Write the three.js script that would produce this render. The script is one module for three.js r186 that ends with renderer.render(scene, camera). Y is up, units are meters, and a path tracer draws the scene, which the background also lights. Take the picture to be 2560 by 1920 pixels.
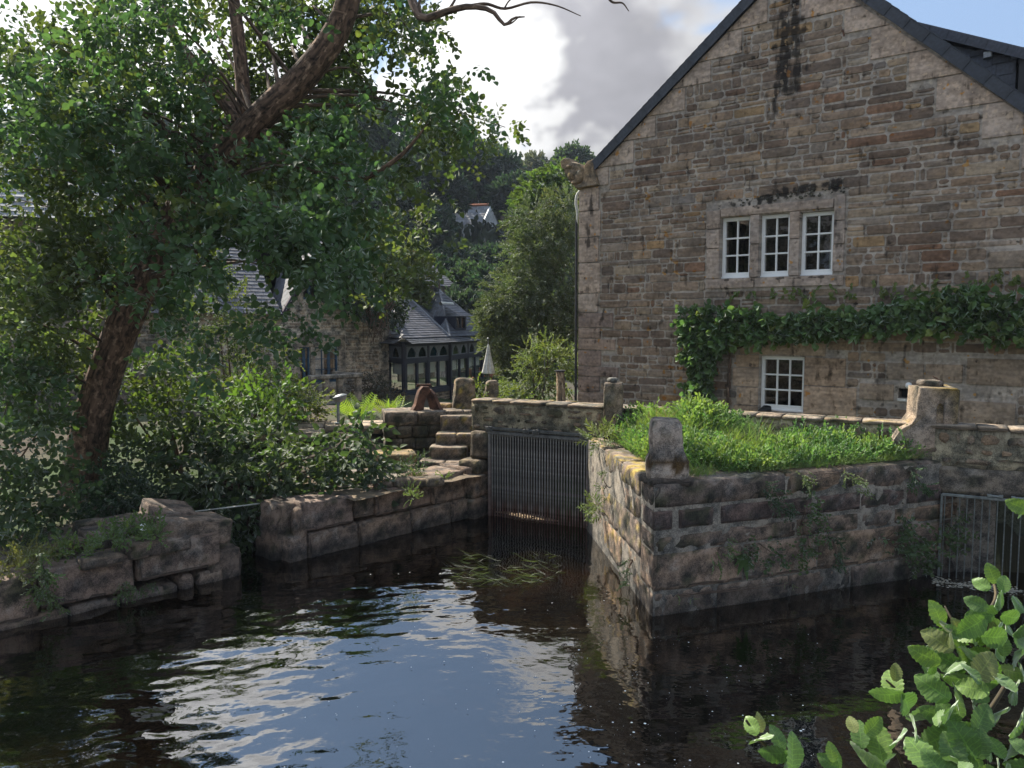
import * as THREE from 'three';
import { mergeGeometries } from 'three/addons/utils/BufferGeometryUtils.js';

// ---------------------------------------------------------------- camera, sky, sun, exposure
const EYE = 3.6;                                   // height of the eye above the water, metres
const TILT = -4.503 * Math.PI / 180;
const SUN_AZ = -46, SUN_EL = 44;                   // degrees: left of the view axis, above the horizon
const SKY_GAIN = 0.93, SUN_POWER = 5, EXPOSURE = 2.05;

const scene = new THREE.Scene();
const camera = new THREE.PerspectiveCamera(52.0, 1024 / 768, 0.05, 900);
camera.position.set(0, EYE, 0);
camera.rotation.set(TILT, 0, 0);
scene.add(camera);
const renderer = new THREE.WebGLRenderer({ antialias: true });
renderer.setSize(1024, 768);
renderer.toneMapping = THREE.LinearToneMapping;
renderer.toneMappingExposure = EXPOSURE;
renderer.shadowMap.enabled = true;

const rad = (d) => d * Math.PI / 180;
const clamp = (x, a = 0, b = 1) => Math.min(b, Math.max(a, x));
const sstep = (a, b, x) => { const t = clamp((x - a) / (b - a)); return t * t * (3 - 2 * t); };
const mix = (a, b, t) => a + (b - a) * t;
function rng(seed) { let s = seed >>> 0; return () => { s = (s + 0x6d2b79f5) >>> 0; let t = Math.imul(s ^ (s >>> 15), 1 | s); t = (t + Math.imul(t ^ (t >>> 7), 61 | t)) ^ t; return ((t ^ (t >>> 14)) >>> 0) / 4294967296; }; }
function h3(x, y, z) { let h = (Math.imul(x, 374761393) + Math.imul(y, 668265263) + Math.imul(z, 2147483647 - 1274126177)) | 0; h = Math.imul(h ^ (h >>> 13), 1274126177); h = Math.imul(h ^ (h >>> 16), 2246822519); return ((h ^ (h >>> 15)) >>> 0) / 4294967296; }
function vn(x, y, z = 0) {                          // value noise 0..1
  const xi = Math.floor(x), yi = Math.floor(y), zi = Math.floor(z); let fx = x - xi, fy = y - yi, fz = z - zi;
  fx = fx * fx * (3 - 2 * fx); fy = fy * fy * (3 - 2 * fy); fz = fz * fz * (3 - 2 * fz);
  const l = (a, b, t) => a + (b - a) * t, q = (k) => l(l(h3(xi, yi, k), h3(xi + 1, yi, k), fx), l(h3(xi, yi + 1, k), h3(xi + 1, yi + 1, k), fx), fy);
  return l(q(zi), q(zi + 1), fz);
}
function fbm(x, y, z = 0, o = 4, g = 0.5) { let s = 0, a = 1, n = 0; for (let i = 0; i < o; i++) { s += a * vn(x, y, z + i * 17.3); n += a; a *= g; x = x * 2.03 + 5.1; y = y * 2.03 + 1.7; z = z * 2.03; } return s / n; }
function pn(x, y, per, s = 0) {                     // value noise that repeats every `per`
  const xi = Math.floor(x), yi = Math.floor(y); let fx = x - xi, fy = y - yi; fx = fx * fx * (3 - 2 * fx); fy = fy * fy * (3 - 2 * fy);
  const w = (k) => ((k % per) + per) % per, a = w(xi), b = w(xi + 1), c = w(yi), d = w(yi + 1);
  return (h3(a, c, s) * (1 - fx) + h3(b, c, s) * fx) * (1 - fy) + (h3(a, d, s) * (1 - fx) + h3(b, d, s) * fx) * fy;
}
function pfbm(u, v, per, o = 4, s = 0, g = 0.5) { let r = 0, a = 1, n = 0; for (let i = 0; i < o; i++) { r += a * pn(u * per, v * per, per, s + i * 31); n += a; a *= g; per *= 2; } return r / n; }

{ // sky: bright broken cloud before the sun, blue gaps to the right and above; the same broken sky goes on all round
  const W = 1536, H = 768, d = new Float32Array(W * H * 4);
  const G = (az, el, a, e, sa, se) => Math.exp(-((az - a) ** 2) / (2 * sa * sa) - ((el - e) ** 2) / (2 * se * se));
  for (let j = 0; j < H; j++) for (let i = 0; i < W; i++) {
    const el = ((j + 0.5) / H - 0.5) * 180, th = ((i + 0.5) / W - 0.5) * 2 * Math.PI, o = (j * W + i) * 4;
    if (el < -2) { d[o] = 0.28; d[o + 1] = 0.27; d[o + 2] = 0.25; d[o + 3] = 1; continue; }
    const x = Math.cos(rad(el)) * Math.cos(th), z = Math.cos(rad(el)) * Math.sin(th), y = Math.sin(rad(el));
    const az = Math.atan2(x, -z) * 180 / Math.PI;
    const k = 1 / (Math.max(y, 0) + 0.28), cx = (x * 0.83 - z * 0.56) * k, cz = (x * 0.56 + z * 0.83) * k;   // cloud layer seen in perspective
    const w1 = fbm(cx * 2.1 + 3, cz * 2.1, 4.2, 3), w2 = fbm(cx * 2.6 + 40, cz * 2.6, 8.8, 3), n = fbm(cx * 3.0 + w1 * 1.7, cz * 3.0 + w2 * 1.7, 1.3, 7, 0.56), n2 = fbm(cx * 7 + 11 + w1, cz * 7 + w2 * 2, 7.7, 5, 0.58), n3 = fbm(cx * 19, cz * 19 + w1 * 3, 2.2, 4, 0.6);
    const wz = az + 15 * (w1 - 0.5) + 14 * (n2 - 0.5) + 7 * (n3 - 0.5), we = el + 8 * (w2 - 0.5) + 5 * (n2 - 0.5) + 4 * (n3 - 0.5);          // billows break every edge
    let cover = n + 0.16 * (n2 - 0.5) + 0.08 * (n3 - 0.5);
    cover += 0.26 * G(wz, we, 4, 13, 10, 7) + 0.26 * G(wz, we, 13, 15, 8, 7) + 0.18 * G(wz, we, -24, 17, 14, 10);
    cover -= 0.34 * G(wz, we, -7.4, 19.5, 2.6, 2.6) + 0.14 * G(wz, we, 8, 9.5, 4, 1.8) + 0.45 * G(az, el, 31, 22, 12, 11) + 0.06 * G(wz, we, -4, 29, 12, 6.5);
    const c = sstep(0.47, 0.60, cover);
    const up = clamp(el / 60), hz = Math.exp(-Math.max(el, 0) / 9);
    const blue = [mix(0.17, 0.22, up) + 0.16 * hz, mix(0.265, 0.32, up) + 0.14 * hz, mix(0.44, 0.48, up) + 0.06 * hz];
    const sx = Math.cos(rad(SUN_EL)) * Math.sin(rad(SUN_AZ)), sy = Math.sin(rad(SUN_EL)), sz = -Math.cos(rad(SUN_EL)) * Math.cos(rad(SUN_AZ));
    const ca = x * sx + y * sy + z * sz, glow = Math.exp(-(1 - ca) * 5.5);
    // thick parts of the cloud are grey beneath, thin edges bright
    let thick = sstep(0.62, 0.9, cover + 0.5 * (n2 - 0.5)) * 0.55;
    thick = clamp(thick + 0.9 * G(wz, we, 5.0, 14.2, 3.8, 2.6) + 0.7 * G(wz, we, 10, 17.6, 5, 2.8) + 0.45 * G(wz, we, 9, 21, 4, 2.2) + 0.35 * G(wz, we, 9, 11.5, 4, 2) - 1.0 * G(wz, we, -0.9, 18.2, 2.8, 3.2) - 0.7 * G(wz, we, -2, 13, 3, 3.5) + 0.6 * (n3 - 0.5) * c);
    const bright = (0.34 + 1.25 * glow) * (0.78 + 0.34 * n2 + 0.26 * n3), grey = (0.18 + 0.45 * glow) * (0.72 + 0.5 * n2 + 0.2 * n3);
    const cl = [mix(bright, grey * 1.0, thick), mix(bright, grey * 1.0, thick), mix(bright * 1.0, grey * 1.08, thick)];
    for (let q = 0; q < 3; q++) d[o + q] = SKY_GAIN * mix(blue[q] * (0.95 + 1.0 * glow), cl[q], c);
    d[o + 3] = 1;
  }
  const t = new THREE.DataTexture(d, W, H, THREE.RGBAFormat, THREE.FloatType);
  t.mapping = THREE.EquirectangularReflectionMapping; t.magFilter = THREE.LinearFilter; t.minFilter = THREE.LinearFilter; t.wrapS = THREE.RepeatWrapping; t.needsUpdate = true;
  scene.background = t; scene.environment = t;
}
const sun = new THREE.DirectionalLight(new THREE.Color(1, 0.93, 0.8), SUN_POWER);
sun.position.set(Math.cos(rad(SUN_EL)) * Math.sin(rad(SUN_AZ)), Math.sin(rad(SUN_EL)), -Math.cos(rad(SUN_EL)) * Math.cos(rad(SUN_AZ))).multiplyScalar(80).add(new THREE.Vector3(0, 0, -14));
sun.target.position.set(0, 0, -14); scene.add(sun, sun.target);
sun.castShadow = true; sun.shadow.mapSize.set(4096, 4096); sun.shadow.radius = 1;
Object.assign(sun.shadow.camera, { left: -35, right: 35, top: 35, bottom: -35, near: 1, far: 200 });
scene.fog = new THREE.FogExp2(new THREE.Color(0.62, 0.70, 0.84), 0.00035);

// ---------------------------------------------------------------- helpers
const V = (x, y, z) => new THREE.Vector3(x, y, z);
const _c = Math.cos(TILT), _s = Math.sin(TILT), FPX = 960 / Math.tan(rad(26));
const ray = (px, py) => { const x = (px - 1280) / FPX, y = -(py - 960) / FPX; return V(x, y * _c + _s, y * _s - _c); };
const at = (px, py, depth) => { const r = ray(px, py); return r.multiplyScalar(depth / -r.z).add(V(0, EYE, 0)); };    // measured in the photograph (2560 x 1920), at a depth
const onY = (px, py, y) => { const r = ray(px, py); return r.multiplyScalar((y - EYE) / r.y).add(V(0, EYE, 0)); };      // ... on a level plane

const used = new Map();
function numbered(name) { const n = used.get(name) ?? 0; used.set(name, n + 1); return n ? name + '_' + String(n).padStart(3, '0') : name; }
function tag(o, label, category, group, kind) { if (label) o.userData.label = label; if (category) o.userData.category = category; if (group) o.userData.group = group; if (kind) o.userData.kind = kind; return o; }
function thing(name, label, category, pos = V(0, 0, 0), group) {
  const g = new THREE.Group(); g.name = numbered(name); g.position.copy(pos); g.userData.base = undefined; delete g.userData.base; scene.add(g); g.__base = pos.clone();
  return tag(g, label, category, group);
}
const baseOf = (o) => { while (o && !o.__base) o = o.parent; return o ? o.__base : V(0, 0, 0); };
// a part whose geometry is given in world metres
function part(parent, name, geo, mat, kind) {
  const b = baseOf(parent); if (!parent.__local) geo = geo.translate(-b.x, -b.y, -b.z);
  const m = new THREE.Mesh(geo, mat); m.name = name; m.castShadow = m.receiveShadow = true; if (parent.__local) m.__local = true; parent.add(m); if (kind) m.userData.kind = kind; return m;
}
// a part that shares a geometry, placed
function put(parent, name, geo, mat, pos, rot, scl) { const b = baseOf(parent); const m = new THREE.Mesh(geo, mat); m.name = name; m.castShadow = m.receiveShadow = true; m.position.copy(parent.__local ? pos : pos.clone().sub(b)); if (rot) m.rotation.set(...rot); if (scl) m.scale.set(...scl); if (parent.__local) m.__local = true; parent.add(m); return m; }
function single(name, geo, mat, label, category, kind, group) {     // a thing of one mesh, or a piece of the setting
  geo.computeBoundingBox(); const c = geo.boundingBox.getCenter(V(0, 0, 0)); c.y = geo.boundingBox.min.y; geo.translate(-c.x, -c.y, -c.z);
  const m = new THREE.Mesh(geo, mat); m.name = numbered(name); m.position.copy(c); m.castShadow = m.receiveShadow = true; scene.add(m); m.__base = c.clone(); return tag(m, label, category, group, kind);
}
const merge = (l) => mergeGeometries(l.map((g) => { const q = g.index ? g.toNonIndexed() : g; for (const k of Object.keys(q.attributes)) if (!['position', 'normal', 'uv', 'color'].includes(k)) q.deleteAttribute(k); return q; }), false);
const col = (r, g, b) => new THREE.Color().setRGB(r, g, b);
function tint(geo, c) {                              // c: a colour, or (position, normal) -> [r, g, b]
  const p = geo.attributes.position, n = geo.attributes.normal, a = new Float32Array(p.count * 3);
  for (let i = 0; i < p.count; i++) { const v = typeof c === 'function' ? c(p.getX(i), p.getY(i), p.getZ(i), n.getX(i), n.getY(i), n.getZ(i)) : c; a[i * 3] = v[0]; a[i * 3 + 1] = v[1]; a[i * 3 + 2] = v[2]; }
  geo.setAttribute('color', new THREE.BufferAttribute(a, 3)); return geo;
}
function smooth(geo) {                               // one normal per place, whatever the uv seams
  geo.computeVertexNormals(); const p = geo.attributes.position, n = geo.attributes.normal, m = new Map(), key = (i) => Math.round(p.getX(i) * 4000) + '_' + Math.round(p.getY(i) * 4000) + '_' + Math.round(p.getZ(i) * 4000);
  for (let i = 0; i < p.count; i++) { const k = key(i); if (!m.has(k)) m.set(k, [0, 0, 0]); const s = m.get(k); s[0] += n.getX(i); s[1] += n.getY(i); s[2] += n.getZ(i); }
  for (let i = 0; i < p.count; i++) { const s = m.get(key(i)), l = Math.hypot(...s) || 1; n.setXYZ(i, s[0] / l, s[1] / l, s[2] / l); }
  return geo;
}
function boxUV(geo) {                                // uv in metres, by the way each vertex faces
  const p = geo.attributes.position, n = geo.attributes.normal, u = new Float32Array(p.count * 2);
  for (let i = 0; i < p.count; i++) { const ax = Math.abs(n.getX(i)), ay = Math.abs(n.getY(i)), az = Math.abs(n.getZ(i)); const x = p.getX(i), y = p.getY(i), z = p.getZ(i); if (ay > ax && ay > az) { u[i * 2] = x; u[i * 2 + 1] = z; } else if (ax > az) { u[i * 2] = z; u[i * 2 + 1] = y; } else { u[i * 2] = x; u[i * 2 + 1] = y; } }
  geo.setAttribute('uv', new THREE.BufferAttribute(u, 2)); return geo;
}
// a weathered block w x h x d about its centre, worn edges, uneven faces
function block(w, h, d, seed, { amp = 0.012, round = 0.03, cell = 0.09, skew = 0 } = {}) {
  const sx = Math.min(20, Math.max(2, Math.round(w / cell))), sy = Math.min(12, Math.max(2, Math.round(h / cell))), sz = Math.min(9, Math.max(2, Math.round(d / cell)));
  const g = new THREE.BoxGeometry(w, h, d, sx, sy, sz), p = g.attributes.position, r = rng(seed), s1 = r() * 90, k = [r() - 0.5, r() - 0.5, r() - 0.5, r() - 0.5];
  for (let i = 0; i < p.count; i++) {
    let x = p.getX(i), y = p.getY(i), z = p.getZ(i); const nx = x, ny = y, nz = z;
    const q = Math.min(round * (0.7 + 0.8 * vn(x * 3 + s1, y * 3, z * 3)), w / 2.2, h / 2.2, d / 2.2), cx = clamp(x, -w / 2 + q, w / 2 - q), cy = clamp(y, -h / 2 + q, h / 2 - q), cz = clamp(z, -d / 2 + q, d / 2 - q), dx = x - cx, dy = y - cy, dz = z - cz, l = Math.hypot(dx, dy, dz);
    if (l > q) { x = cx + dx / l * q; y = cy + dy / l * q; z = cz + dz / l * q; }
    const f = (a, b, c) => (fbm(nx * 5 + s1 + a, ny * 5 + b, nz * 5 + c, 3) - 0.5) * 2 + (vn(nx * 16 + s1, ny * 16 + a, nz * 16 + c) - 0.5) * 0.9 + (vn(nx * 34 + s1, ny * 34 + a, nz * 34 + c) - 0.5) * 0.45;
    x += amp * f(0, 3, 1) + skew * k[0] * ny; y += amp * 0.7 * f(9, 1, 4) + skew * k[1] * nx; z += amp * f(5, 7, 2) + skew * k[2] * nx;
    p.setXYZ(i, x, y, z);
  }
  smooth(g); return boxUV(g);
}
// turn + place a geometry: yaw about y, then translate
const set = (g, pos, yaw = 0, pitch = 0, roll = 0) => g.applyMatrix4(new THREE.Matrix4().compose(pos, new THREE.Quaternion().setFromEuler(new THREE.Euler(pitch, yaw, roll, 'YXZ')), V(1, 1, 1)));
const box = (w, h, d, x = 0, y = 0, z = 0) => boxUV(new THREE.BoxGeometry(w, h, d)).translate(x, y, z);
// bevelled bar
function bar(w, h, d, b = 0.006) { const s = new THREE.Shape(); const x = w / 2 - b, y = h / 2 - b; s.moveTo(-x, -y); s.lineTo(x, -y); s.lineTo(x, y); s.lineTo(-x, y); s.closePath(); return boxUV(new THREE.ExtrudeGeometry(s, { depth: d - 2 * b, bevelEnabled: true, bevelSize: b, bevelThickness: b, bevelSegments: 1, steps: 1 }).translate(0, 0, -d / 2 + b)); }
// tapering tube through points
function limb(pts, radii, { seg = 24, sides = 10, lump = 0, seed = 1, cap = true } = {}) {
  const cv = new THREE.CatmullRomCurve3(pts), pos = [], uv = [], idx = []; let up = V(0.31, 0.2, 0.93).normalize(), len = 0, prev = null;
  for (let i = 0; i <= seg; i++) {
    const t = i / seg, c = cv.getPoint(t), tg = cv.getTangent(t); if (prev) len += c.distanceTo(prev); prev = c;
    const a = up.clone().sub(tg.clone().multiplyScalar(up.dot(tg))).normalize(), b = tg.clone().cross(a); up = a;
    const f = t * (radii.length - 1), k = Math.min(radii.length - 2, Math.floor(f)), r0 = mix(radii[k], radii[k + 1], f - k);
    for (let s = 0; s <= sides; s++) { const th = s / sides * Math.PI * 2, th2 = (s % sides) / sides * Math.PI * 2, r = r0 * (1 + lump * (fbm(Math.cos(th2) * 1.6 + seed, Math.sin(th2) * 1.6, len * 1.4, 3) - 0.5) * 2); pos.push(c.x + (a.x * Math.cos(th) + b.x * Math.sin(th)) * r, c.y + (a.y * Math.cos(th) + b.y * Math.sin(th)) * r, c.z + (a.z * Math.cos(th) + b.z * Math.sin(th)) * r); uv.push(s / sides * Math.max(1, Math.round(r0 * 2 * Math.PI / 0.5 + 0.3)) * 0.5, len); }
  }
  const n = sides + 1; for (let i = 0; i < seg; i++) for (let s = 0; s < sides; s++) { const a = i * n + s, b = a + n; idx.push(a, a + 1, b, a + 1, b + 1, b); }
  if (cap) { const q = seg * n; const c = cv.getPoint(1); pos.push(c.x, c.y, c.z); uv.push(0, len); for (let s = 0; s < sides; s++) idx.push(q + s, q + s + 1, pos.length / 3 - 1); }
  const g = new THREE.BufferGeometry(); g.setAttribute('position', new THREE.Float32BufferAttribute(pos, 3)); g.setAttribute('uv', new THREE.Float32BufferAttribute(uv, 2)); g.setIndex(idx); return smooth(g);
}
// a stone of a wall: outline in the XY plane (local), standing out from z0 to z1, its face uneven; 24-40 triangles
function wallStone(pts, z0, z1, r, bev = 0.012) {
  const n = pts.length, pos = []; let cx = 0, cy = 0; for (const p of pts) { cx += p[0] / n; cy += p[1] / n; }
  const inn = pts.map((p) => { const dx = cx - p[0], dy = cy - p[1], l = Math.hypot(dx, dy) || 1, b = bev * (0.7 + 0.8 * r()); return [p[0] + dx / l * b * 1.3, p[1] + Math.sign(dy) * Math.min(Math.abs(dy) * 0.6, b), z1 + (r() - 0.5) * 0.010]; });
  const c = [cx + (r() - 0.5) * 0.04, cy + (r() - 0.5) * 0.03, z1 + r() * 0.012];
  const tri = (a, b, d) => pos.push(...a, ...b, ...d);
  for (let i = 0; i < n; i++) { const j = (i + 1) % n, a = [...pts[i], z0], b = [...pts[j], z0]; tri(a, b, inn[j]); tri(a, inn[j], inn[i]); tri(inn[i], inn[j], c); }
  const g = new THREE.BufferGeometry(); g.setAttribute('position', new THREE.Float32BufferAttribute(pos, 3)); g.computeVertexNormals();
  const uv = new Float32Array(pos.length / 3 * 2); for (let i = 0; i < pos.length / 3; i++) { uv[i * 2] = pos[i * 3]; uv[i * 2 + 1] = pos[i * 3 + 1]; }
  g.setAttribute('uv', new THREE.BufferAttribute(uv, 2)); return g;
}
function jag(x0, x1, y0, y1, r, j = 0.012, cut = 0.02) {  // an irregular rectangle, counter-clockwise
  const w = x1 - x0, h = y1 - y0, k = () => (r() - 0.5) * 2 * j, c = () => Math.min(cut * (0.4 + r()), w * 0.3, h * 0.3);
  const o = []; const a = c(), b = c(), d = c(), e = c();
  o.push([x0 + a, y0 + k() * 0.5], [(x0 + x1) / 2 + k() * 3, y0 + k()], [x1 - b, y0 + k() * 0.5], [x1 + k() * 0.4, y0 + b], [x1 + k() * 0.5, y1 - d], [x1 - d, y1 + k() * 0.5]);
  if (w > 0.3) o.push([x0 + w * (0.35 + 0.3 * r()), y1 + k()]);
  o.push([x0 + e, y1 + k() * 0.5], [x0 + k() * 0.4, y1 - e], [x0 + k() * 0.5, y0 + a]); return o;
}
// rubble laid in uneven courses: list of rectangles
function courses({ y0, y1, left, right, holes = [], hmin = 0.1, hmax = 0.2, wmin = 0.14, wmax = 0.6, gap = 0.016, seed = 1, sizeAt }) {
  const r = rng(seed), out = []; let y = y0;
  while (y < y1 - 0.04) {
    const k = sizeAt ? sizeAt(y) : 1; let h = Math.min(mix(hmin, hmax, r()) * k, y1 - y); if (y1 - y - h < hmin * 0.6) h = y1 - y;
    const ya = y + gap / 2, yb = y + h - gap / 2, L = Math.max(left(ya), left(yb)), R = Math.min(right(ya), right(yb));
    let cuts = holes.filter((q) => q[2] < yb && q[3] > ya).map((q) => [q[0], q[1]]).sort((a, b) => a[0] - b[0]), spans = [], x = L;
    for (const [a, b] of cuts) { if (a > x) spans.push([x, Math.min(a, R)]); x = Math.max(x, b); } if (x < R) spans.push([x, R]);
    for (const [a, b] of spans) {
      let q = a;
      while (q < b - 0.03) {
        let w = (r() < 0.16 ? mix(0.06, 0.13, r()) : mix(wmin, wmax, r() ** 1.4)) * k; if (b - q - w < wmin * 0.6) w = b - q; w = Math.min(w, b - q);
        if (h > 0.135 * k && w < 0.42 * k && r() < 0.3) { const m = mix(0.38, 0.62, r()) * h; out.push([q + gap / 2, q + w - gap / 2, ya, y + m - gap / 2], [q + gap / 2, q + w - gap / 2, y + m + gap / 2, yb]); }
        else out.push([q + gap / 2, q + w - gap / 2, ya + (r() - 0.5) * 0.01, yb + (r() - 0.5) * 0.01]);
        q += w;
      }
    }
    y += h;
  }
  return out.filter((q) => q[1] - q[0] > 0.03 && q[3] - q[2] > 0.03);
}
// stones as parts, the largest 300 singly, the rest joined
function layStones(parent, list, mat, { most = 300, score = (s) => s.area } = {}) {
  list.sort((a, b) => score(b) - score(a)); const rest = [];
  list.forEach((s, i) => { if (i < most) part(parent, 'stone', s.geo, mat); else rest.push(s.geo); });
  if (rest.length) part(parent, 'small_stones', merge(rest), mat, 'stuff');
}

// ---------------------------------------------------------------- textures and materials
function tex(w, h, f, { srgb = true, rep = [1, 1], wrap = true } = {}) {
  const d = new Uint8Array(w * h * 4);
  for (let j = 0; j < h; j++) for (let i = 0; i < w; i++) { const c = f(i / w, j / h), o = (j * w + i) * 4; for (let k = 0; k < 3; k++) d[o + k] = clamp(Array.isArray(c) ? c[k] : c) * 255; d[o + 3] = 255; }
  const t = new THREE.DataTexture(d, w, h); t.colorSpace = srgb ? THREE.SRGBColorSpace : THREE.NoColorSpace; t.wrapS = t.wrapT = wrap ? THREE.RepeatWrapping : THREE.ClampToEdgeWrapping; t.magFilter = THREE.LinearFilter; t.minFilter = THREE.LinearMipmapLinearFilter; t.repeat.set(...rep); t.needsUpdate = true; return t;
}
// granite grain, 1.6 m to a tile: neutral speckle that multiplies the stone's own colour
const granite = tex(1024, 1024, (u, v) => { const f = pfbm(u, v, 160, 2, 3), c = pfbm(u, v, 9, 5, 7), q = pn(u * 220, v * 220, 220, 5), b = pfbm(u, v, 26, 3, 12); let k = 0.80 + 0.42 * (f - 0.5) + 0.80 * (c - 0.5) + 0.50 * (b - 0.5); if (q > 0.86) k -= 0.24; if (q < 0.10) k += 0.16; const t = c - 0.5; return [k + 0.07 * t, k, k - 0.07 * t]; }, { rep: [1 / 1.6, 1 / 1.6] });
const graniteBump = tex(1024, 1024, (u, v) => 0.5 + 0.9 * (pfbm(u, v, 12, 6, 21, 0.6) - 0.5) + 0.25 * (pn(u * 200, v * 200, 200, 9) - 0.5), { srgb: false, rep: [1 / 1.6, 1 / 1.6] });
const grain = tex(512, 512, (u, v) => { const k = 0.84 + 0.34 * (pfbm(u, v, 30, 4, 4) - 0.5) + 0.26 * (pfbm(u, v, 5, 4, 44) - 0.5); return k; }, { rep: [1, 1] });
const barkMap = tex(512, 512, (u, v) => { const w = pfbm(u, v, 6, 3, 2), a = pfbm(u + 0.06 * w, v * 0.25, 22, 3, 6), cr = Math.abs(pfbm(u + 0.1 * w, v * 0.5, 14, 3, 16) - 0.5) * 2, l = pfbm(u, v, 12, 4, 77); let k = 0.55 + 0.6 * (a - 0.5) - 0.16 * (1 - sstep(0.0, 0.3, cr)); const li = sstep(0.60, 0.72, l) * 0.22; return [k * 1.08 + li, k * 0.98 + li, k * 0.9 + li * 0.95]; });
const barkBump = tex(512, 512, (u, v) => { const w = pfbm(u, v, 6, 3, 2), cr = Math.abs(pfbm(u + 0.1 * w, v * 0.5, 14, 3, 16) - 0.5) * 2; return 0.25 + 0.5 * sstep(0.0, 0.25, cr) + 0.3 * (pfbm(u, v, 24, 3, 8) - 0.5); }, { srgb: false });
const waterBump = tex(1024, 1024, (u, v) => pfbm(u, v, 10, 4, 61, 0.5), { srgb: false, rep: [1 / 3.1, 1 / 2.3] });
// the gable's own weathering over 12 x 12 m (u from -6 to 6, y from 0 to 12): soot under the chimney, black moss over the lintel, lichen dots, damp streaks on the corner
const facade = tex(2048, 2048, (u, v) => {
  const x = u * 12 - 6, y = v * 12; const n = fbm(x * 3, y * 3, 1, 5), f = fbm(x * 22, y * 22, 4, 3), m = fbm(x * 9, y * 9, 8, 4), st = fbm(x * 14, y * 1.6, 3, 4), ly = fbm(x * 4, y * 24, 6, 3);
  let k = 0.86 + 0.30 * (n - 0.5) + 0.34 * (f - 0.5) + 0.26 * (ly - 0.5); let c = [k + 0.03 * (m - 0.5), k, k - 0.05 * (m - 0.5)];
  let soot = sstep(0.44, 0.72, 0.36 + 0.55 * (m - 0.5) + 0.5 * (st - 0.5) + 0.30 * Math.exp(-(((x + 0.05 + 0.12 * (n - 0.5)) / 0.30) ** 2)) * sstep(7.5, 8.3, y) * (1 - 0.35 * sstep(9.4, 10.6, y)));
  const mossLine = 6.16 + 0.16 * sstep(-1.2, 1.2, x); soot = Math.max(soot, sstep(0.47, 0.66, 0.30 + 0.9 * (m - 0.5) + 0.32 * Math.exp(-(((y - mossLine) / 0.13) ** 2)) * sstep(-1.9, -0.4, x) * (1 - sstep(1.0, 1.3, x))));
  soot = Math.max(soot, 0.8 * sstep(0.5, 0.66, 0.33 + 0.6 * (st - 0.5) + 0.35 * (m - 0.5) + 0.30 * Math.exp(-(((x + 4.75) / 0.16) ** 2)) * sstep(4.9, 5.6, y) * (1 - sstep(6.5, 6.9, y))));
  soot = Math.max(soot, 0.75 * sstep(0.55, 0.64, 0.22 + 0.7 * (m - 0.5) + 0.35 * Math.exp(-(((y - 4.5) / 0.05) ** 2)) * sstep(-1.5, -1.3, x) * (1 - sstep(1.0, 1.1, x))));
  for (let q = 0; q < 3; q++) c[q] = mix(c[q], [0.20, 0.195, 0.19][q], soot * 0.85);
  const li = sstep(0.69, 0.73, fbm(x * 13, y * 13, 33, 3)) * sstep(4.5, 7.5, y + 2 * (n - 0.5)); for (let q = 0; q < 3; q++) c[q] = mix(c[q], [1.0, 0.99, 0.95][q], li * 0.75);
  const oc = sstep(0.80, 0.815, fbm(x * 7 + 50, y * 7, 90, 3)); c[0] = mix(c[0], 0.95, oc * 0.7); c[1] = mix(c[1], 0.72, oc * 0.7); c[2] = mix(c[2], 0.35, oc * 0.7);
  return c;
}, { rep: [1 / 12, 1 / 12], wrap: true });
facade.offset.set(0.5, 0);

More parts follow.
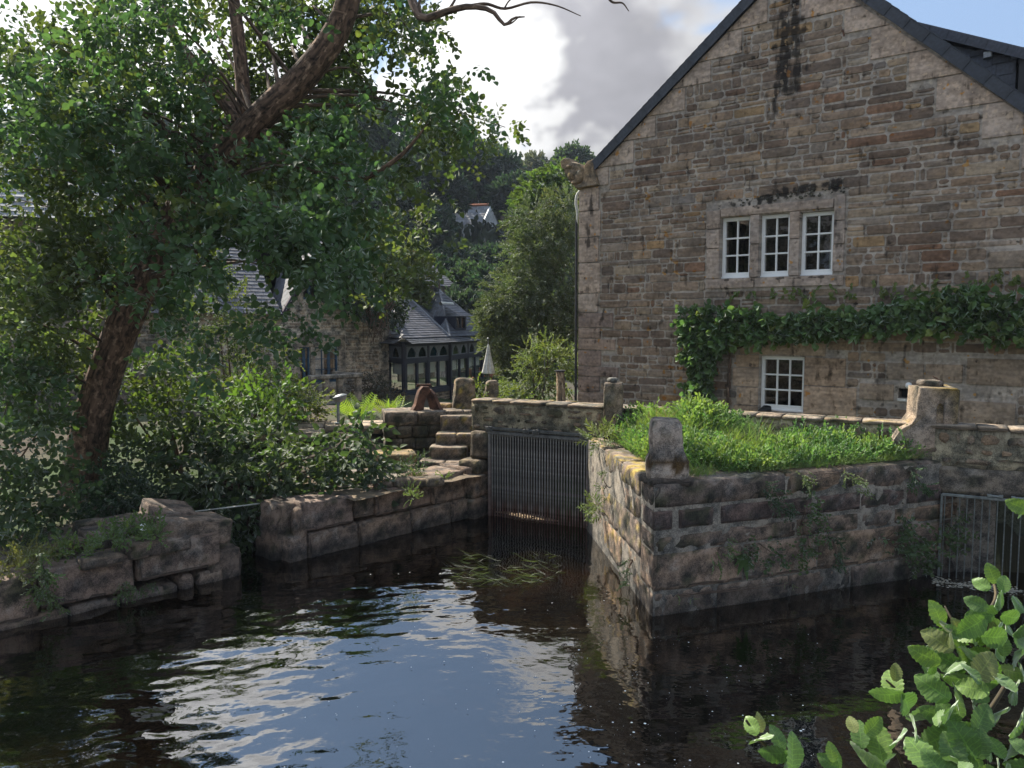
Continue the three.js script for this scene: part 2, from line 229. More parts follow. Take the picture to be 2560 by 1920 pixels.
const std = (o) => new THREE.MeshStandardMaterial(o), phys = (o) => new THREE.MeshPhysicalMaterial(o);
const M = {
  gable: std({ vertexColors: true, color: col(1.34, 1.29, 1.24), map: facade, bumpMap: graniteBump, bumpScale: 0.012, roughness: 0.95 }),
  stone: std({ vertexColors: true, map: granite, bumpMap: graniteBump, bumpScale: 0.024, roughness: 0.93 }),
  stoneFar: std({ vertexColors: true, map: granite, roughness: 0.95 }),
  slate: std({ vertexColors: true, map: grain, roughness: 0.62 }),
  white: std({ color: col(0.86, 0.86, 0.84), roughness: 0.42 }),
  blue: std({ color: col(0.055, 0.13, 0.21), roughness: 0.5, map: grain }),
  navy: std({ color: col(0.018, 0.022, 0.045), roughness: 0.45, map: grain }),
  spandrel: std({ color: col(0.2, 0.22, 0.25), roughness: 0.5, map: grain }),
  dark: std({ color: col(0.02, 0.02, 0.022), roughness: 0.7 }),
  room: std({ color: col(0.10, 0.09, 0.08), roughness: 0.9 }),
  glass: phys({ color: 0xffffff, transmission: 1, thickness: 0, roughness: 0.02, ior: 1.5 }),
  stain: phys({ vertexColors: true, color: 0xffffff, transmission: 1, thickness: 0, roughness: 0.03, ior: 1.5 }),
  blind: std({ color: col(0.42, 0.45, 0.40), roughness: 0.9, side: THREE.DoubleSide }),
  iron: std({ vertexColors: true, map: grain, roughness: 0.8, metalness: 0.25 }),
  rust: std({ color: col(0.16, 0.075, 0.045), map: granite, roughness: 0.85, metalness: 0.2 }),
  steel: std({ color: col(0.26, 0.28, 0.265), map: grain, roughness: 0.45, metalness: 0.7 }),
  lead: std({ color: col(0.34, 0.36, 0.38), map: grain, roughness: 0.5, metalness: 0.3 }),
  bark: std({ map: barkMap, bumpMap: barkBump, bumpScale: 0.008, roughness: 0.95, color: col(0.50, 0.38, 0.31) }),
  twig: std({ map: barkMap, roughness: 0.95, color: col(0.4, 0.33, 0.28) }),
  wood: std({ map: barkMap, roughness: 0.9, color: col(0.9, 0.75, 0.55), bumpMap: barkBump, bumpScale: 0.01 }),
  leaf: phys({ color: col(1.02, 1.0, 0.9), transmission: 0.58, thickness: 0, roughness: 0.95, side: THREE.DoubleSide, clearcoat: 0.12, clearcoatRoughness: 0.45 }),
  leafDull: phys({ color: col(1.15, 1.13, 1.0), transmission: 0.56, thickness: 0, roughness: 0.97, side: THREE.DoubleSide }),
  mat: phys({ vertexColors: true, color: 0xffffff, transmission: 0.4, thickness: 0, roughness: 0.95, side: THREE.DoubleSide }),
  ground: std({ vertexColors: true, map: grain, roughness: 1, bumpMap: graniteBump, bumpScale: 0.03 }),
  bed: std({ vertexColors: true, map: granite, roughness: 1 }),
  water: phys({ color: col(0.34, 0.28, 0.19), transmission: 1, thickness: 0, roughness: 0.0, ior: 2.33, bumpMap: waterBump, bumpScale: 0.006 }),
  foam: std({ color: col(0.75, 0.75, 0.72), roughness: 0.9 }),
  canvas: std({ color: col(0.78, 0.76, 0.70), roughness: 0.9, map: grain }),
  terracotta: std({ color: col(0.46, 0.17, 0.09), roughness: 0.85, map: grain }),
  plaster: std({ color: col(0.78, 0.78, 0.77), roughness: 0.9, map: grain }),
  hose: std({ color: col(0.68, 0.67, 0.60), roughness: 0.6, map: grain }),
};
const vary = (r, c, k = 0.18, t = 0.06) => { const m = 1 + (r() - 0.5) * 2 * k, w = (r() - 0.5) * 2 * t; return [c[0] * m * (1 + w), c[1] * m, c[2] * m * (1 - w)]; };

// ---------------------------------------------------------------- leaves
// one leaf along +y from its stalk, folded on its midrib and curled; w(t) gives the half width
function leafGeo(L, W, { seg = 3, fold = 0.22, curl = 0.25, shape = 'round', x = 0, y = 0, z = 0 } = {}) {
  const w = { round: (t) => Math.sin(Math.PI * Math.pow(clamp(t), 0.8)) ** 0.62, oval: (t) => Math.sin(Math.PI * Math.pow(clamp(t), 0.85)) ** 0.9, point: (t) => Math.pow(Math.sin(Math.PI * Math.pow(clamp(t), 0.62)), 0.9), lance: (t) => Math.sin(Math.PI * Math.pow(clamp(t), 0.7)) }[shape];
  const pos = [], uv = [], idx = [];
  for (let i = 0; i <= seg; i++) { const t = i / seg, hw = Math.max(W * 0.5 * w(mix(0.03, 0.97, t)), 0.0008), bend = -curl * L * t * t; for (const s of [-1, 0, 1]) { pos.push(x + s * hw, y + L * t, z + bend + Math.abs(s) * fold * hw); uv.push(0.5 + s * 0.5, t); } }
  for (let i = 0; i < seg; i++) { const a = i * 3, b = a + 3; idx.push(a, a + 1, b, a + 1, b + 1, b, a + 1, a + 2, b + 1, a + 2, b + 2, b + 1); }
  const g = new THREE.BufferGeometry(); g.setAttribute('position', new THREE.Float32BufferAttribute(pos, 3)); g.setAttribute('uv', new THREE.Float32BufferAttribute(uv, 2)); g.setIndex(idx); g.computeVertexNormals(); return g;
}
// a spray: leaves alternate along a twig that grows along +y and hangs a little
function spray(n, L, leafL, leafW, seed, { shape = 'round', droop = 0.35, spread = 1.0, seg = 2, flat = 0.5, stalk = 0 } = {}) {
  const r = rng(seed), list = [];
  for (let i = 0; i < n; i++) {
    const t = (i + 0.6) / n, k = 0.7 + 0.5 * r(), g = leafGeo(leafL * k, leafW * k, { seg, shape, fold: 0.1 + 0.3 * r(), curl: 0.1 + 0.3 * r(), y: stalk * (0.5 + r()) });
    const side = i % 2 ? 1 : -1, p = V((r() - 0.5) * 0.03, L * t, -droop * L * t * t);
    g.applyMatrix4(new THREE.Matrix4().makeRotationFromEuler(new THREE.Euler((r() - 0.5) * 1.3 * flat - 0.3, side * (r() * 0.8) , -side * spread * (0.35 + 0.75 * r()), 'ZYX'))).translate(p.x, p.y, p.z); list.push(g);
  }
  return merge(list);
}
const SPR = {
  alder: [1].map((k) => spray(8, 0.28, 0.096, 0.09, 100 + k, { spread: 1.25, flat: 1.3, seg: 4, stalk: 0.03 })),
  big: [1, 2].map((k) => spray(7, 0.40, 0.13, 0.095, 200 + k, { shape: 'point', seg: 3 })),
  small: [1, 2].map((k) => spray(11, 0.22, 0.045, 0.032, 300 + k, { shape: 'oval' })),
  laurel: [1, 2].map((k) => spray(10, 0.30, 0.11, 0.036, 400 + k, { shape: 'lance', droop: 0.1 })),
  far: [1, 2].map((k) => spray(9, 0.62, 0.26, 0.20, 500 + k, { shape: 'round', seg: 2 })),
  ivy: [1, 2].map((k) => spray(10, 0.26, 0.055, 0.05, 600 + k, { shape: 'point', seg: 2 })),
  vine: [1, 2].map((k) => spray(6, 0.26, 0.125, 0.135, 700 + k, { shape: 'round', seg: 3, flat: 0.9 })),
};
for (const k in SPR) SPR[k].forEach((g) => g.computeVertexNormals());
const UP = V(0, 1, 0);
// instances: a list of {p, d (way the twig grows), s, c, v (variant)}
function scatter(parent, name, kind, list, mat, kindTag) {
  const made = []; const geos = Array.isArray(kind) ? kind : [SPR[kind][0]];
  geos.forEach((g, v) => {
    const l = list.filter((_, i) => i % geos.length === v); if (!l.length) return;
    const im = new THREE.InstancedMesh(g, mat, l.length); im.name = name; im.castShadow = im.receiveShadow = true; const b = baseOf(parent), m = new THREE.Matrix4(), q = new THREE.Quaternion(), q2 = new THREE.Quaternion(), c = new THREE.Color();
    l.forEach((e, i) => { q.setFromUnitVectors(UP, e.d); q2.setFromAxisAngle(UP, e.a ?? 0); q.multiply(q2); m.compose(e.p.clone().sub(b), q, V(e.s, e.s, e.s)); im.setMatrixAt(i, m); im.setColorAt(i, c.setRGB(...e.c)); });
    if (kindTag) im.userData.kind = kindTag; parent.add(im); made.push(im);
  });
  return made;
}
// leaf sprays in an ellipsoid clump, thicker near its skin, growing outward and drooping
function clump(out, c, rx, ry, rz, n, r, color, { droop = 0.35, s = 1, hollow = 0.5, gate = 0.0, k = 0.2, facing } = {}) {
  for (let i = 0; i < n; i++) {
    const th = r() * Math.PI * 2, u = r() * 2 - 1, q = Math.sqrt(1 - u * u), rr = Math.pow(r(), hollow), d = V(q * Math.cos(th), u, q * Math.sin(th));
    const p = V(c.x + d.x * rx * rr, c.y + d.y * ry * rr, c.z + d.z * rz * rr);
    if (gate && vn(p.x * 2.7, p.y * 2.7, p.z * 2.7) < gate) continue;
    const dir = d.clone().add(V((r() - 0.5) * 1.3, (r() - 0.5) * 0.9 - droop, (r() - 0.5) * 1.3)); if (facing) dir.add(facing); dir.normalize();
    out.push({ p, d: dir, a: r() * 6.283, s: s * (0.75 + 0.5 * r()), c: vary(r, color, k, 0.12) });
  }
}

// ---------------------------------------------------------------- ground, river, water
const C0 = V(1.72, 0, -9.38), CR = V(6.41, 0, -11.16), WA = V(-0.39, 0, -14.57), WE = V(0.879, 0, 0.477);   // island corner, its right end; the long wall's line
const wallAt = (s, y = 0, out = 0) => V(WA.x + WE.x * s - 0.477 * out, y, WA.z + WE.z * s + 0.879 * out);    // out: towards the camera side
const river = [[-16, 3], [-9.4, -5.7], [-5.98, -8.94], [-4.03, -10.77], [-4.9, -12.9], [-3.9, -13.1], [-3.57, -11.9], [-2.96, -11.95], [-0.42, -14.62], [7.6, -10.25], [14, -6.7], [26, 3], [26, 14], [-16, 14]];
const inPoly = (x, z, P) => { let c = false; for (let i = 0, j = P.length - 1; i < P.length; j = i++) if ((P[i][1] > z) !== (P[j][1] > z) && x < (P[j][0] - P[i][0]) * (z - P[i][1]) / (P[j][1] - P[i][1]) + P[i][0]) c = !c; return c; };
const edgeDist = (x, z, P) => { let m = 1e9; for (let i = 0, j = P.length - 1; i < P.length; j = i++) { const ax = P[j][0], az = P[j][1], bx = P[i][0] - ax, bz = P[i][1] - az, t = clamp(((x - ax) * bx + (z - az) * bz) / (bx * bx + bz * bz)); m = Math.min(m, Math.hypot(x - ax - bx * t, z - az - bz * t)); } return m; };
function groundY(x, z) {
  const inside = inPoly(x, z, river), e = edgeDist(x, z, river) * (inside ? -1 : 1);
  let y = 0.55 + 0.12 * fbm(x * 0.5, z * 0.5, 2, 3);
  if (x < -2.2 && z < -9) y += 0.45 * sstep(-2.2, -3.6, x) * sstep(-11.6, -15.5, z) ;            // bank under the tree
  y += 0.35 * sstep(-15, -17, z) * sstep(3.5, 0.5, x) * (1 - sstep(-20, -24, z));                    // yard behind the gate
  y += 26 * Math.pow(clamp((-z - 42) / 95), 1.15) * (0.72 + 0.28 * sstep(60, -20, x));          // wooded hill
  y += 9 * sstep(-18, -60, x) * sstep(-20, -70, z);
  if (z > -6 && !inside) y += 1.2 * sstep(-6, 0, z);
  return mix(y, -1.5, sstep(0.75, 0.15, e));
}
{
  const n = 150, pos = [], idx = [], N = n + 1, f = (t) => Math.sign(t) * (14 * Math.abs(t) + 190 * Math.abs(t) ** 4.2);
  for (let j = 0; j <= n; j++) for (let i = 0; i <= n; i++) { const x = f(i / n * 2 - 1), z = -11 + f(j / n * 2 - 1); pos.push(x, groundY(x, z), z); }
  for (let j = 0; j < n; j++) for (let i = 0; i < n; i++) { const a = j * N + i; idx.push(a, a + N, a + 1, a + 1, a + N, a + N + 1); }
  const g = new THREE.BufferGeometry(); g.setAttribute('position', new THREE.Float32BufferAttribute(pos, 3)); g.setIndex(idx); g.computeVertexNormals(); boxUV(g);
  tint(g, (x, y, z) => { const n = fbm(x * 0.8, z * 0.8, 5, 4), far = sstep(-30, -45, z); const soil = [0.105, 0.078, 0.052], grass = [0.05, 0.085, 0.02], k = sstep(0.42, 0.6, n); return [0, 1, 2].map((q) => mix(mix(soil[q], grass[q], k), [0.02, 0.035, 0.014][q], far) * (0.8 + 0.4 * n)); });
  single('ground', g, M.ground, null, null, 'structure');
}
{ // bed of the pool: silt, sandier and shallower before the gate
  const g = new THREE.PlaneGeometry(44, 22, 120, 60).rotateX(-Math.PI / 2).translate(4, 0, -5), p = g.attributes.position;
  for (let i = 0; i < p.count; i++) { const x = p.getX(i), z = p.getZ(i); p.setY(i, -0.72 + 0.14 * (fbm(x * 1.2, z * 1.2, 3, 3) - 0.5) + 0.40 * Math.exp(-(((x - 0.4) / 1.5) ** 2) - (((z + 12.9) / 1.6) ** 2))); }
  g.computeVertexNormals(); boxUV(g);
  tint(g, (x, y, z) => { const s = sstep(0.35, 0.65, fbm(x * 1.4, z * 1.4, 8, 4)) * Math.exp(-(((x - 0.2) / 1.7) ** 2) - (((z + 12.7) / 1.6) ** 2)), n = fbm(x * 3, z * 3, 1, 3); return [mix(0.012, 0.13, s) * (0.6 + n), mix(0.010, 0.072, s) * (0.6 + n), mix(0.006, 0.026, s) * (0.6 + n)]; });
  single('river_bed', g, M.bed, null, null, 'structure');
}
{ // water surface with real ripples: livelier on the left where the mill leat joins
  const X0 = -13, X1 = 17, Z0 = -15.2, Z1 = 1.5, nx = 430, nz = 300, pos = [], idx = [], N = nx + 1;
  const hgt = (x, z) => {
    const act = 0.22 + 1.7 * sstep(0.6, -2.6, x + 0.35 * (z + 8)) * sstep(-12.2, -9.8, z) + 0.5 * sstep(-7.6, -5.5, z) * sstep(0.8, -1.2, x);
    const a = fbm(x * 1.7 + 3, z * 3.9, 1, 3) - 0.5, b = fbm(x * 5.2 - z * 1.2, z * 9.4 + x * 1.7, 9, 3) - 0.5, c = fbm(x * 0.45, z * 0.8, 4, 2) - 0.5;
    return 0.020 * c + act * (0.0105 * a + 0.0068 * b);
  };
  for (let j = 0; j <= nz; j++) for (let i = 0; i <= nx; i++) { const x = mix(X0, X1, i / nx), z = mix(Z0, Z1, j / nz); pos.push(x, hgt(x, z), z); }
  for (let j = 0; j < nz; j++) for (let i = 0; i < nx; i++) { const a = j * N + i; idx.push(a, a + N, a + 1, a + 1, a + N, a + N + 1); }
  const g = new THREE.BufferGeometry(); g.setAttribute('position', new THREE.Float32BufferAttribute(pos, 3)); g.setIndex(idx); g.computeVertexNormals(); boxUV(g);
  const p = g.attributes.position, u = g.attributes.uv; for (let i = 0; i < p.count; i++) u.setXY(i, p.getX(i), p.getZ(i));
  single('water', g, M.water, null, null, 'structure');
}
{ // flecks of foam and a scum line adrift
  const r = rng(77), l = [], fl = new THREE.CircleGeometry(1, 7).rotateX(-Math.PI / 2), g = thing('foam', 'small white flecks of foam drifting on the dark water', 'foam', V(0, 0, 0)); g.userData.kind = 'stuff';
  for (let i = 0; i < 240; i++) { const px = i < 150 ? 1430 + 620 * r() ** 1.3 : 700 + 900 * r(), py = i < 150 ? 1480 + 440 * r() : 1420 + 500 * r(), p = onY(px, py, 0.024); if (p.z < -9.2 && p.x > 1.6) continue; l.push({ p, d: UP, a: r() * 6, s: 0.003 + 0.010 * r() ** 4, c: [1, 1, 1] }); }
  for (let i = 0; i < 500; i++) { const t = r(), p = onY(mix(2330, 2560, t), mix(1452, 1480, t) + (r() - 0.5) * 26 * r(), 0.026); l.push({ p, d: UP, a: r() * 6, s: 0.006 + 0.018 * r() ** 2, c: vary(r, [0.55, 0.5, 0.4]) }); }
  scatter(g, 'foam_fleck', [fl], l, M.foam, 'stuff');
  const r2 = rng(5), l2 = []; const d = thing('floating_debris', 'pale line of sticks and leaf scum floating against the dark grating', 'debris'); d.userData.kind = 'stuff';
  for (let i = 0; i < 420; i++) { const t = r2(), p = onY(mix(1240, 1395, t), mix(1279, 1302, t) + (r2() - 0.5) * 14 * Math.sin(t * 3.1) , 0.03); l2.push({ p, d: UP, a: r2() * 6, s: 0.008 + 0.03 * r2() ** 2, c: vary(r2, [0.42, 0.3, 0.2]) }); }
  scatter(d, 'debris_fleck', [fl], l2, M.foam, 'stuff');
  // drowned water plants trailing before the gate
  const w = thing('water_weed', 'green water weed trailing just under the surface before the grating', 'water plant'); w.userData.kind = 'stuff'; const l3 = [], r3 = rng(8), blade = leafGeo(0.3, 0.012, { seg: 3, shape: 'lance', curl: 0.4 });
  for (let i = 0; i < 260; i++) { const p = onY(1150 + 270 * r3(), 1385 + 75 * r3(), 0.0); p.y = -0.09 + 0.13 * r3(); l3.push({ p, d: V(-0.8 - r3() * 0.5, 0.05 + 0.14 * r3(), 0.5 + (r3() - 0.5)).normalize(), a: r3() * 6, s: 0.5 + 0.9 * r3(), c: vary(r3, [0.045, 0.06, 0.014], 0.4) }); }
  scatter(w, 'weed_blade', [blade], l3, M.leafDull, 'stuff');
}

// ---------------------------------------------------------------- stone colours
const granTone = (r) => { const q = r(); const c = q < 0.5 ? [0.27, 0.222, 0.182] : q < 0.8 ? [0.235, 0.20, 0.175] : [0.30, 0.236, 0.18]; return vary(r, c, 0.12, 0.04); };
// moss, ochre lichen and damp tide mark are matter of their own on the blocks: by place and by the way a face looks
function mossy(c, { lichen = 0.0, moss = 0.3, wet = 0.28, pale = 0.2, seed = 0 } = {}) {
  return (x, y, z, nx, ny, nz) => {
    const a = fbm(x * 5 + seed, y * 5, z * 5, 4), b = fbm(x * 11 + 9, y * 11 + seed, z * 11, 3), t = fbm(x * 2.2 + 5, y * 2.2, z * 2.2 + seed, 3); let k = c.map((v, q) => v * (0.84 + 0.32 * t) * [1.16, 1.0, 0.88][q]);
    const m = sstep(0.62 - 0.22 * moss, 0.74 - 0.22 * moss, a); k = k.map((v, q) => mix(v, [0.055, 0.060, 0.028][q], m * 0.85));
    const l = sstep(0.66 - 0.3 * lichen, 0.72 - 0.3 * lichen, b * 0.6 + t * 0.4); if (lichen) k = k.map((v, q) => mix(v, [0.46, 0.33, 0.06][q], l * 0.85));
    const p = sstep(0.66 - 0.2 * pale, 0.76 - 0.2 * pale, fbm(x * 8, y * 8 + 40, z * 8 + seed, 3)); k = k.map((v, q) => mix(v, [0.40, 0.37, 0.33][q], p * 0.38));
    const w = sstep(wet + 0.06, wet - 0.08, y + 0.16 * (a - 0.5)); return k.map((v, q) => mix(v, [0.05, 0.047, 0.042][q], w * 0.72));
  };
}
// a run of blocks along the line a -> b (plan), between heights, standing back from the line by its thickness
function run(parent, a, b, spans, y0, y1, thick, r, { name = 'block', o = {}, m = {}, tone, proud = 0.012, gap = 0.016, mat = M.stone, shear = 0 } = {}) {
  const dir = b.clone().sub(a).setY(0), L = dir.length(); dir.normalize(); const out = V(-dir.z, 0, dir.x), yaw = Math.atan2(-dir.z, dir.x);   // out: to the right hand of a -> b turned to the camera
  for (const [s0, s1, dy0 = 0, dy1 = 0] of spans) {
    const w = (s1 - s0) * L - gap, h = y1 + dy1 - y0 - dy0 - gap, k = proud * (r() - 0.3), c = a.clone().addScaledVector(dir, (s0 + s1) / 2 * L).addScaledVector(out, -thick / 2 + k); c.y = (y0 + dy0 + y1 + dy1) / 2;
    const g = block(w, h, thick, Math.floor(r() * 1e6), o); if (shear) { const p = g.attributes.position; for (let i = 0; i < p.count; i++) p.setX(i, p.getX(i) - (p.getZ(i) - thick / 2) * shear); } set(g, c, yaw); tint(g, mossy(tone ?? granTone(r), m)); part(parent, name, g, mat);
  }
}
const splits = (r, n, j = 0.3) => { const e = [0]; for (let i = 1; i < n; i++) e.push((i + (r() - 0.5) * j * 2) / n); e.push(1); return e.slice(0, -1).map((v, i) => [v, e[i + 1]]); };

// ---------------------------------------------------------------- the stone island in the pool
const ISLE_Y = 1.65;
{
  const r = rng(31), L0 = V(1.30, 0, -13.45), isle = thing('stone_island', 'square cornered granite block island covered with grass in front of the big gable', 'masonry pier', V(3.6, 0, -11.2));
  const fx = (px, y) => { const dir = CR.clone().sub(C0), n = V(-dir.z, 0, dir.x).normalize(), q = ray(px, 1300), t = (C0.clone().sub(V(0, EYE, 0)).dot(n)) / q.dot(n), p = q.multiplyScalar(t); return p.sub(V(C0.x, EYE, C0.z)).setY(0).dot(dir) / dir.lengthSq(); };
  const f = (l) => l.slice(0, -1).map((v, i) => [fx(v), fx(l[i + 1])]); const T = 0.55, o = { amp: 0.014, round: 0.016, cell: 0.05 };
  // core of mortar and rubble set a little behind the faces
  const core = new THREE.Shape(); const ins = [[C0.x + 0.004, C0.z - 0.008], [CR.x, CR.z - 0.006], [6.9, -10.75 - 0.3], [1.6, -13.7], [1.306, -13.3]]; ins.forEach(([x, z], i) => i ? core.lineTo(x, -z) : core.moveTo(x, -z));
  const cg = boxUV(new THREE.ExtrudeGeometry(core, { depth: 2.05, bevelEnabled: false }).rotateX(-Math.PI / 2).translate(0, -0.45, 0)); tint(cg, (x, y, z) => { const n = fbm(x * 7, y * 7, z * 7, 4), w = sstep(0.34, 0.2, y); return [0.40, 0.35, 0.285].map((v) => mix(v * (0.55 + 0.75 * n), 0.05, w * 0.8)); }); part(isle, 'mortar_core', cg, M.stone);
  // front face, course by course as the photograph shows
  const fm = { lichen: 0.0, moss: 0.12, pale: 0.12, wet: 0.27 };
  run(isle, C0, CR, f([1632, 1962, 2108, 2296, 2392]), 1.335, ISLE_Y, 0.62, r, { shear: 0.27, o: { amp: 0.015, round: 0.03, cell: 0.09 }, m: { ...fm, moss: 0.42, pale: 0.3 }, proud: 0.03 });
  run(isle, C0, CR, [...f([1632, 1683]), ...f([1694, 1785]), ...f([1800, 2030]), ...f([2040, 2150, 2262, 2392])], 1.06, 1.315, T, r, { shear: 0.27, o, m: { ...fm, moss: 0.25 }, tone: [0.165, 0.13, 0.122] });
  run(isle, C0, CR, [...f([1632, 1990, 2145]), ...f([2150, 2235, 2392])], 0.79, 1.025, T, r, { shear: 0.27, o, m: fm });
  run(isle, C0, CR, f([1632, 1860, 2045, 2250, 2392]), 0.30, 0.785, T + 0.02, r, { shear: 0.27, o: { ...o, amp: 0.016 }, m: fm, proud: 0.02 });
  run(isle, C0, CR, f([1632, 1795, 1975, 2130, 2280, 2392]), -0.35, 0.295, T + 0.07, r, { shear: 0.27, o, m: { ...fm, wet: 0.24 }, proud: 0.02 });
  // left face, lit, with ochre lichen along its top
  const lm = { lichen: 0.26, moss: 0.5, pale: 0.25, wet: 0.16 };
  run(isle, L0, C0, [[0.04, 0.33], [0.33, 0.60], [0.60, 0.85]], 1.335, ISLE_Y, 0.6, r, { o: { amp: 0.022, round: 0.03, cell: 0.08 }, m: { ...lm, lichen: 0.44, seed: 3 }, proud: 0.02, gap: 0.008 });
  run(isle, L0, C0, splits(r, 4).map((s) => [s[0] * 0.855, s[1] * 0.855]), 1.03, 1.32, T, r, { o: { amp: 0.02, round: 0.02, cell: 0.1 }, m: lm, gap: 0.006, proud: 0.02 });
  run(isle, L0, C0, splits(r, 3).map((s) => [s[0] * 0.865, s[1] * 0.865]), 0.56, 1.025, T, r, { o: { amp: 0.02, round: 0.02, cell: 0.1 }, m: lm, gap: 0.006, proud: 0.02 });
  run(isle, L0, C0, splits(r, 3).map((s) => [s[0] * 0.86, s[1] * 0.86]), 0.08, 0.555, T, r, { o: { amp: 0.02, round: 0.02, cell: 0.1 }, m: { ...lm, lichen: 0.3 }, gap: 0.006, proud: 0.02 });
  run(isle, L0, C0, splits(r, 3).map((s) => [s[0] * 0.86, s[1] * 0.86]), -0.35, 0.075, T + 0.04, r, { o: { amp: 0.02, round: 0.02, cell: 0.1 }, m: { ...lm, lichen: 0.35, wet: 0.1 }, gap: 0.006, proud: 0.02 });
}
// earth heaped on the island
const moundY = (x, z) => { const u = (x - C0.x) * 0.935 - (z - C0.z) * 0.355, w = -(x - C0.x) * 0.355 - (z - C0.z) * 0.935; return ISLE_Y - 0.02 + 0.34 * sstep(0.02, 0.55, inPoly(x, z, isleIn) ? edgeDist(x, z, isleIn) : 0) * sstep(0.35, 2.3, w) * sstep(-0.2, 1.2, u) * sstep(5.1, 3.4, u) + 0.05 * (fbm(x * 2, z * 2, 1, 3) - 0.5); };
const isleIn = [[1.98, -9.75], [5.95, -11.2], [6.35, -11.15], [1.85, -13.5], [1.62, -13.2]];
{
  const g = new THREE.PlaneGeometry(5.4, 4.6, 54, 46).rotateX(-Math.PI / 2).translate(4.1, 0, -11.5), p = g.attributes.position; for (let i = 0; i < p.count; i++) { const x = p.getX(i), z = p.getZ(i), inn = inPoly(x, z, isleIn); if (inn) p.setY(i, moundY(x, z) + 0.03 * sstep(0, 0.3, edgeDist(x, z, isleIn))); else { let bx = 0, bz = 0, m = 1e9; for (let q = 0; q < isleIn.length; q++) { const a = isleIn[q], b = isleIn[(q + 1) % isleIn.length], ex = b[0] - a[0], ez = b[1] - a[1], t = clamp(((x - a[0]) * ex + (z - a[1]) * ez) / (ex * ex + ez * ez)), cx = a[0] + ex * t, cz = a[1] + ez * t, d = Math.hypot(x - cx, z - cz); if (d < m) { m = d; bx = cx; bz = cz; } } p.setXYZ(i, bx, ISLE_Y - 0.1, bz); } }
  g.computeVertexNormals(); boxUV(g); tint(g, (x, y, z) => { const n = fbm(x * 4, z * 4, 2, 4); return [0.13 * (0.5 + n), 0.095 * (0.5 + n), 0.06 * (0.5 + n)]; }); single('earth_mound', g, M.ground, null, null, 'structure');
}

// ---------------------------------------------------------------- parapet wall, gratings, quays, steps
const PAR_Y = 2.1;
const creamMortar = (x, y, z) => { const n = fbm(x * 9, y * 9, z * 9, 4), s = fbm(x * 3, y * 3, z * 3, 3); const d = sstep(0.5, 0.66, s); return [0.50, 0.43, 0.29].map((v, q) => mix(v * (0.62 + 0.7 * n), [0.12, 0.11, 0.085][q], d * 0.55)); };
{
  const yaw = Math.atan2(-WE.z, WE.x), r = rng(51), wall = thing('parapet_wall', 'long low rubble wall with cream mortar between the gate and the mill house', 'wall', wallAt(2, 0, -0.2));
  const len = 11.0, s0 = -0.42, th = 0.42;
  // body over the gate and along to the right, its front 0.02 behind the stones
  const body = (a, b, y0, y1, name, paint) => { const g = new THREE.BoxGeometry(b - a, y1 - y0, th, Math.ceil((b - a) / 0.12), Math.ceil((y1 - y0) / 0.1), 2); const p = g.attributes.position; for (let i = 0; i < p.count; i++) { const x = p.getX(i), y = p.getY(i); if (y > (y1 - y0) / 2 - 0.01) p.setY(i, y + 0.03 * (fbm((x + a) * 3, p.getZ(i) * 5, 2, 3) - 0.5)); if (p.getZ(i) > 0) p.setZ(i, p.getZ(i) + 0.018 * (fbm(x * 6, y * 6, 5, 3) - 0.5)); } smooth(g); boxUV(g); set(g, wallAt((a + b) / 2, (y0 + y1) / 2, -th / 2), yaw); tint(g, paint); return part(wall, name, g, M.stone); };
  body(s0, s0 + len, 1.56, PAR_Y, 'mortar_wall', creamMortar);
  body(2.06, 7.25, -0.4, 1.555, 'lower_wall', (x, y, z) => { const n = fbm(x * 6, y * 6, z * 6, 4); return [0.16 * (0.5 + n), 0.14 * (0.5 + n), 0.11 * (0.5 + n)]; });
  { // rough grey lintel over the right-hand grating and the wall beyond it
    const g = block(3.3, 0.4, 0.46, 9, { amp: 0.025, round: 0.03, cell: 0.08 }); set(g, wallAt(7.26 + 1.65, 1.37, -0.2), yaw); tint(g, mossy([0.20, 0.19, 0.165], { moss: 0.5, pale: 0.45 })); part(wall, 'lintel', g, M.stone);
    const b2 = new THREE.BoxGeometry(1.6, 1.7, 0.42); boxUV(b2); set(b2, wallAt(9.86, 0.3, -0.21), yaw); tint(b2, [0.12, 0.11, 0.09]); part(wall, 'end_pier', b2, M.stone);
  }
  // the stones in its face: roundish above the gate, flatter to the right
  const list = courses({ y0: 1.58, y1: 2.075, left: () => s0 + 0.01, right: () => s0 + len, hmin: 0.13, hmax: 0.24, wmin: 0.16, wmax: 0.42, gap: 0.05, seed: 8 });
  const st = list.map((q) => { const g = wallStone(jag(q[0], q[1], q[2], q[3], r, 0.025, 0.07), -0.03, 0.022 + 0.012 * r(), r, 0.03); tint(g, mossy(vary(r, r() < 0.5 ? [0.22, 0.185, 0.14] : [0.27, 0.235, 0.185], 0.2), { moss: 0.35, pale: 0.25, seed: q[0] })); const s = (q[0] + q[1]) / 2; set(g, wallAt(0, 0, 0), yaw); return { geo: g, area: (q[1] - q[0]) * (q[3] - q[2]) }; });
  layStones(wall, st, M.stone);
  // flat coping pieces, worn
  const r2 = rng(52); let s = s0 - 0.01; while (s < s0 + len) { const w = 0.34 + 0.5 * r2(), g = block(w - 0.012, 0.065, th + 0.05, Math.floor(r2() * 1e5), { amp: 0.012, round: 0.02, cell: 0.12 }); set(g, wallAt(s + w / 2, PAR_Y + 0.026, -th / 2 + 0.01), yaw, (r2() - 0.5) * 0.02, (r2() - 0.5) * 0.02); tint(g, mossy(vary(r2, [0.34, 0.30, 0.24], 0.12), { moss: 0.25, lichen: 0.2, pale: 0.5 })); part(wall, 'coping_stone', g, M.stone); s += w; }
}
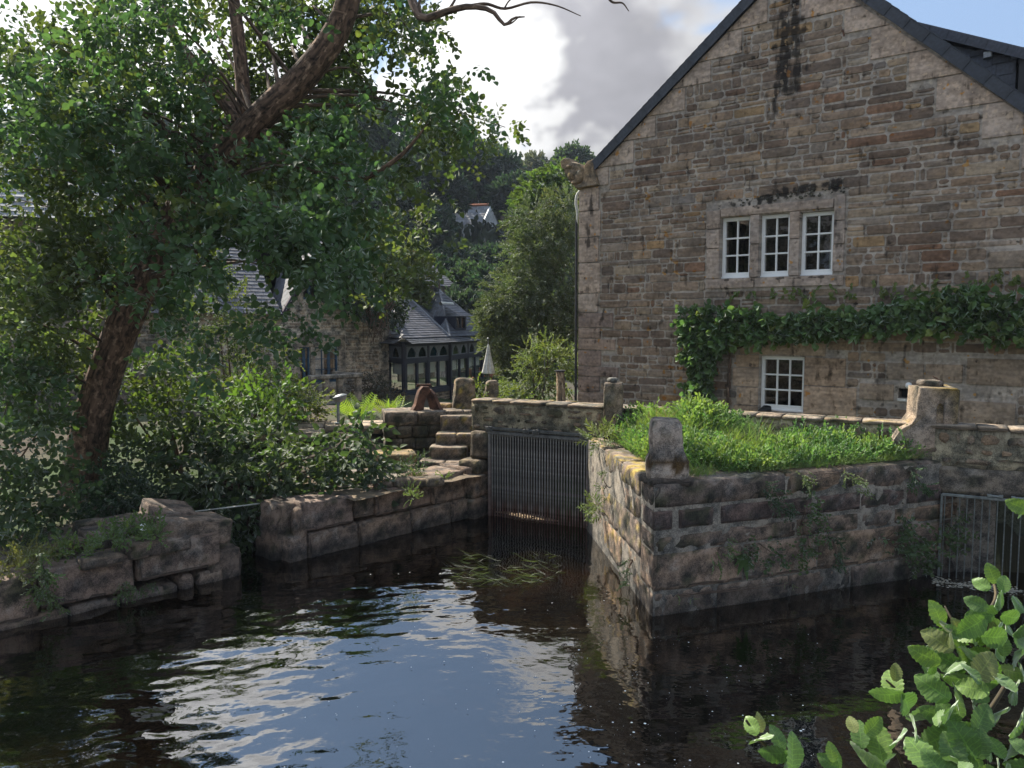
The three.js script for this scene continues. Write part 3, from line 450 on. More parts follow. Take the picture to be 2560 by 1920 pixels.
const rustBar = (y0, y1) => (x, y, z) => { const n = fbm(x * 9, y * 5, z * 9, 3), a = fbm(x * 40, y * 3, z * 40, 2), k = sstep(y0, y1, y + 0.5 * (n - 0.5) + 0.35 * (a - 0.5)); return [mix(0.19, 0.33, k), mix(0.09, 0.32, k), mix(0.066, 0.30, k)].map((v) => v * (0.7 + 0.6 * n)); };
{
  const yaw = Math.atan2(-WE.z, WE.x), gate = thing('water_grating', 'tall dark steel grating with rust stained bars closing the mill leat', 'grating', wallAt(1.02, 0, 0.0));
  const W = 2.0, n = 35, y0 = -0.35, y1 = 1.56, out = 0.1;
  const barG = tint(boxUV(new THREE.BoxGeometry(0.022, y1 - y0, 0.05)).translate(0, (y1 + y0) / 2, 0), rustBar(0.25, 0.95));
  const variants = [0, 1, 2, 3].map((k) => tint(new THREE.BoxGeometry(0.021, y1 - y0 - 0.03, 0.018, 1, 16, 1).translate(0, (y1 + y0) / 2, 0), (x, y, z) => rustBar(-0.05, 0.62)(x + k * 3.1, y, z))); variants.forEach(boxUV);
  for (let i = 0; i < n; i++) put(gate, 'bar', variants[i % 4], M.iron, wallAt(0.06 + (W - 0.1) * (i + 0.5) / n, 0, out), [0, yaw, 0]);
  for (const s of [0.03, W + 0.0]) put(gate, 'side_frame', tint(boxUV(bar(0.05, y1 - y0 + 0.06, 0.07)).translate(0, (y1 + y0) / 2, 0), rustBar(0.05, 0.7)), M.iron, wallAt(s, 0, out), [0, yaw, 0]);
  put(gate, 'top_frame', tint(bar(W + 0.02, 0.055, 0.075), [0.2, 0.2, 0.195]), M.iron, wallAt(W / 2 + 0.01, y1 + 0.005, out + 0.004), [0, yaw, 0]);
  put(gate, 'rail', tint(bar(W + 0.12, 0.05, 0.05), [0.15, 0.15, 0.14]), M.iron, wallAt(W / 2 + 0.02, y1 + 0.085, out + 0.03), [0, yaw, 0]);
  const lug = tint(merge([bar(0.11, 0.085, 0.09), new THREE.CylinderGeometry(0.035, 0.035, 0.12, 12).rotateX(Math.PI / 2).translate(0.02, 0.02, 0.01)]), [0.12, 0.12, 0.115]);
  for (const s of [0.06, 0.82, 1.02, 1.94]) put(gate, 'roller_bracket', lug, M.iron, wallAt(s, y1 + 0.075, out + 0.045), [0, yaw, 0]);
  put(gate, 'cross_bar', tint(bar(W, 0.05, 0.02), [0.1, 0.07, 0.06]), M.iron, wallAt(W / 2, 0.55, out - 0.05), [0, yaw, 0]);
  // dark leat behind the bars
  const bx = (w, h, d, s, y, o) => set(boxUV(new THREE.BoxGeometry(w, h, d)), wallAt(s, y, o), yaw);
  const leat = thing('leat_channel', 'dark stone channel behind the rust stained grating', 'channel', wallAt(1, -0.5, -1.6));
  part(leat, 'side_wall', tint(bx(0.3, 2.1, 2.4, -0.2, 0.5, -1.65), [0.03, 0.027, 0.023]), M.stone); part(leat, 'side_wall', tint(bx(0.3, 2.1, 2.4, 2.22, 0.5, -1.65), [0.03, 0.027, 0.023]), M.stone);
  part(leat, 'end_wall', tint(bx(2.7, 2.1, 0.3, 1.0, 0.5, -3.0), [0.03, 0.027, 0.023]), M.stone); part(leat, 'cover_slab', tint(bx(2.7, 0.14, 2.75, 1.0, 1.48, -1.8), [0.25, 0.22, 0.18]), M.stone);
}
{ // right-hand grating, lighter, wider spaced
  const yaw = Math.atan2(-WE.z, WE.x), g = thing('steel_grating', 'galvanised steel grating of thin bars under the lintel at the right', 'grating', wallAt(8.6, 0, 0.05)); const W = 2.4, S = 7.42, n = 27, y1 = 1.17;
  const b = boxUV(new THREE.CylinderGeometry(0.0085, 0.0085, 1.5, 8)).translate(0, 0.42, 0);
  for (let i = 0; i < n; i++) put(g, 'bar', b, M.steel, wallAt(S + 0.02 + (W - 0.04) * i / (n - 1), 0, 0.06));
  put(g, 'top_frame', bar(W + 0.03, 0.04, 0.03), M.steel, wallAt(S + W / 2, y1, 0.06), [0, yaw, 0]); put(g, 'side_frame', bar(0.035, 1.55, 0.03).translate(0, 0.4, 0), M.steel, wallAt(S - 0.02, 0, 0.062), [0, yaw, 0]);
  const hg = merge([new THREE.CylinderGeometry(0.02, 0.02, 0.1, 10).rotateZ(Math.PI / 2), bar(0.05, 0.05, 0.03).translate(0.07, 0, 0), bar(0.05, 0.05, 0.03).translate(-0.07, 0, 0)]);
  for (const s of [0.62, 0.9]) put(g, 'hinge', hg, M.steel, wallAt(S + s, y1 + 0.04, 0.075), [0, yaw, 0]);
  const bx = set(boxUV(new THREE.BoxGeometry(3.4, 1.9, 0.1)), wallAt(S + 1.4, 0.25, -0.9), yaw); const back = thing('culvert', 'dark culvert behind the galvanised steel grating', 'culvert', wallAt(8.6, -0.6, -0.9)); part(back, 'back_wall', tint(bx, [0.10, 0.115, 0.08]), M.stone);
}
{ // jamb of blocks left of the gate, and the mossy cap stone by the steps
  const yaw = Math.atan2(-WE.z, WE.x), r = rng(61), j = thing('gate_pier', 'stack of dark granite blocks left of the rust stained grating', 'stone pier', wallAt(-0.3, 0, 0.1));
  const b = (w, h, d, s, y, o, c, m, k = {}) => { const g = block(w, h, d, Math.floor(r() * 1e5), { amp: 0.018, round: 0.05, cell: 0.08, ...k }); set(g, wallAt(s, y, o), yaw + (r() - 0.5) * 0.06); tint(g, mossy(c, m)); part(j, 'block', g, M.stone); };
  b(0.34, 0.52, 0.45, -0.18, 1.32, -0.02, [0.14, 0.125, 0.10], { moss: 0.55, pale: 0.2 });
  b(0.44, 0.26, 0.5, -0.27, 0.93, 0.16, [0.2, 0.175, 0.13], { moss: 0.6, lichen: 0.1 });
  b(0.40, 0.42, 0.6, -0.26, 0.58, 0.2, [0.26, 0.205, 0.16], { moss: 0.1 });
  b(0.46, 0.45, 0.6, -0.28, 0.14, 0.2, [0.24, 0.19, 0.15], { moss: 0.1 });
  b(0.46, 0.4, 0.6, -0.28, -0.27, 0.21, [0.12, 0.1, 0.08], { moss: 0.1 });
}
const QA = V(-3.25, 0, -11.62), QB = V(-0.62, 0, -14.45);      // waterside line of the right part of the left quay
{
  const r = rng(71), q = thing('right_quay', 'low quay of big worn granite blocks running from the inlet to the steps', 'quay', V(-2.2, 0, -13.4));
  const dir = QB.clone().sub(QA).setY(0).normalize(), L = QA.distanceTo(QB), out = V(-dir.z, 0, dir.x), tOf = (px, py) => { const w = out, d = ray(px, py), t = QA.clone().sub(V(0, EYE, 0)).dot(w) / d.dot(w), p = d.multiplyScalar(t); return p.sub(V(QA.x, EYE, QA.z)).setY(0).dot(dir) / L; };
  const f = (l, y) => l.slice(0, -1).map((v, i) => [tOf(v, y), tOf(l[i + 1], y)]); const m = { moss: 0.08, pale: 0.12, wet: 0.2 }, o = { amp: 0.02, round: 0.03, cell: 0.055, skew: 0.03 };
  run(q, QA, QB, f([757, 883], 1300), 0.40, 0.86, 0.7, r, { o, m, proud: 0.05, tone: [0.24, 0.2, 0.18] });
  run(q, QA, QB, f([886, 937], 1290), 0.44, 0.80, 0.7, r, { o, m, proud: 0.03 });
  run(q, QA, QB, f([939, 1078], 1270), 0.40, 0.84, 0.7, r, { o, m, proud: 0.05, tone: [0.27, 0.215, 0.18] });
  run(q, QA, QB, f([1080, 1162], 1240), 0.38, 0.92, 0.75, r, { o, m, proud: 0.02, tone: [0.26, 0.21, 0.17] });
  run(q, QA, QB, f([1164, 1232], 1220), 0.32, 0.95, 0.75, r, { o, m, proud: 0.02, tone: [0.25, 0.2, 0.165] });
  run(q, QA, QB, f([722, 770, 897, 1030, 1130, 1232], 1340), -0.05, 0.39, 0.72, r, { o, m: { ...m, wet: 0.16 }, proud: 0.04 });
  run(q, QA, QB, f([735, 900, 1060, 1232], 1340), -0.5, -0.06, 0.7, r, { o, m: { ...m, wet: 0.16 }, proud: 0.02 });
  // end towards the inlet: two upright stones
  const b = (x, y, z, w, h, d, yaw, c) => { const g = block(w, h, d, Math.floor(r() * 1e5), { amp: 0.03, round: 0.08, cell: 0.07 }); set(g, V(x, y, z), yaw, (r() - 0.5) * 0.1, (r() - 0.5) * 0.1); tint(g, mossy(c, m)); part(q, 'block', g, M.stone); };
  b(-3.55, 0.5, -11.95, 0.5, 0.72, 0.5, 0.9, [0.2, 0.165, 0.14]); b(-3.62, 0.05, -12.0, 0.52, 0.5, 0.6, 0.8, [0.16, 0.13, 0.11]); b(-3.9, 0.35, -12.5, 0.5, 0.9, 0.7, 1.0, [0.17, 0.14, 0.12]); b(-3.3, 0.55, -11.86, 0.22, 0.5, 0.4, 0.7, [0.22, 0.18, 0.15]);
  // packed earth and small rubble behind the edge
  const g = new THREE.PlaneGeometry(2.9, 2.0, 40, 28).rotateX(-Math.PI / 2), p = g.attributes.position; for (let i = 0; i < p.count; i++) p.setY(i, 0.82 + 0.07 * (fbm(p.getX(i) * 3, p.getZ(i) * 3, 6, 4) - 0.5) + 0.05 * sstep(0.3, -1.1, p.getZ(i)));
  g.applyMatrix4(new THREE.Matrix4().makeRotationY(Math.atan2(-dir.z, dir.x))).translate(-2.2, 0, -13.85); g.computeVertexNormals(); boxUV(g); tint(g, (x, y, z) => { const n = fbm(x * 4, z * 4, 3, 4), k = sstep(0.5, 0.62, fbm(x * 2.3, z * 2.3, 9, 3)); return [mix(0.24, 0.34, k) * (0.5 + n), mix(0.18, 0.29, k) * (0.5 + n), mix(0.12, 0.235, k) * (0.5 + n)]; }); part(q, 'earth_fill', g, M.ground);
}
{ // loose stones on the quay before the steps
  const r = rng(73); const st = (px, py, y, w, h, d, yaw, label, c) => { const p = onY(px, py, y), g = block(w, h, d, Math.floor(r() * 1e5), { amp: 0.025, round: 0.09, cell: 0.06 }); set(g, p.clone().add(V(0, h / 2 - 0.04, 0)), yaw); tint(g, mossy(c, { moss: 0.2, lichen: 0.3, pale: 0.3 })); return single('loose_stone', g, M.stone, label, 'stone'); };
  st(1030, 1212, 0.84, 0.62, 0.17, 0.3, 0.15, 'long flat sunlit stone lying on the quay before the steps', [0.26, 0.22, 0.17]); st(1085, 1210, 0.85, 0.34, 0.17, 0.3, 0.4, 'rounded stone on the quay right at the foot of the steps', [0.3, 0.26, 0.2]); st(962, 1215, 0.83, 0.36, 0.15, 0.3, -0.3, 'small stone on the quay beside the large leaved shrub', [0.24, 0.2, 0.16]);
  st(985, 1152, 0.98, 0.85, 0.22, 0.6, 0.2, 'flat stone with ochre lichen below the corner of the terrace wall', [0.32, 0.26, 0.15]);
}
{ // flight of stone steps up to the terrace
  const r = rng(81), S = thing('stone_steps', 'flight of five worn granite steps between terrace wall and gate pier', 'steps', V(-1.2, 0.7, -15));
  const rows = [[1030, 1164, 1186, 14.35, 0.24, 0.6], [1046, 1166, 1156, 14.75, 0.21, 0.55], [1072, 1168, 1119, 15.15, 0.24, 0.55], [1088, 1184, 1085, 15.5, 0.25, 0.55], [1100, 1188, 1040, 15.95, 0.28, 0.5]];
  rows.forEach(([x0, x1, py, d, h, dep], i) => { const a = at(x0, py, d), b = at(x1, py, d), w = b.x - a.x, top = a.y, tone = i === 0 ? [0.34, 0.29, 0.24] : [0.25, 0.215, 0.175]; const k = i % 2 ? [[0, 0.55], [0.55, 1]] : [[0, 1]]; for (const [u, v] of k) { const g = block(w * (v - u) - 0.01, h + 0.12, dep, Math.floor(r() * 1e5), { amp: 0.012, round: 0.016, cell: 0.06 }); set(g, V(a.x + w * (u + v) / 2, top - (h + 0.12) / 2, -d - dep / 2), -0.03 + (r() - 0.5) * 0.04, 0, (r() - 0.5) * 0.02); tint(g, mossy(tone, { moss: 0.42, lichen: i > 1 ? 0.08 : 0.02, pale: 0.45, wet: -1, seed: i })); part(S, 'step', g, M.stone); } });
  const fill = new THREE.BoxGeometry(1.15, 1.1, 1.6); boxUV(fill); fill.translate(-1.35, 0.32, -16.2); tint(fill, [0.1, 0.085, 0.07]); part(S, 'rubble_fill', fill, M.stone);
}
{ // retaining wall of the terrace, left of the steps
  const r = rng(91), a = at(960, 1085, 15.95), b = at(1192, 1085, 16.35), W = thing('terrace_wall', 'dark mossy rubble wall of the terrace left of the steps', 'wall', V(-1.7, 0.7, -16.3)); a.y = b.y = 0;
  const m = { moss: 0.62, pale: 0.45, wet: -1 }, o = { amp: 0.03, round: 0.02, cell: 0.08 };
  run(W, a, b, [[0, 0.36], [0.36, 0.66], [0.66, 0.86], [0.86, 1]], 1.48, 1.76, 0.95, r, { o, m: { ...m, moss: 0.5 }, tone: [0.24, 0.21, 0.17], proud: 0.03, gap: 0.01 });
  run(W, a, b, [[0, 0.14], [0.14, 0.30], [0.30, 0.48], [0.48, 0.7], [0.7, 1]], 1.22, 1.475, 0.9, r, { o, m, tone: [0.2, 0.18, 0.14], proud: 0.03, gap: 0.012 });
  run(W, a, b, [[0, 0.2], [0.2, 0.34], [0.34, 0.55], [0.55, 0.76], [0.76, 1]], 0.98, 1.215, 0.9, r, { o, m, tone: [0.2, 0.175, 0.13], proud: 0.03, gap: 0.012 });
  run(W, a, b, [[0, 0.28], [0.28, 0.6], [0.6, 1]], 0.66, 0.975, 0.9, r, { o, m, tone: [0.16, 0.14, 0.11], proud: 0.03, gap: 0.012 });
  const c = boxUV(new THREE.BoxGeometry(1.78, 1.0, 0.8)); c.translate(-1.64, 1.2, -16.65); tint(c, creamMortar); part(W, 'mortar_core', c, M.stone);
}
{ // pale slab walk on the left, bridging the inlet
  const r = rng(95), W = thing('slab_walk', 'pale sunlit stone slab walk behind the large leaved shrub', 'walkway', V(-4.6, 1.2, -17)); const row = (a, b, n, dep) => { const L = b.clone().sub(a); for (let i = 0; i < n; i++) { const p = a.clone().addScaledVector(L, (i + 0.5) / n), w = L.length() / n - 0.02, g = block(w, 0.2, dep, Math.floor(r() * 1e5), { amp: 0.012, round: 0.03, cell: 0.15 }); set(g, p.clone().add(V(0, -0.1, -dep / 2)), Math.atan2(-L.z, L.x)); tint(g, mossy([0.44, 0.39, 0.32], { moss: 0.05, pale: 0.4, wet: -1 })); part(W, 'slab', g, M.stone); } };
  row(onY(715, 1068, 1.42), onY(962, 1062, 1.42), 3, 0.9); row(onY(560, 1088, 1.40), onY(800, 1082, 1.40), 2, 0.8);
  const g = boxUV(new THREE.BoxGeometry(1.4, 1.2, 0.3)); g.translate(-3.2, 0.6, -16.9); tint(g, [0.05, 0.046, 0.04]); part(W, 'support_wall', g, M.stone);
}
{ // left part of the left quay
  const r = rng(101), A = V(-9.4, 0, -5.7), B = V(-4.03, 0, -10.77), q = thing('left_quay', 'low quay of long worn granite blocks at the lower left', 'quay', V(-6, 0, -9.6)), dir = B.clone().sub(A).normalize(), L = A.distanceTo(B), out = V(-dir.z, 0, dir.x);
  const tOf = (px, py) => { const d = ray(px, py), t = A.clone().sub(V(0, EYE, 0)).dot(out) / d.dot(out), p = d.multiplyScalar(t); return p.sub(V(A.x, EYE, A.z)).setY(0).dot(dir) / L; }, f = (l, y) => l.slice(0, -1).map((v, i) => [tOf(v, y), tOf(l[i + 1], y)]);
  const m = { moss: 0.06, pale: 0.1, wet: 0.03 }, o = { amp: 0.018, round: 0.028, cell: 0.055, skew: 0.015 };
  run(q, A, B, f([-700, -330, 96], 1480), 0.06, 0.60, 0.75, r, { o, m, tone: [0.25, 0.205, 0.175], proud: 0.03 });
  run(q, A, B, f([98, 337], 1440), 0.13, 0.62, 0.8, r, { o, m, tone: [0.235, 0.19, 0.165], proud: 0.02 });
  run(q, A, B, f([340, 553], 1390), 0.22, 0.72, 0.95, r, { o: { ...o, round: 0.035 }, m: { ...m, pale: 0.3 }, tone: [0.235, 0.195, 0.17], proud: 0.06 });
  run(q, A, B, f([-700, -200, 170, 300, 445], 1500), -0.35, 0.10, 0.8, r, { o, m, proud: 0.03 });
  run(q, A, B, f([448, 492], 1450), -0.2, 0.2, 0.7, r, { o: { ...o, round: 0.1 }, m, proud: 0.02 }); run(q, A, B, f([494, 560], 1440), -0.3, 0.18, 0.7, r, { o, m, proud: 0.02 });
  const b = (px, py, y, w, h, d, yaw, c, k = {}) => { const p = onY(px, py, y), g = block(w, h, d, Math.floor(r() * 1e5), { amp: 0.024, round: 0.035, cell: 0.055, ...k }); set(g, p.add(V(0, -h / 2, 0)), yaw, k.pitch ?? 0, k.roll ?? 0); tint(g, mossy(c, { moss: 0.1, pale: 0.35, wet: 0.0 })); part(q, 'block', g, M.stone); };
  // the heap of slabs on top at its right end
  b(465, 1290, 0.90, 1.0, 0.34, 0.75, 0.76, [0.24, 0.205, 0.175], { roll: -0.14 }); b(418, 1262, 1.0, 0.62, 0.34, 0.7, 0.62, [0.22, 0.185, 0.16], { pitch: 0.1, roll: -0.22 }); b(335, 1290, 0.92, 0.72, 0.4, 0.5, 0.7, [0.19, 0.16, 0.135]); b(255, 1320, 0.84, 0.5, 0.3, 0.5, 0.75, [0.16, 0.135, 0.115]); b(222, 1300, 0.85, 0.34, 0.26, 0.3, 0.9, [0.3, 0.26, 0.22]); b(165, 1345, 0.80, 0.34, 0.5, 0.4, 0.8, [0.15, 0.125, 0.1]); b(390, 1345, 0.74, 0.8, 0.2, 0.4, 0.75, [0.24, 0.2, 0.17]); b(250, 1385, 0.68, 0.5, 0.14, 0.35, 0.7, [0.2, 0.17, 0.14]);
  b(520, 1360, 0.42, 0.5, 0.8, 0.9, 0.9, [0.14, 0.12, 0.105]);
  const g = new THREE.PlaneGeometry(6.6, 1.6, 74, 20).rotateX(-Math.PI / 2), p = g.attributes.position; for (let i = 0; i < p.count; i++) p.setY(i, 0.60 + 0.10 * (fbm(p.getX(i) * 2.5, p.getZ(i) * 2.5, 2, 4) - 0.5) + 0.12 * sstep(0.6, -0.9, p.getZ(i)));
  g.applyMatrix4(new THREE.Matrix4().makeRotationY(Math.atan2(-dir.z, dir.x))).translate(-7.6, 0, -8.75); g.computeVertexNormals(); boxUV(g); tint(g, (x, y, z) => { const n = fbm(x * 4, z * 4, 3, 4); return [0.17 * (0.5 + n), 0.135 * (0.5 + n), 0.10 * (0.5 + n)]; }); part(q, 'earth_fill', g, M.ground);
}
{ // white hose across the inlet
  const g = limb([onY(392, 1296, 1.0), at(470, 1281, 11.7), at(560, 1270, 11.9), at(655, 1258, 12.1)], [0.011, 0.011], { seg: 24, sides: 8 }); single('hose', g, M.hose, 'pale plastic hose spanning the gap between the two quays', 'hose');
  const c = single('bottle_cap', set(new THREE.CylinderGeometry(0.045, 0.05, 0.03, 16), onY(358, 1318, 0.93), 0, 1.1, 0), M.white, 'small round white cap lying among ivy on the left quay', 'cap');
}
// ---------------------------------------------------------------- standing stones and posts
{
  const r = rng(111);
  { // corner post: wider foot, rounded head
    const T = thing('granite_post', 'stout round headed granite post with a moss patch on the island corner', 'stone post', V(1.93, ISLE_Y, -9.72));
    const g = block(0.515, 0.78, 0.45, 3, { amp: 0.012, round: 0.10, cell: 0.04 }), p = g.attributes.position; for (let i = 0; i < p.count; i++) { const y = p.getY(i) + 0.39, k = mix(1, 0.80, sstep(0.26, 0.38, y)) * mix(1, 0.92, sstep(0.4, 0.78, y)); p.setX(i, p.getX(i) * k + 0.02 * sstep(0.3, 0.5, y) * -1); p.setZ(i, p.getZ(i) * mix(1, k, 0.7)); } smooth(g); boxUV(g);
    tint(g, (x, y, z, nx, ny, nz) => { const c = mossy([0.37, 0.345, 0.315], { moss: 0.0, pale: 0.5, wet: -9 })(x, y, z, nx, ny, nz), n = fbm(x * 9, y * 9, z * 9, 4), m = sstep(0.50, 0.56, n * 0.5 + 0.27 * Math.exp(-(((y + 0.16) / 0.09) ** 2)) + 0.12) * sstep(-0.05, 0.1, nz); return c.map((v, q) => mix(v, [0.095, 0.055, 0.018][q], m)); });
    set(g, V(1.93, ISLE_Y + 0.37, -9.72), -0.12); part(T, 'shaft', g, M.stone);
    const f = block(0.56, 0.12, 0.5, 33, { amp: 0.015, round: 0.04, cell: 0.06 }); tint(f, mossy([0.26, 0.21, 0.17], { moss: 0.3 })); set(f, V(1.93, ISLE_Y - 0.01, -9.72), 0.2); part(T, 'foot', f, M.stone);
  }
  { // slim square post by the gate
    const T = thing('square_post', 'slim square granite post with a pebble on top beside the grating', 'stone post', V(1.71, ISLE_Y, -13.2));
    const g = block(0.31, 1.04, 0.28, 5, { amp: 0.008, round: 0.025, cell: 0.05 }); tint(g, mossy([0.30, 0.255, 0.2], { moss: 0.4, pale: 0.5, wet: -9 })); set(g, V(1.71, ISLE_Y + 0.42, -13.2), -0.25); part(T, 'shaft', g, M.stone);
    const f = block(0.36, 0.42, 0.32, 6, { amp: 0.012, round: 0.03, cell: 0.05 }); tint(f, mossy([0.24, 0.2, 0.15], { moss: 0.5 })); set(f, V(1.73, ISLE_Y + 0.05, -13.18), -0.25); part(T, 'foot', f, M.stone);
    const c = block(0.16, 0.09, 0.14, 7, { amp: 0.012, round: 0.05, cell: 0.03 }); tint(c, [0.42, 0.38, 0.32]); set(c, V(1.69, ISLE_Y + 0.975, -13.2), 0.4); single('pebble', c, M.stone, 'grey pebble resting on the slim square post', 'stone');
  }
  { // carved post at the island's right end: stepped to the left, a rounded groove in its face
    const T = thing('carved_post', 'tall carved granite post with a groove and yellow lichen at the island end', 'stone post', V(6.0, ISLE_Y, -11.35)); const yaw = -0.12;
    const s = new THREE.Shape(); [[-0.42, 0], [0.30, -0.01], [0.33, 0.35], [0.33, 0.98], [0.30, 1.0], [-0.17, 1.0], [-0.19, 0.6], [-0.26, 0.49], [-0.40, 0.40], [-0.49, 0.26], [-0.48, 0.08]].forEach(([x, y], i) => i ? s.lineTo(x, y) : s.moveTo(x, y)); s.closePath();
    const h = new THREE.Path(); h.moveTo(0.03, 0.16); h.lineTo(0.19, 0.16); h.lineTo(0.19, 0.74); h.absarc(0.11, 0.74, 0.08, 0, Math.PI, false); h.lineTo(0.03, 0.16); s.holes.push(h);
    const face = new THREE.ExtrudeGeometry(s, { depth: 0.07, bevelEnabled: true, bevelSize: 0.025, bevelThickness: 0.02, bevelSegments: 2, curveSegments: 10 }).translate(0, 0, 0.16);
    const s2 = s.clone(); s2.holes = []; const back = new THREE.ExtrudeGeometry(s2, { depth: 0.26, bevelEnabled: true, bevelSize: 0.035, bevelThickness: 0.06, bevelSegments: 3 }).translate(0, 0, -0.11);
    const g = merge([face, back]), p = g.attributes.position; for (let i = 0; i < p.count; i++) { const x = p.getX(i), y = p.getY(i), z = p.getZ(i), a = 0.055; p.setXYZ(i, x + a * (fbm(x * 7, y * 7, z * 7, 3) - 0.5), y + a * (fbm(x * 7 + 9, y * 7, z * 7, 3) - 0.5), z + a * (fbm(x * 7, y * 7 + 9, z * 7, 3) - 0.5)); } g.computeVertexNormals(); boxUV(g);
    const paint = (x, y, z, nx, ny, nz) => { const c = mossy([0.36, 0.315, 0.26], { moss: 0.05, pale: 0.5, wet: -9 })(x, y, z, nx, ny, nz), n = fbm(x * 9, y * 9, z * 9, 4); const l = sstep(0.54, 0.62, n * 0.55 + 0.3 * Math.exp(-(((x + 0.24) / 0.14) ** 2) - (((y - 0.45) / 0.12) ** 2)) + 0.3 * Math.exp(-(((x - 0.28) / 0.09) ** 2) - (((y - 0.92) / 0.16) ** 2)) + 0.1); return c.map((v, q) => mix(v, [0.34, 0.22, 0.035][q], l)); };
    tint(g, paint); set(g, V(6.0, ISLE_Y, -11.35), yaw); part(T, 'shaft', g, M.stone);
    const k = block(0.30, 0.10, 0.26, 12, { amp: 0.02, round: 0.05, cell: 0.05 }); k.translate(0.03, 1.07, 0); tint(k, paint); set(k, V(6.0, ISLE_Y, -11.35), yaw); part(T, 'knob', k, M.stone);
    const ir = limb([V(0.20, 1.0, 0.05), V(0.19, 1.08, 0.05), V(0.13, 1.13, 0.05), V(0.06, 1.17, 0.04)], [0.012, 0.008], { seg: 10, sides: 6 }); set(ir, V(6.0, ISLE_Y, -11.35), yaw); part(T, 'iron_pin', ir, M.rust);
  }
  // two upright stones, rubble kerb, wooden post and pole in the yard
  const stone = (px, py, d, w, h, dd, yaw, label, c, m, top) => { const p = at(px, py, d), g = block(w, h, dd, Math.floor(r() * 1e5), { amp: 0.03, round: 0.07, cell: 0.06 }), q = g.attributes.position; for (let i = 0; i < q.count; i++) { const t = q.getY(i) / h + 0.5; q.setX(i, q.getX(i) * mix(1.04, top, t * t) + 0.04 * (t - 0.5)); } smooth(g); boxUV(g); tint(g, mossy(c, m)); set(g, p.add(V(0, h / 2, 0)), yaw, 0, (r() - 0.5) * 0.06); return single('standing_stone', g, M.stone, label, 'stone'); };
  stone(1161, 1045, 16.9, 0.50, 0.86, 0.34, 0.2, 'large upright stone with orange stains right of the rusty iron arch', [0.27, 0.225, 0.16], { moss: 0.35, lichen: 0.25, pale: 0.3, wet: -9 }, 0.8);
  stone(1229, 1003, 18.2, 0.31, 0.50, 0.26, 0.1, 'smaller upright stone at the left end of the parapet', [0.33, 0.28, 0.21], { moss: 0.2, lichen: 0.2, pale: 0.4, wet: -9 }, 0.85);
}
{
  const r = rng(121), k = thing('rubble_kerb', 'low ochre rubble kerb in the yard behind the parapet', 'wall', V(1, 1.5, -20)); const o = { amp: 0.03, round: 0.05, cell: 0.09 };
  const A = onY(1262, 1012, 1.62), B = onY(1445, 1004, 1.72); A.y = B.y = 0; run(k, A, B, splits(r, 7), 1.3, 1.74, 0.3, r, { o, m: { lichen: 0.45, moss: 0.25, pale: 0.3, wet: -9 }, tone: [0.36, 0.28, 0.18], proud: 0.05 }); run(k, A, B, splits(r, 6), 0.85, 1.3, 0.3, r, { o, m: { lichen: 0.3, moss: 0.3, pale: 0.3, wet: -9 }, tone: [0.33, 0.26, 0.17], proud: 0.03 });
  const A2 = at(1085, 1028, 16.9), B2 = at(1160, 1030, 16.7); A2.y = B2.y = 0; const k2 = thing('stained_ledge', 'short orange stained ledge under the rusty iron arch', 'ledge', V(-1.4, 1.6, -16.9)); run(k2, A2, B2, [[0, 0.55], [0.55, 1]], 1.55, 1.86, 0.35, r, { o, m: { lichen: 0.5, moss: 0.2, pale: 0.4, wet: -9 }, tone: [0.42, 0.31, 0.19] });
}
{
  const p = at(1401, 1012, 18.6), T = thing('wooden_post', 'weathered wooden post with a flat cap in the yard by the house corner', 'post', p.clone()), g = limb([p.clone().add(V(0.02, -0.4, 0)), p.clone().add(V(0.01, 0.4, 0)), p.clone().add(V(-0.01, 0.8, 0))], [0.125, 0.105, 0.1], { seg: 14, sides: 12, lump: 0.12 }); part(T, 'post', g, M.wood); part(T, 'cap', set(new THREE.CylinderGeometry(0.125, 0.125, 0.03, 14), p.clone().add(V(-0.01, 0.81, 0))), M.dark);
  const q = at(1361, 990, 20.5); const P = thing('metal_pole', 'thin grey metal pole standing in the sapling by the house corner', 'pole', q.clone()); part(P, 'pole', boxUV(new THREE.CylinderGeometry(0.022, 0.022, 1.55, 8)).translate(q.x, q.y + 0.55, q.z), M.steel); part(P, 'cap', new THREE.SphereGeometry(0.03, 8, 6).translate(q.x, q.y + 1.33, q.z), M.steel);
}
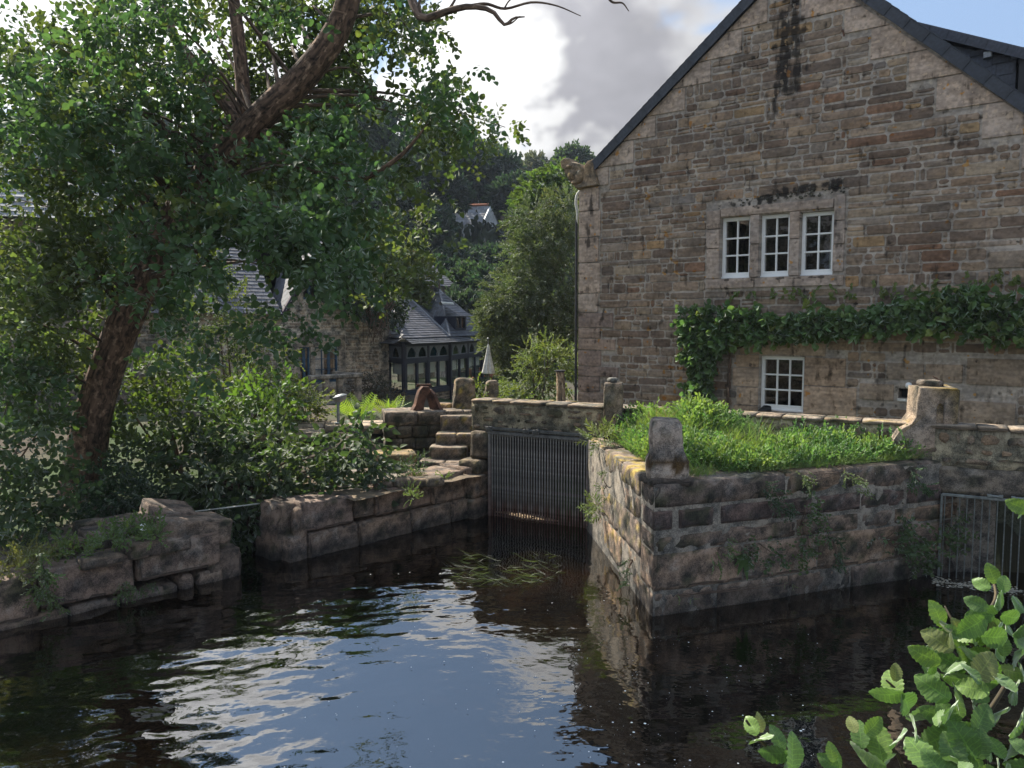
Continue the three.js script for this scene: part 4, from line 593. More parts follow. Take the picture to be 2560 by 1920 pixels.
{ // two curved rusty castings leaning together
  const c = at(1057, 1033, 16.6), T = thing('iron_arch', 'pair of rusty curved iron castings leaning together on the terrace wall', 'ironwork', c.clone());
  const prof = (pts) => { const s = new THREE.Shape(); pts.forEach((p, i) => i ? s.lineTo(p[0], p[1]) : s.moveTo(p[0], p[1])); s.closePath(); return boxUV(new THREE.ExtrudeGeometry(s, { depth: 0.14, bevelEnabled: true, bevelSize: 0.012, bevelThickness: 0.012, bevelSegments: 2 })); };
  const L = prof([[-0.34, 0], [-0.10, 0.0], [-0.07, 0.03], [-0.055, 0.22], [0.02, 0.40], [0.09, 0.48], [0.06, 0.56], [-0.06, 0.57], [-0.13, 0.50], [-0.18, 0.36], [-0.22, 0.2], [-0.29, 0.09]]); set(L, c.clone().add(V(0.02, 0, 0)), 0.5); part(T, 'casting', L, M.rust);
  const R = prof([[0.36, 0.08], [0.13, 0.10], [0.11, 0.22], [0.06, 0.36], [0.0, 0.44], [0.03, 0.52], [0.12, 0.5], [0.20, 0.42], [0.26, 0.28], [0.31, 0.16]]); set(R, c.clone().add(V(0.07, -0.01, -0.12)), -0.25); part(T, 'casting', R, M.rust);
  const b = set(merge([bar(0.34, 0.03, 0.06), new THREE.CylinderGeometry(0.02, 0.02, 0.3, 8).rotateZ(Math.PI / 2).translate(0, 0.03, 0)]), c.clone().add(V(0.03, 0.575, 0.0)), 0.1); part(T, 'tie_bar', b, M.rust);
  const pl = set(bar(0.62, 0.02, 0.26), c.clone().add(V(-0.18, -0.005, 0.02)), 0.3); part(T, 'base_plate', pl, M.rust);
}
{ // terracotta pot behind the parapet's end
  const p = at(1180, 1048, 17.0), T = thing('terracotta_pot', 'terracotta pot squeezed beside the left end of the parapet', 'pot', p.clone()); const g = new THREE.LatheGeometry([[0.0, 0], [0.09, 0], [0.115, 0.22], [0.13, 0.23], [0.13, 0.28], [0.11, 0.28], [0.1, 0.05], [0, 0.04]].map(([x, y]) => new THREE.Vector2(x, y)), 18); part(T, 'body', set(boxUV(g), p), M.terracotta);
}
{ // low garden floodlight on its post
  const p = at(846, 1058, 16.75), T = thing('garden_lamp', 'grey floodlight tilted on a short post on the slab walk', 'lamp', p.clone());
  part(T, 'post', boxUV(new THREE.CylinderGeometry(0.032, 0.034, 0.46, 12)).translate(p.x, p.y + 0.23, p.z), M.lead); part(T, 'foot_plate', boxUV(new THREE.CylinderGeometry(0.08, 0.085, 0.02, 14)).translate(p.x, p.y + 0.01, p.z), M.lead);
  const h = new THREE.SphereGeometry(0.15, 20, 14, 0, Math.PI * 2, 0, Math.PI / 2).scale(1, 0.75, 0.8); h.rotateX(Math.PI).rotateZ(0.25); part(T, 'housing', boxUV(h).translate(p.x + 0.04, p.y + 0.57, p.z), M.lead);
  part(T, 'rim', new THREE.TorusGeometry(0.145, 0.014, 8, 24).rotateX(Math.PI / 2).scale(1, 1, 0.8).rotateZ(0.25).translate(p.x + 0.04, p.y + 0.575, p.z), M.lead); part(T, 'lens', new THREE.SphereGeometry(0.14, 16, 8, 0, Math.PI * 2, 0, Math.PI / 2).scale(1, 0.35, 0.8).rotateZ(0.25).translate(p.x + 0.045, p.y + 0.578, p.z), M.steel); part(T, 'yoke', set(bar(0.06, 0.12, 0.05), V(p.x + 0.02, p.y + 0.46, p.z)), M.lead);
}

// ---------------------------------------------------------------- the mill house: its own axes, u along the gable (x), y up, z out of the wall
const HO = V(5.65, 0, -16.5), HYAW = -Math.atan2(0.61566, 0.78801);
const houseAt = (u, y, w = 0) => V(HO.x + 0.788 * u - 0.6157 * w, y, HO.z + 0.6157 * u + 0.788 * w);
const rakeL = (y) => -4.43 + (y - 7.38) / 0.775, rakeR = (y) => 4.09 - (y - 7.20) / 0.905, APEX = [0.12, 10.92];
{
  const H = thing('mill_house', 'large rubble stone mill house with slate gable roof and white windows', 'house', HO.clone()); H.rotation.y = HYAW; H.__local = true;
  const uL = -5.06, uR = 5.15, yB = 0.4, eL = 6.86, eR = 6.25, D = 9;
  // openings: [u0, u1, y0, y1]
  const wins = [[-1.40, -0.735, 4.545, 5.86], [-0.53, 0.10, 4.545, 5.85], [0.315, 0.975, 4.545, 5.83]], low = [-0.46, 0.475, 1.72, 2.885], hole = [2.27, 2.45, 2.14, 2.33];
  const shape = new THREE.Shape(); [[uL, yB], [uR, yB], [uR, eR], [APEX[0], APEX[1]], [uL, eL]].forEach(([x, y], i) => i ? shape.lineTo(x, y) : shape.moveTo(x, y)); shape.closePath();
  for (const o of [...wins, low, hole]) { const p = new THREE.Path(); p.moveTo(o[0], o[2]); p.lineTo(o[1], o[2]); p.lineTo(o[1], o[3]); p.lineTo(o[0], o[3]); p.closePath(); shape.holes.push(p); }
  const wallG = new THREE.ExtrudeGeometry(shape, { depth: 0.45, bevelEnabled: false }).translate(0, 0, -0.45); { const p = wallG.attributes.position, u = wallG.attributes.uv; for (let i = 0; i < p.count; i++) u.setXY(i, p.getX(i) + 0.12 * p.getZ(i), p.getY(i)); }
  const mortarC = [0.371, 0.332, 0.291]; tint(wallG, mortarC); const gable = part(H, 'gable_wall', wallG, M.gable);
  // dressed stones: quoins up the left corner, stepped blocks under the rakes, window surrounds
  const r = rng(141), dressed = []; const dz = 0.028, inner = [];      // inner: [y0, y1, left limit, right limit]
  const D1 = (q, c, z1 = dz, cut = 0.012) => { const g = wallStone(Array.isArray(q[0]) ? q : jag(q[0], q[1], q[2], q[3], r, 0.004, cut), -0.05, z1, r, 0.008); tint(g, c); dressed.push([g, q]); return g; };
  const pale = () => vary(r, [0.429, 0.341, 0.276], 0.07, 0.02), quo = () => vary(r, r() < 0.5 ? [0.321, 0.240, 0.189] : [0.278, 0.209, 0.174], 0.1, 0.03);
  let y = yB + 0.2, k = 0; const lq = [];
  while (y < eL - 0.05) { const up = y > 3.6, h = up ? mix(0.45, 0.75, r()) : mix(0.24, 0.42, r()), y1 = eL - y - h < 0.3 ? eL : y + h, w = up ? 0.56 + (k % 2) * 0.05 : 0.55 + (k % 2) * 0.42 + 0.2 * r(); D1([uL - 0.008, uL + w, y + 0.006, y1 - 0.006], up ? pale() : quo(), dz + 0.004); lq.push([y, y1, uL + w + 0.02]); y = y1; k++; }
  const Lim = [], rq = []; y = eL; 
  while (y < 10.35) { const h = 0.42 + 0.14 * r(), y1 = y + h, a = rakeL(y), b = rakeL(y1), xi = b + 0.22 + 0.14 * r(); D1([[a + 0.01, y + 0.006], [xi, y + 0.006], [xi, y1 - 0.006], [b + 0.012, y1 - 0.006], [(a + b) / 2 + 0.01, (y + y1) / 2]], pale(), dz); Lim.push([y, y1, xi + 0.02]); y = y1; }
  const Rim = []; y = eR; while (y < 10.3) { const h = 0.46 + 0.16 * r(), y1 = y + h, a = rakeR(y), b = rakeR(y1), xi = b - 0.30 - 0.2 * r(); D1([[xi, y + 0.006], [a - 0.01, y + 0.006], [(a + b) / 2 - 0.01, (y + y1) / 2], [b - 0.012, y1 - 0.006], [xi, y1 - 0.006]], pale(), dz); Rim.push([y, y1, xi - 0.02]); y = y1; }
  D1([[rakeL(10.4) + 0.02, 10.36], [rakeR(10.36) - 0.02, 10.36], [APEX[0] + 0.05, 10.84], [APEX[0] - 0.05, 10.84]], pale());
  const look = (T, yy, d) => { for (const t of T) if (yy >= t[0] && yy < t[1]) return t[2]; return d; };
  const left = (yy) => yy < eL ? look(lq, yy, uL + 0.6) : look(Lim, yy, rakeL(yy) + 0.3), right = (yy) => yy < eR ? uR : look(Rim, yy, rakeR(yy) - 0.3);
  // window band: jambs, mullions, lintel, sill
  const gran = () => vary(r, [0.375, 0.306, 0.257], 0.08, 0.03); const holes = [];
  const jambs = [[-1.70, -1.405, 4.55, 5.20], [-1.72, -1.405, 5.21, 5.62], [-1.72, -1.405, 5.63, 6.02], [-0.73, -0.535, 4.55, 5.24], [-0.73, -0.535, 5.25, 5.86], [0.105, 0.31, 4.55, 5.3], [0.105, 0.31, 5.31, 5.86], [0.98, 1.19, 4.60, 5.14], [0.98, 1.20, 5.15, 5.60], [0.98, 1.19, 5.61, 6.12], [-1.40, 0.975, 5.865, 6.06], [-1.70, -0.62, 4.33, 4.54], [-0.61, 1.21, 4.33, 4.54]];
  jambs.forEach((q) => D1(q, gran(), 0.045)); holes.push([-1.73, 1.215, 4.32, 6.08]);
  const lows = [[-1.02, -0.47, 1.42, 1.80], [-0.95, -0.47, 1.81, 2.2], [-1.05, -0.47, 2.21, 2.62], [-0.98, -0.47, 2.63, 2.9], [-0.9, 0.9, 2.905, 3.22], [0.485, 1.3, 2.3, 2.88], [0.485, 1.52, 1.72, 2.29], [0.485, 1.1, 1.44, 1.71], [-0.46, 0.475, 1.45, 1.70]];
  lows.forEach((q) => D1(q, vary(r, [0.385, 0.290, 0.213], 0.1, 0.03), 0.03)); holes.push(...lows.map((q) => [q[0] - 0.012, q[1] + 0.012, q[2] - 0.01, q[3] + 0.01]), [low[0], low[1], low[2], low[3]], [2.25, 2.47, 2.1, 2.36]);
  // big flat blocks low on the right
  const bigs = [[2.05, 2.7, 2.5, 2.82], [2.72, 3.35, 2.48, 2.82], [3.4, 4.6, 2.46, 2.95], [3.0, 4.2, 1.72, 2.16], [1.56, 2.2, 2.08, 2.4], [3.66, 4.65, 4.55, 4.86]]; bigs.forEach((q) => D1(q, vary(r, [0.290, 0.229, 0.174], 0.1, 0.03), 0.03)); holes.push(...bigs.map((q) => [q[0] - 0.01, q[1] + 0.01, q[2] - 0.01, q[3] + 0.01]));
  const tones = [[0.252, 0.185, 0.132], [0.209, 0.158, 0.118], [0.295, 0.222, 0.155], [0.171, 0.124, 0.093], [0.268, 0.209, 0.160], [0.214, 0.127, 0.082], [0.332, 0.265, 0.194], [0.204, 0.171, 0.145], [0.300, 0.199, 0.106]];
  const st = []; for (const q of courses({ y0: yB + 0.75, y1: 10.4, left, right, holes, hmin: 0.105, hmax: 0.235, wmin: 0.18, wmax: 0.85, gap: 0.015, seed: 7 })) { const g = wallStone(jag(q[0], q[1], q[2], q[3], r, 0.011, 0.03), -0.03, 0.004 + 0.019 * r() ** 1.3, r, 0.010), t = tones[Math.floor(r() * (r() < 0.7 ? 5 : 9))]; tint(g, vary(r, t, 0.17, 0.05)); st.push({ geo: g, area: (q[1] - q[0]) * (q[3] - q[2]) * (1 + 0.05 * q[0]) }); }
  for (const [g] of dressed) part(gable, 'dressed_stone', g, M.gable);
  layStones(gable, st, M.gable, { most: 300 });
  // carved beast leaning out at the left eave
  { const s = new THREE.Shape(); [[-4.50, 6.90], [-5.06, 6.86], [-5.20, 6.98], [-5.42, 7.22], [-5.40, 7.34], [-5.50, 7.42], [-5.52, 7.54], [-5.44, 7.60], [-5.34, 7.58], [-5.28, 7.48], [-5.16, 7.46], [-5.02, 7.42], [-4.92, 7.28], [-4.86, 7.20], [-4.84, 7.36], [-4.74, 7.44], [-4.64, 7.46], [-4.60, 7.2]].forEach(([x, y], i) => i ? s.lineTo(x, y) : s.moveTo(x, y)); s.closePath();
    const g = new THREE.ExtrudeGeometry(s, { depth: 0.34, bevelEnabled: true, bevelSize: 0.03, bevelThickness: 0.06, bevelSegments: 3 }).translate(0, 0, -0.26), p = g.attributes.position; for (let i = 0; i < p.count; i++) { const x = p.getX(i), yy = p.getY(i), z = p.getZ(i); p.setX(i, x + 0.04 * (fbm(x * 9, yy * 9, z * 6, 3) - 0.5)); p.setY(i, yy + 0.05 * (fbm(x * 9 + 7, yy * 9, z * 6, 3) - 0.5)); p.setZ(i, z + 0.05 * (fbm(x * 9, yy * 9 + 7, z * 6, 3) - 0.5)); } g.computeVertexNormals(); boxUV(g);
    const lump = (x, y, z, a, b, c) => { const q = new THREE.SphereGeometry(1, 12, 9).scale(a, b, c).translate(x, y, z); return boxUV(q); };
    const all = merge([g, lump(-5.2, 7.2, 0.10, 0.16, 0.15, 0.09), lump(-5.46, 7.52, 0.06, 0.08, 0.07, 0.08), lump(-5.0, 7.12, 0.12, 0.14, 0.17, 0.08), lump(-5.30, 7.40, 0.12, 0.10, 0.06, 0.06), lump(-5.1, 7.0, 0.13, 0.12, 0.06, 0.06)]); tint(all, mossy([0.332, 0.270, 0.184], { moss: 0.4, lichen: 0.15, pale: 0.2, wet: -9 })); part(H, 'carved_beast', all, M.stone); }
  // side and back walls, roof slabs
  const wc = [0.290, 0.229, 0.174]; part(H, 'side_wall', tint(box(0.45, eL - yB, D, uL + 0.225, (eL + yB) / 2, -D / 2 - 0.45), wc), M.stone); part(H, 'side_wall', tint(box(0.45, eR - yB, D, uR - 0.225, (eR + yB) / 2, -D / 2 - 0.45), wc), M.stone);
  { const s2 = new THREE.Shape(); [[uL, yB], [uR, yB], [uR, eR], [APEX[0], APEX[1]], [uL, eL]].forEach(([x, y], i) => i ? s2.lineTo(x, y) : s2.moveTo(x, y)); part(H, 'back_wall', tint(boxUV(new THREE.ExtrudeGeometry(s2, { depth: 0.4, bevelEnabled: false }).translate(0, 0, -D - 0.85)), wc), M.stone); }
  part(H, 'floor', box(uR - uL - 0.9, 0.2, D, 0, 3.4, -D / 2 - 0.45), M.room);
  const slateC = [0.045, 0.052, 0.068];
  const slab = (ax, ay, bx, by, name) => { const L = Math.hypot(bx - ax, by - ay), g = box(L, 0.16, D + 1.05, L / 2, 0.085, -(D + 1.05) / 2 + 0.10); g.applyMatrix4(new THREE.Matrix4().makeRotationZ(Math.atan2(by - ay, bx - ax))).translate(ax, ay, 0); tint(g, slateC); return part(H, name, g, M.slate); };
  const ridge = [APEX[0], APEX[1] + 0.02], el = [-4.66, 7.20], er = [5.5, 5.93]; const rl = slab(el[0], el[1], ridge[0], ridge[1], 'roof_slope'), rr = slab(ridge[0], ridge[1], er[0], er[1], 'roof_slope');
  // slates hung along both verges, each lapping the next
  const verge = (a, b, n, roof) => { const L = Math.hypot(b[0] - a[0], b[1] - a[1]), an = Math.atan2(b[1] - a[1], b[0] - a[0]); for (let i = 0; i < n; i++) { const g = bar(L / n + 0.035, 0.21, 0.012, 0.003); g.applyMatrix4(new THREE.Matrix4().makeRotationFromEuler(new THREE.Euler(0, -0.025, 0))).translate((i + 0.5) * L / n, 0.068 + (i % 2) * 0.004, 0.118); g.applyMatrix4(new THREE.Matrix4().makeRotationZ(an)).translate(a[0], a[1], 0); tint(g, vary(rng(i * 7 + 3), slateC, 0.12, 0.03)); part(roof, 'verge_slate', g, M.slate); } };
  verge(el, ridge, 13, rl); verge(ridge, er, 16, rr);
  // edge slates seen against the sky
  { const g = []; const an = Math.atan2(er[1] - ridge[1], er[0] - ridge[0]), L = Math.hypot(er[0] - ridge[0], er[1] - ridge[1]); for (let i = 0; i < 36; i++) g.push(bar(L / 36 + 0.05, 0.014, 0.3, 0.003).applyMatrix4(new THREE.Matrix4().makeRotationFromEuler(new THREE.Euler(0, 0, 0.05))).translate((i + 0.5) * L / 36, 0.18, -0.02).applyMatrix4(new THREE.Matrix4().makeRotationZ(an)).translate(ridge[0], ridge[1], 0)); const an2 = Math.atan2(ridge[1] - el[1], ridge[0] - el[0]), L2 = Math.hypot(ridge[0] - el[0], ridge[1] - el[1]); for (let i = 0; i < 32; i++) g.push(bar(L2 / 32 + 0.05, 0.014, 0.3, 0.003).applyMatrix4(new THREE.Matrix4().makeRotationFromEuler(new THREE.Euler(0, 0, -0.05))).translate((i + 0.5) * L2 / 32, 0.18, -0.02).applyMatrix4(new THREE.Matrix4().makeRotationZ(an2)).translate(el[0], el[1], 0)); part(H, 'edge_slates', tint(merge(g), slateC), M.slate, 'stuff'); }
  // dormer on the right slope: slate-hung cheek, raked roof with slate fascia, dark front
  { const zc = -0.75, A = [2.12, 9.33], B = [3.98, 8.44], C = [3.98, 7.36], up = 0.0; const ch = new THREE.Shape(); [[2.2, 9.1], [3.86, 8.35], [3.86, 7.3]].forEach(([x, y], i) => i ? ch.lineTo(x, y) : ch.moveTo(x, y)); const dm = part(H, 'dormer', tint(boxUV(new THREE.ExtrudeGeometry(ch, { depth: 2.2, bevelEnabled: false }).translate(0, 0, zc - 2.2)), slateC), M.slate);
    const rr2 = rng(9); for (let i = 0; i < 9; i++) { const y0 = 7.35 + i * 0.19, xa = 4.0 - (y0 + 0.1 - 7.25) / 0.905 + 0.06; for (let x = xa - (i % 2) * 0.14; x < 3.86; x += 0.28) { const x0 = Math.max(x, xa - 0.2), x1 = Math.min(x + 0.275, 3.87), top = 8.36 + (3.86 - (x0 + x1) / 2) * 0.455 - 0.12; if (x1 - x0 < 0.05 || y0 > top) continue; part(dm, 'hung_slate', tint(bar(x1 - x0, Math.min(0.2, top - y0 + 0.08), 0.012, 0.002).applyMatrix4(new THREE.Matrix4().makeRotationX(-0.06)).translate((x0 + x1) / 2, y0 + 0.1, zc + 0.016), vary(rr2, [0.058, 0.066, 0.088], 0.22, 0.03)), M.slate); } }
    const L = Math.hypot(B[0] - A[0] + 0.1, B[1] - A[1]), an = Math.atan2(B[1] - A[1], B[0] - A[0]); const rf = part(H, 'dormer_roof', tint(box(L, 0.07, 2.6, L / 2, 0.02, -1.3).applyMatrix4(new THREE.Matrix4().makeRotationZ(an)).translate(A[0], A[1], zc + 0.16), slateC), M.slate);
    for (let i = 0; i < 6; i++) part(rf, 'fascia_slate', tint(bar(L / 6 + 0.03, 0.17, 0.012, 0.003).applyMatrix4(new THREE.Matrix4().makeRotationY(-0.02)).translate((i + 0.5) * L / 6, -0.05, 0.012).applyMatrix4(new THREE.Matrix4().makeRotationZ(an)).translate(A[0], A[1], zc + 0.165), vary(rr2, [0.055, 0.062, 0.085], 0.15, 0.03)), M.slate);
    part(H, 'rafter_end', box(0.13, 0.1, 0.14, 3.42, 8.5, zc + 0.06), M.lead); part(H, 'rafter_end', box(0.1, 0.06, 0.14, 3.84, 8.4, zc + 0.06), M.lead);
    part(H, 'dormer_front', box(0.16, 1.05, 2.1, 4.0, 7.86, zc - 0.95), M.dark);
    const ct = set(boxUV(new THREE.CylinderGeometry(0.10, 0.10, 0.5, 14, 1, false, 0, Math.PI).rotateZ(Math.PI / 2).rotateY(Math.PI / 2)), V(3.98, 8.58, -1.4)); part(H, 'ridge_tile', tint(ct, [0.385, 0.326, 0.271]), M.stone); part(H, 'dormer_flashing', set(bar(0.32, 0.16, 0.5), V(4.05, 8.48, -1.4)), M.lead); }
  // windows
  const window_ = (o, nx, ny, label, z = -0.15) => { const [u0, u1, y0, y1] = o, w = u1 - u0, h = y1 - y0, T = new THREE.Group(); T.name = 'window'; T.__local = true; H.add(T); if (label) T.userData.label = label; const fw = 0.07, mk = (name, g) => part(T, name, g, M.white); const c = (a, b) => (a + b) / 2;
    const bx = (a, b, d, e, zz, dep, n = 'frame') => mk(n, bar(b - a, e - d, dep, 0.006).translate(c(a, b), c(d, e), zz));
    bx(u0 + 0.002, u0 + fw, y0, y1 - 0.002, z, 0.08); bx(u1 - fw, u1 - 0.002, y0, y1 - 0.002, z, 0.08); bx(u0 + fw, u1 - fw, y1 - fw - 0.01, y1 - 0.002, z, 0.08); bx(u0 + fw, u1 - fw, y0 + 0.012, y0 + fw + 0.055, z, 0.075); bx(u0 + 0.004, u1 - 0.004, y0 - 0.0, y0 + 0.035, z + 0.05, 0.06, 'sill');
    const a0 = u0 + fw, a1 = u1 - fw, b0 = y0 + fw + 0.055, b1 = y1 - fw - 0.01, mw = 0.036, cw = (a1 - a0) / nx, chh = (b1 - b0) / ny;
    for (let i = 1; i < nx; i++) bx(a0 + i * cw - mw / 2, a0 + i * cw + mw / 2, b0, b1, z, 0.05, 'muntin'); for (let j = 1; j < ny; j++) for (let i = 0; i < nx; i++) bx(a0 + i * cw + (i ? mw / 2 : 0), a0 + (i + 1) * cw - (i < nx - 1 ? mw / 2 : 0), b0 + j * chh - mw / 2, b0 + j * chh + mw / 2, z, 0.048, 'muntin');
    const pg = new THREE.PlaneGeometry(cw - mw * 0.5, chh - mw * 0.5); for (let i = 0; i < nx; i++) for (let j = 0; j < ny; j++) put(T, 'pane', pg, M.glass, V(a0 + (i + 0.5) * cw, b0 + (j + 0.5) * chh, z - 0.008), [(r() - 0.5) * 0.02, (r() - 0.5) * 0.02, 0]); return T; };
  window_(wins[0], 2, 3, 'left white window of the mullioned three'); window_(wins[1], 2, 3, 'middle white window of the mullioned three'); window_(wins[2], 2, 3, 'right white window of the mullioned three'); window_(low, 3, 3, 'wider white window on the ground floor');
  { const g = new THREE.PlaneGeometry(0.2, 1.05, 16, 1), p = g.attributes.position; for (let i = 0; i < p.count; i++) p.setZ(i, 0.02 * Math.sin(p.getX(i) * 70)); g.computeVertexNormals(); boxUV(g); put(H, 'curtain', g, M.blind, V(0.86, 5.15, -0.5)); put(H, 'curtain', g, M.canvas, V(0.02, 5.1, -0.55)); }
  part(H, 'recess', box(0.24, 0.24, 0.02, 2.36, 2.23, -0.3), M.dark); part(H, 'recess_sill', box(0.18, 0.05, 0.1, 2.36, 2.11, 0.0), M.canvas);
  // black downpipe at the left corner with a pale swan neck at its top
  part(H, 'downpipe', limb([V(-5.14, 6.1, 0.02), V(-5.13, 3, 0.02), V(-5.13, 0.6, 0.02)], [0.032, 0.032], { seg: 6, sides: 10 }), M.dark); part(H, 'pipe_neck', limb([V(-5.02, 6.83, 0.0), V(-5.12, 6.72, 0.02), V(-5.15, 6.5, 0.03), V(-5.11, 6.3, 0.03), V(-5.13, 6.0, 0.02)], [0.03, 0.036, 0.034, 0.02], { seg: 16, sides: 10 }), M.hose);
  for (const yy of [2, 3.4, 4.8]) part(H, 'pipe_clip', box(0.09, 0.03, 0.09, -5.1, yy, 0.02), M.dark);
  part(H, 'iron_hook', limb([V(1.02, 9.28, 0), V(1.06, 9.22, 0.1), V(1.09, 9.12, 0.12)], [0.022, 0.014], { seg: 8, sides: 6 }), M.rust);
  // moss cushions above the mullioned windows
  { const g = []; for (let i = 0; i < 60; i++) { const u = mix(-1.6, 1.2, Math.sqrt(r())), yy = 6.10 + 0.12 * (u + 1.2) / 2.4 + 0.16 * (r() - 0.4), s = 0.008 + 0.018 * r(); const q = new THREE.IcosahedronGeometry(1, 1).scale(s * 1.5, s, s * 0.6).translate(u, yy, 0.035); g.push(boxUV(q)); } part(H, 'moss', tint(merge(g), (x, y, z) => { const n = vn(x * 30, y * 30, z); return [0.085 * (0.5 + n), 0.08 * (0.5 + n), 0.055 * (0.5 + n)]; }), M.stone, 'stuff'); }
}
{ // globe lamp beside the little recess; a coil of black hose on the sill
  const L = thing('globe_lamp', 'small white globe lamp by the little square hole in the mill wall', 'wall lamp', houseAt(2.47, 2.40, 0.12)); const c = L.__base; part(L, 'globe', new THREE.SphereGeometry(0.062, 18, 12).translate(c.x, c.y, c.z), M.white); part(L, 'bracket', set(bar(0.03, 0.03, 0.12), c.clone().add(V(0.03, -0.02, -0.05)), HYAW), M.lead);
  const g = []; for (let i = 0; i < 5; i++) g.push(new THREE.TorusGeometry(0.13 - 0.012 * i, 0.012, 6, 28).rotateX(Math.PI / 2 + 0.06 * i).translate(0.01 * i, 0.018 * i, 0)); const p = houseAt(-0.28, 1.735, 0.12); single('hose_coil', merge(g).scale(1, 1, 0.7).translate(p.x, p.y, p.z), M.dark, 'black coil of hose on the sill of the ground floor window', 'hose');
}

// ---------------------------------------------------------------- slated roof facets: P = corners of the facet (world), first two along the eave
function slateFacet(P, r, { w = 0.26, h = 0.19, color = [0.12, 0.125, 0.145], k = 0.25, ref } = {}) {
  const o = P[0].clone(), e = P[1].clone().sub(o).normalize(), n0 = P[1].clone().sub(o).cross(P[2].clone().sub(o)).normalize(); let n = n0; if (ref ? n.dot(ref) < 0 : n.y < 0) n = n.clone().negate();
  let s = n.clone().cross(e).normalize(); if (s.y < 0) s.negate(); const q = P.map((p) => { const d = p.clone().sub(o); return [d.dot(e), d.dot(s)]; });
  const ymax = Math.max(...q.map((p) => p[1])), geos = []; const W = (u, v, z) => o.clone().addScaledVector(e, u).addScaledVector(s, v).addScaledVector(n, z);
  const pos = [], cl = [];
  for (let j = 0, y = 0; y < ymax; j++, y += h) {
    const ym = Math.min(y + h * 0.5, ymax - 0.01), xs = []; for (let i = 0; i < q.length; i++) { const a = q[i], b = q[(i + 1) % q.length]; if ((a[1] > ym) !== (b[1] > ym)) xs.push(a[0] + (b[0] - a[0]) * (ym - a[1]) / (b[1] - a[1])); } if (xs.length < 2) continue; const x0 = Math.min(...xs), x1 = Math.max(...xs);
    for (let x = x0 - (j % 2 ? w / 2 : 0); x < x1; x += w) { const a = Math.max(x, x0), b = Math.min(x + w - 0.012, x1); if (b - a < 0.02) continue; const dz = 0.008 * r(), dy = 0.015 * (r() - 0.5), c = vary(r, color, k, 0.05), A = W(a, y + dy, 0.022 + dz), B = W(b, y + dy, 0.022 + dz), C = W(b, Math.min(y + h * 1.25, ymax), 0.006), D = W(a, Math.min(y + h * 1.25, ymax), 0.006), E = W(a, y + dy, 0), F = W(b, y + dy, 0); for (const t of [[A, B, C], [A, C, D], [E, F, B], [E, B, A]]) for (const v of t) { pos.push(v.x, v.y, v.z); cl.push(...c); } }
  }
  const g = new THREE.BufferGeometry(); g.setAttribute('position', new THREE.Float32BufferAttribute(pos, 3)); g.setAttribute('color', new THREE.Float32BufferAttribute(cl, 3)); g.computeVertexNormals(); return boxUV(g);
}
function poly(P, c) { const pos = []; for (let i = 1; i < P.length - 1; i++) for (const v of [P[0], P[i], P[i + 1]]) pos.push(v.x, v.y, v.z); const g = new THREE.BufferGeometry(); g.setAttribute('position', new THREE.Float32BufferAttribute(pos, 3)); g.computeVertexNormals(); boxUV(g); return c ? tint(g, c) : g; }
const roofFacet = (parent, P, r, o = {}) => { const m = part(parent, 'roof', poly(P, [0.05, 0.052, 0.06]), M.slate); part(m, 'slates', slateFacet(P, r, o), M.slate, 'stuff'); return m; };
// a frame for building against a vertical plane: a at the left foot, along to b
function plane(a, b) { const d = b.clone().sub(a).setY(0), L = d.length(); d.normalize(); const out = V(-d.z, 0, d.x), yaw = Math.atan2(-d.z, d.x); return { L, yaw, at: (u, y, o = 0) => V(a.x + d.x * u + out.x * o, y, a.z + d.z * u + out.z * o), bx: (u0, u1, y0, y1, o0, o1, bev = 0) => { const g = bev ? bar(u1 - u0, y1 - y0, o1 - o0, bev) : boxUV(new THREE.BoxGeometry(u1 - u0, y1 - y0, o1 - o0)); return set(g, V(a.x + d.x * (u0 + u1) / 2 + out.x * (o0 + o1) / 2, (y0 + y1) / 2, a.z + d.z * (u0 + u1) / 2 + out.z * (o0 + o1) / 2), yaw); }, geo: (g) => set(g, V(a.x, 0, a.z), yaw) }; }

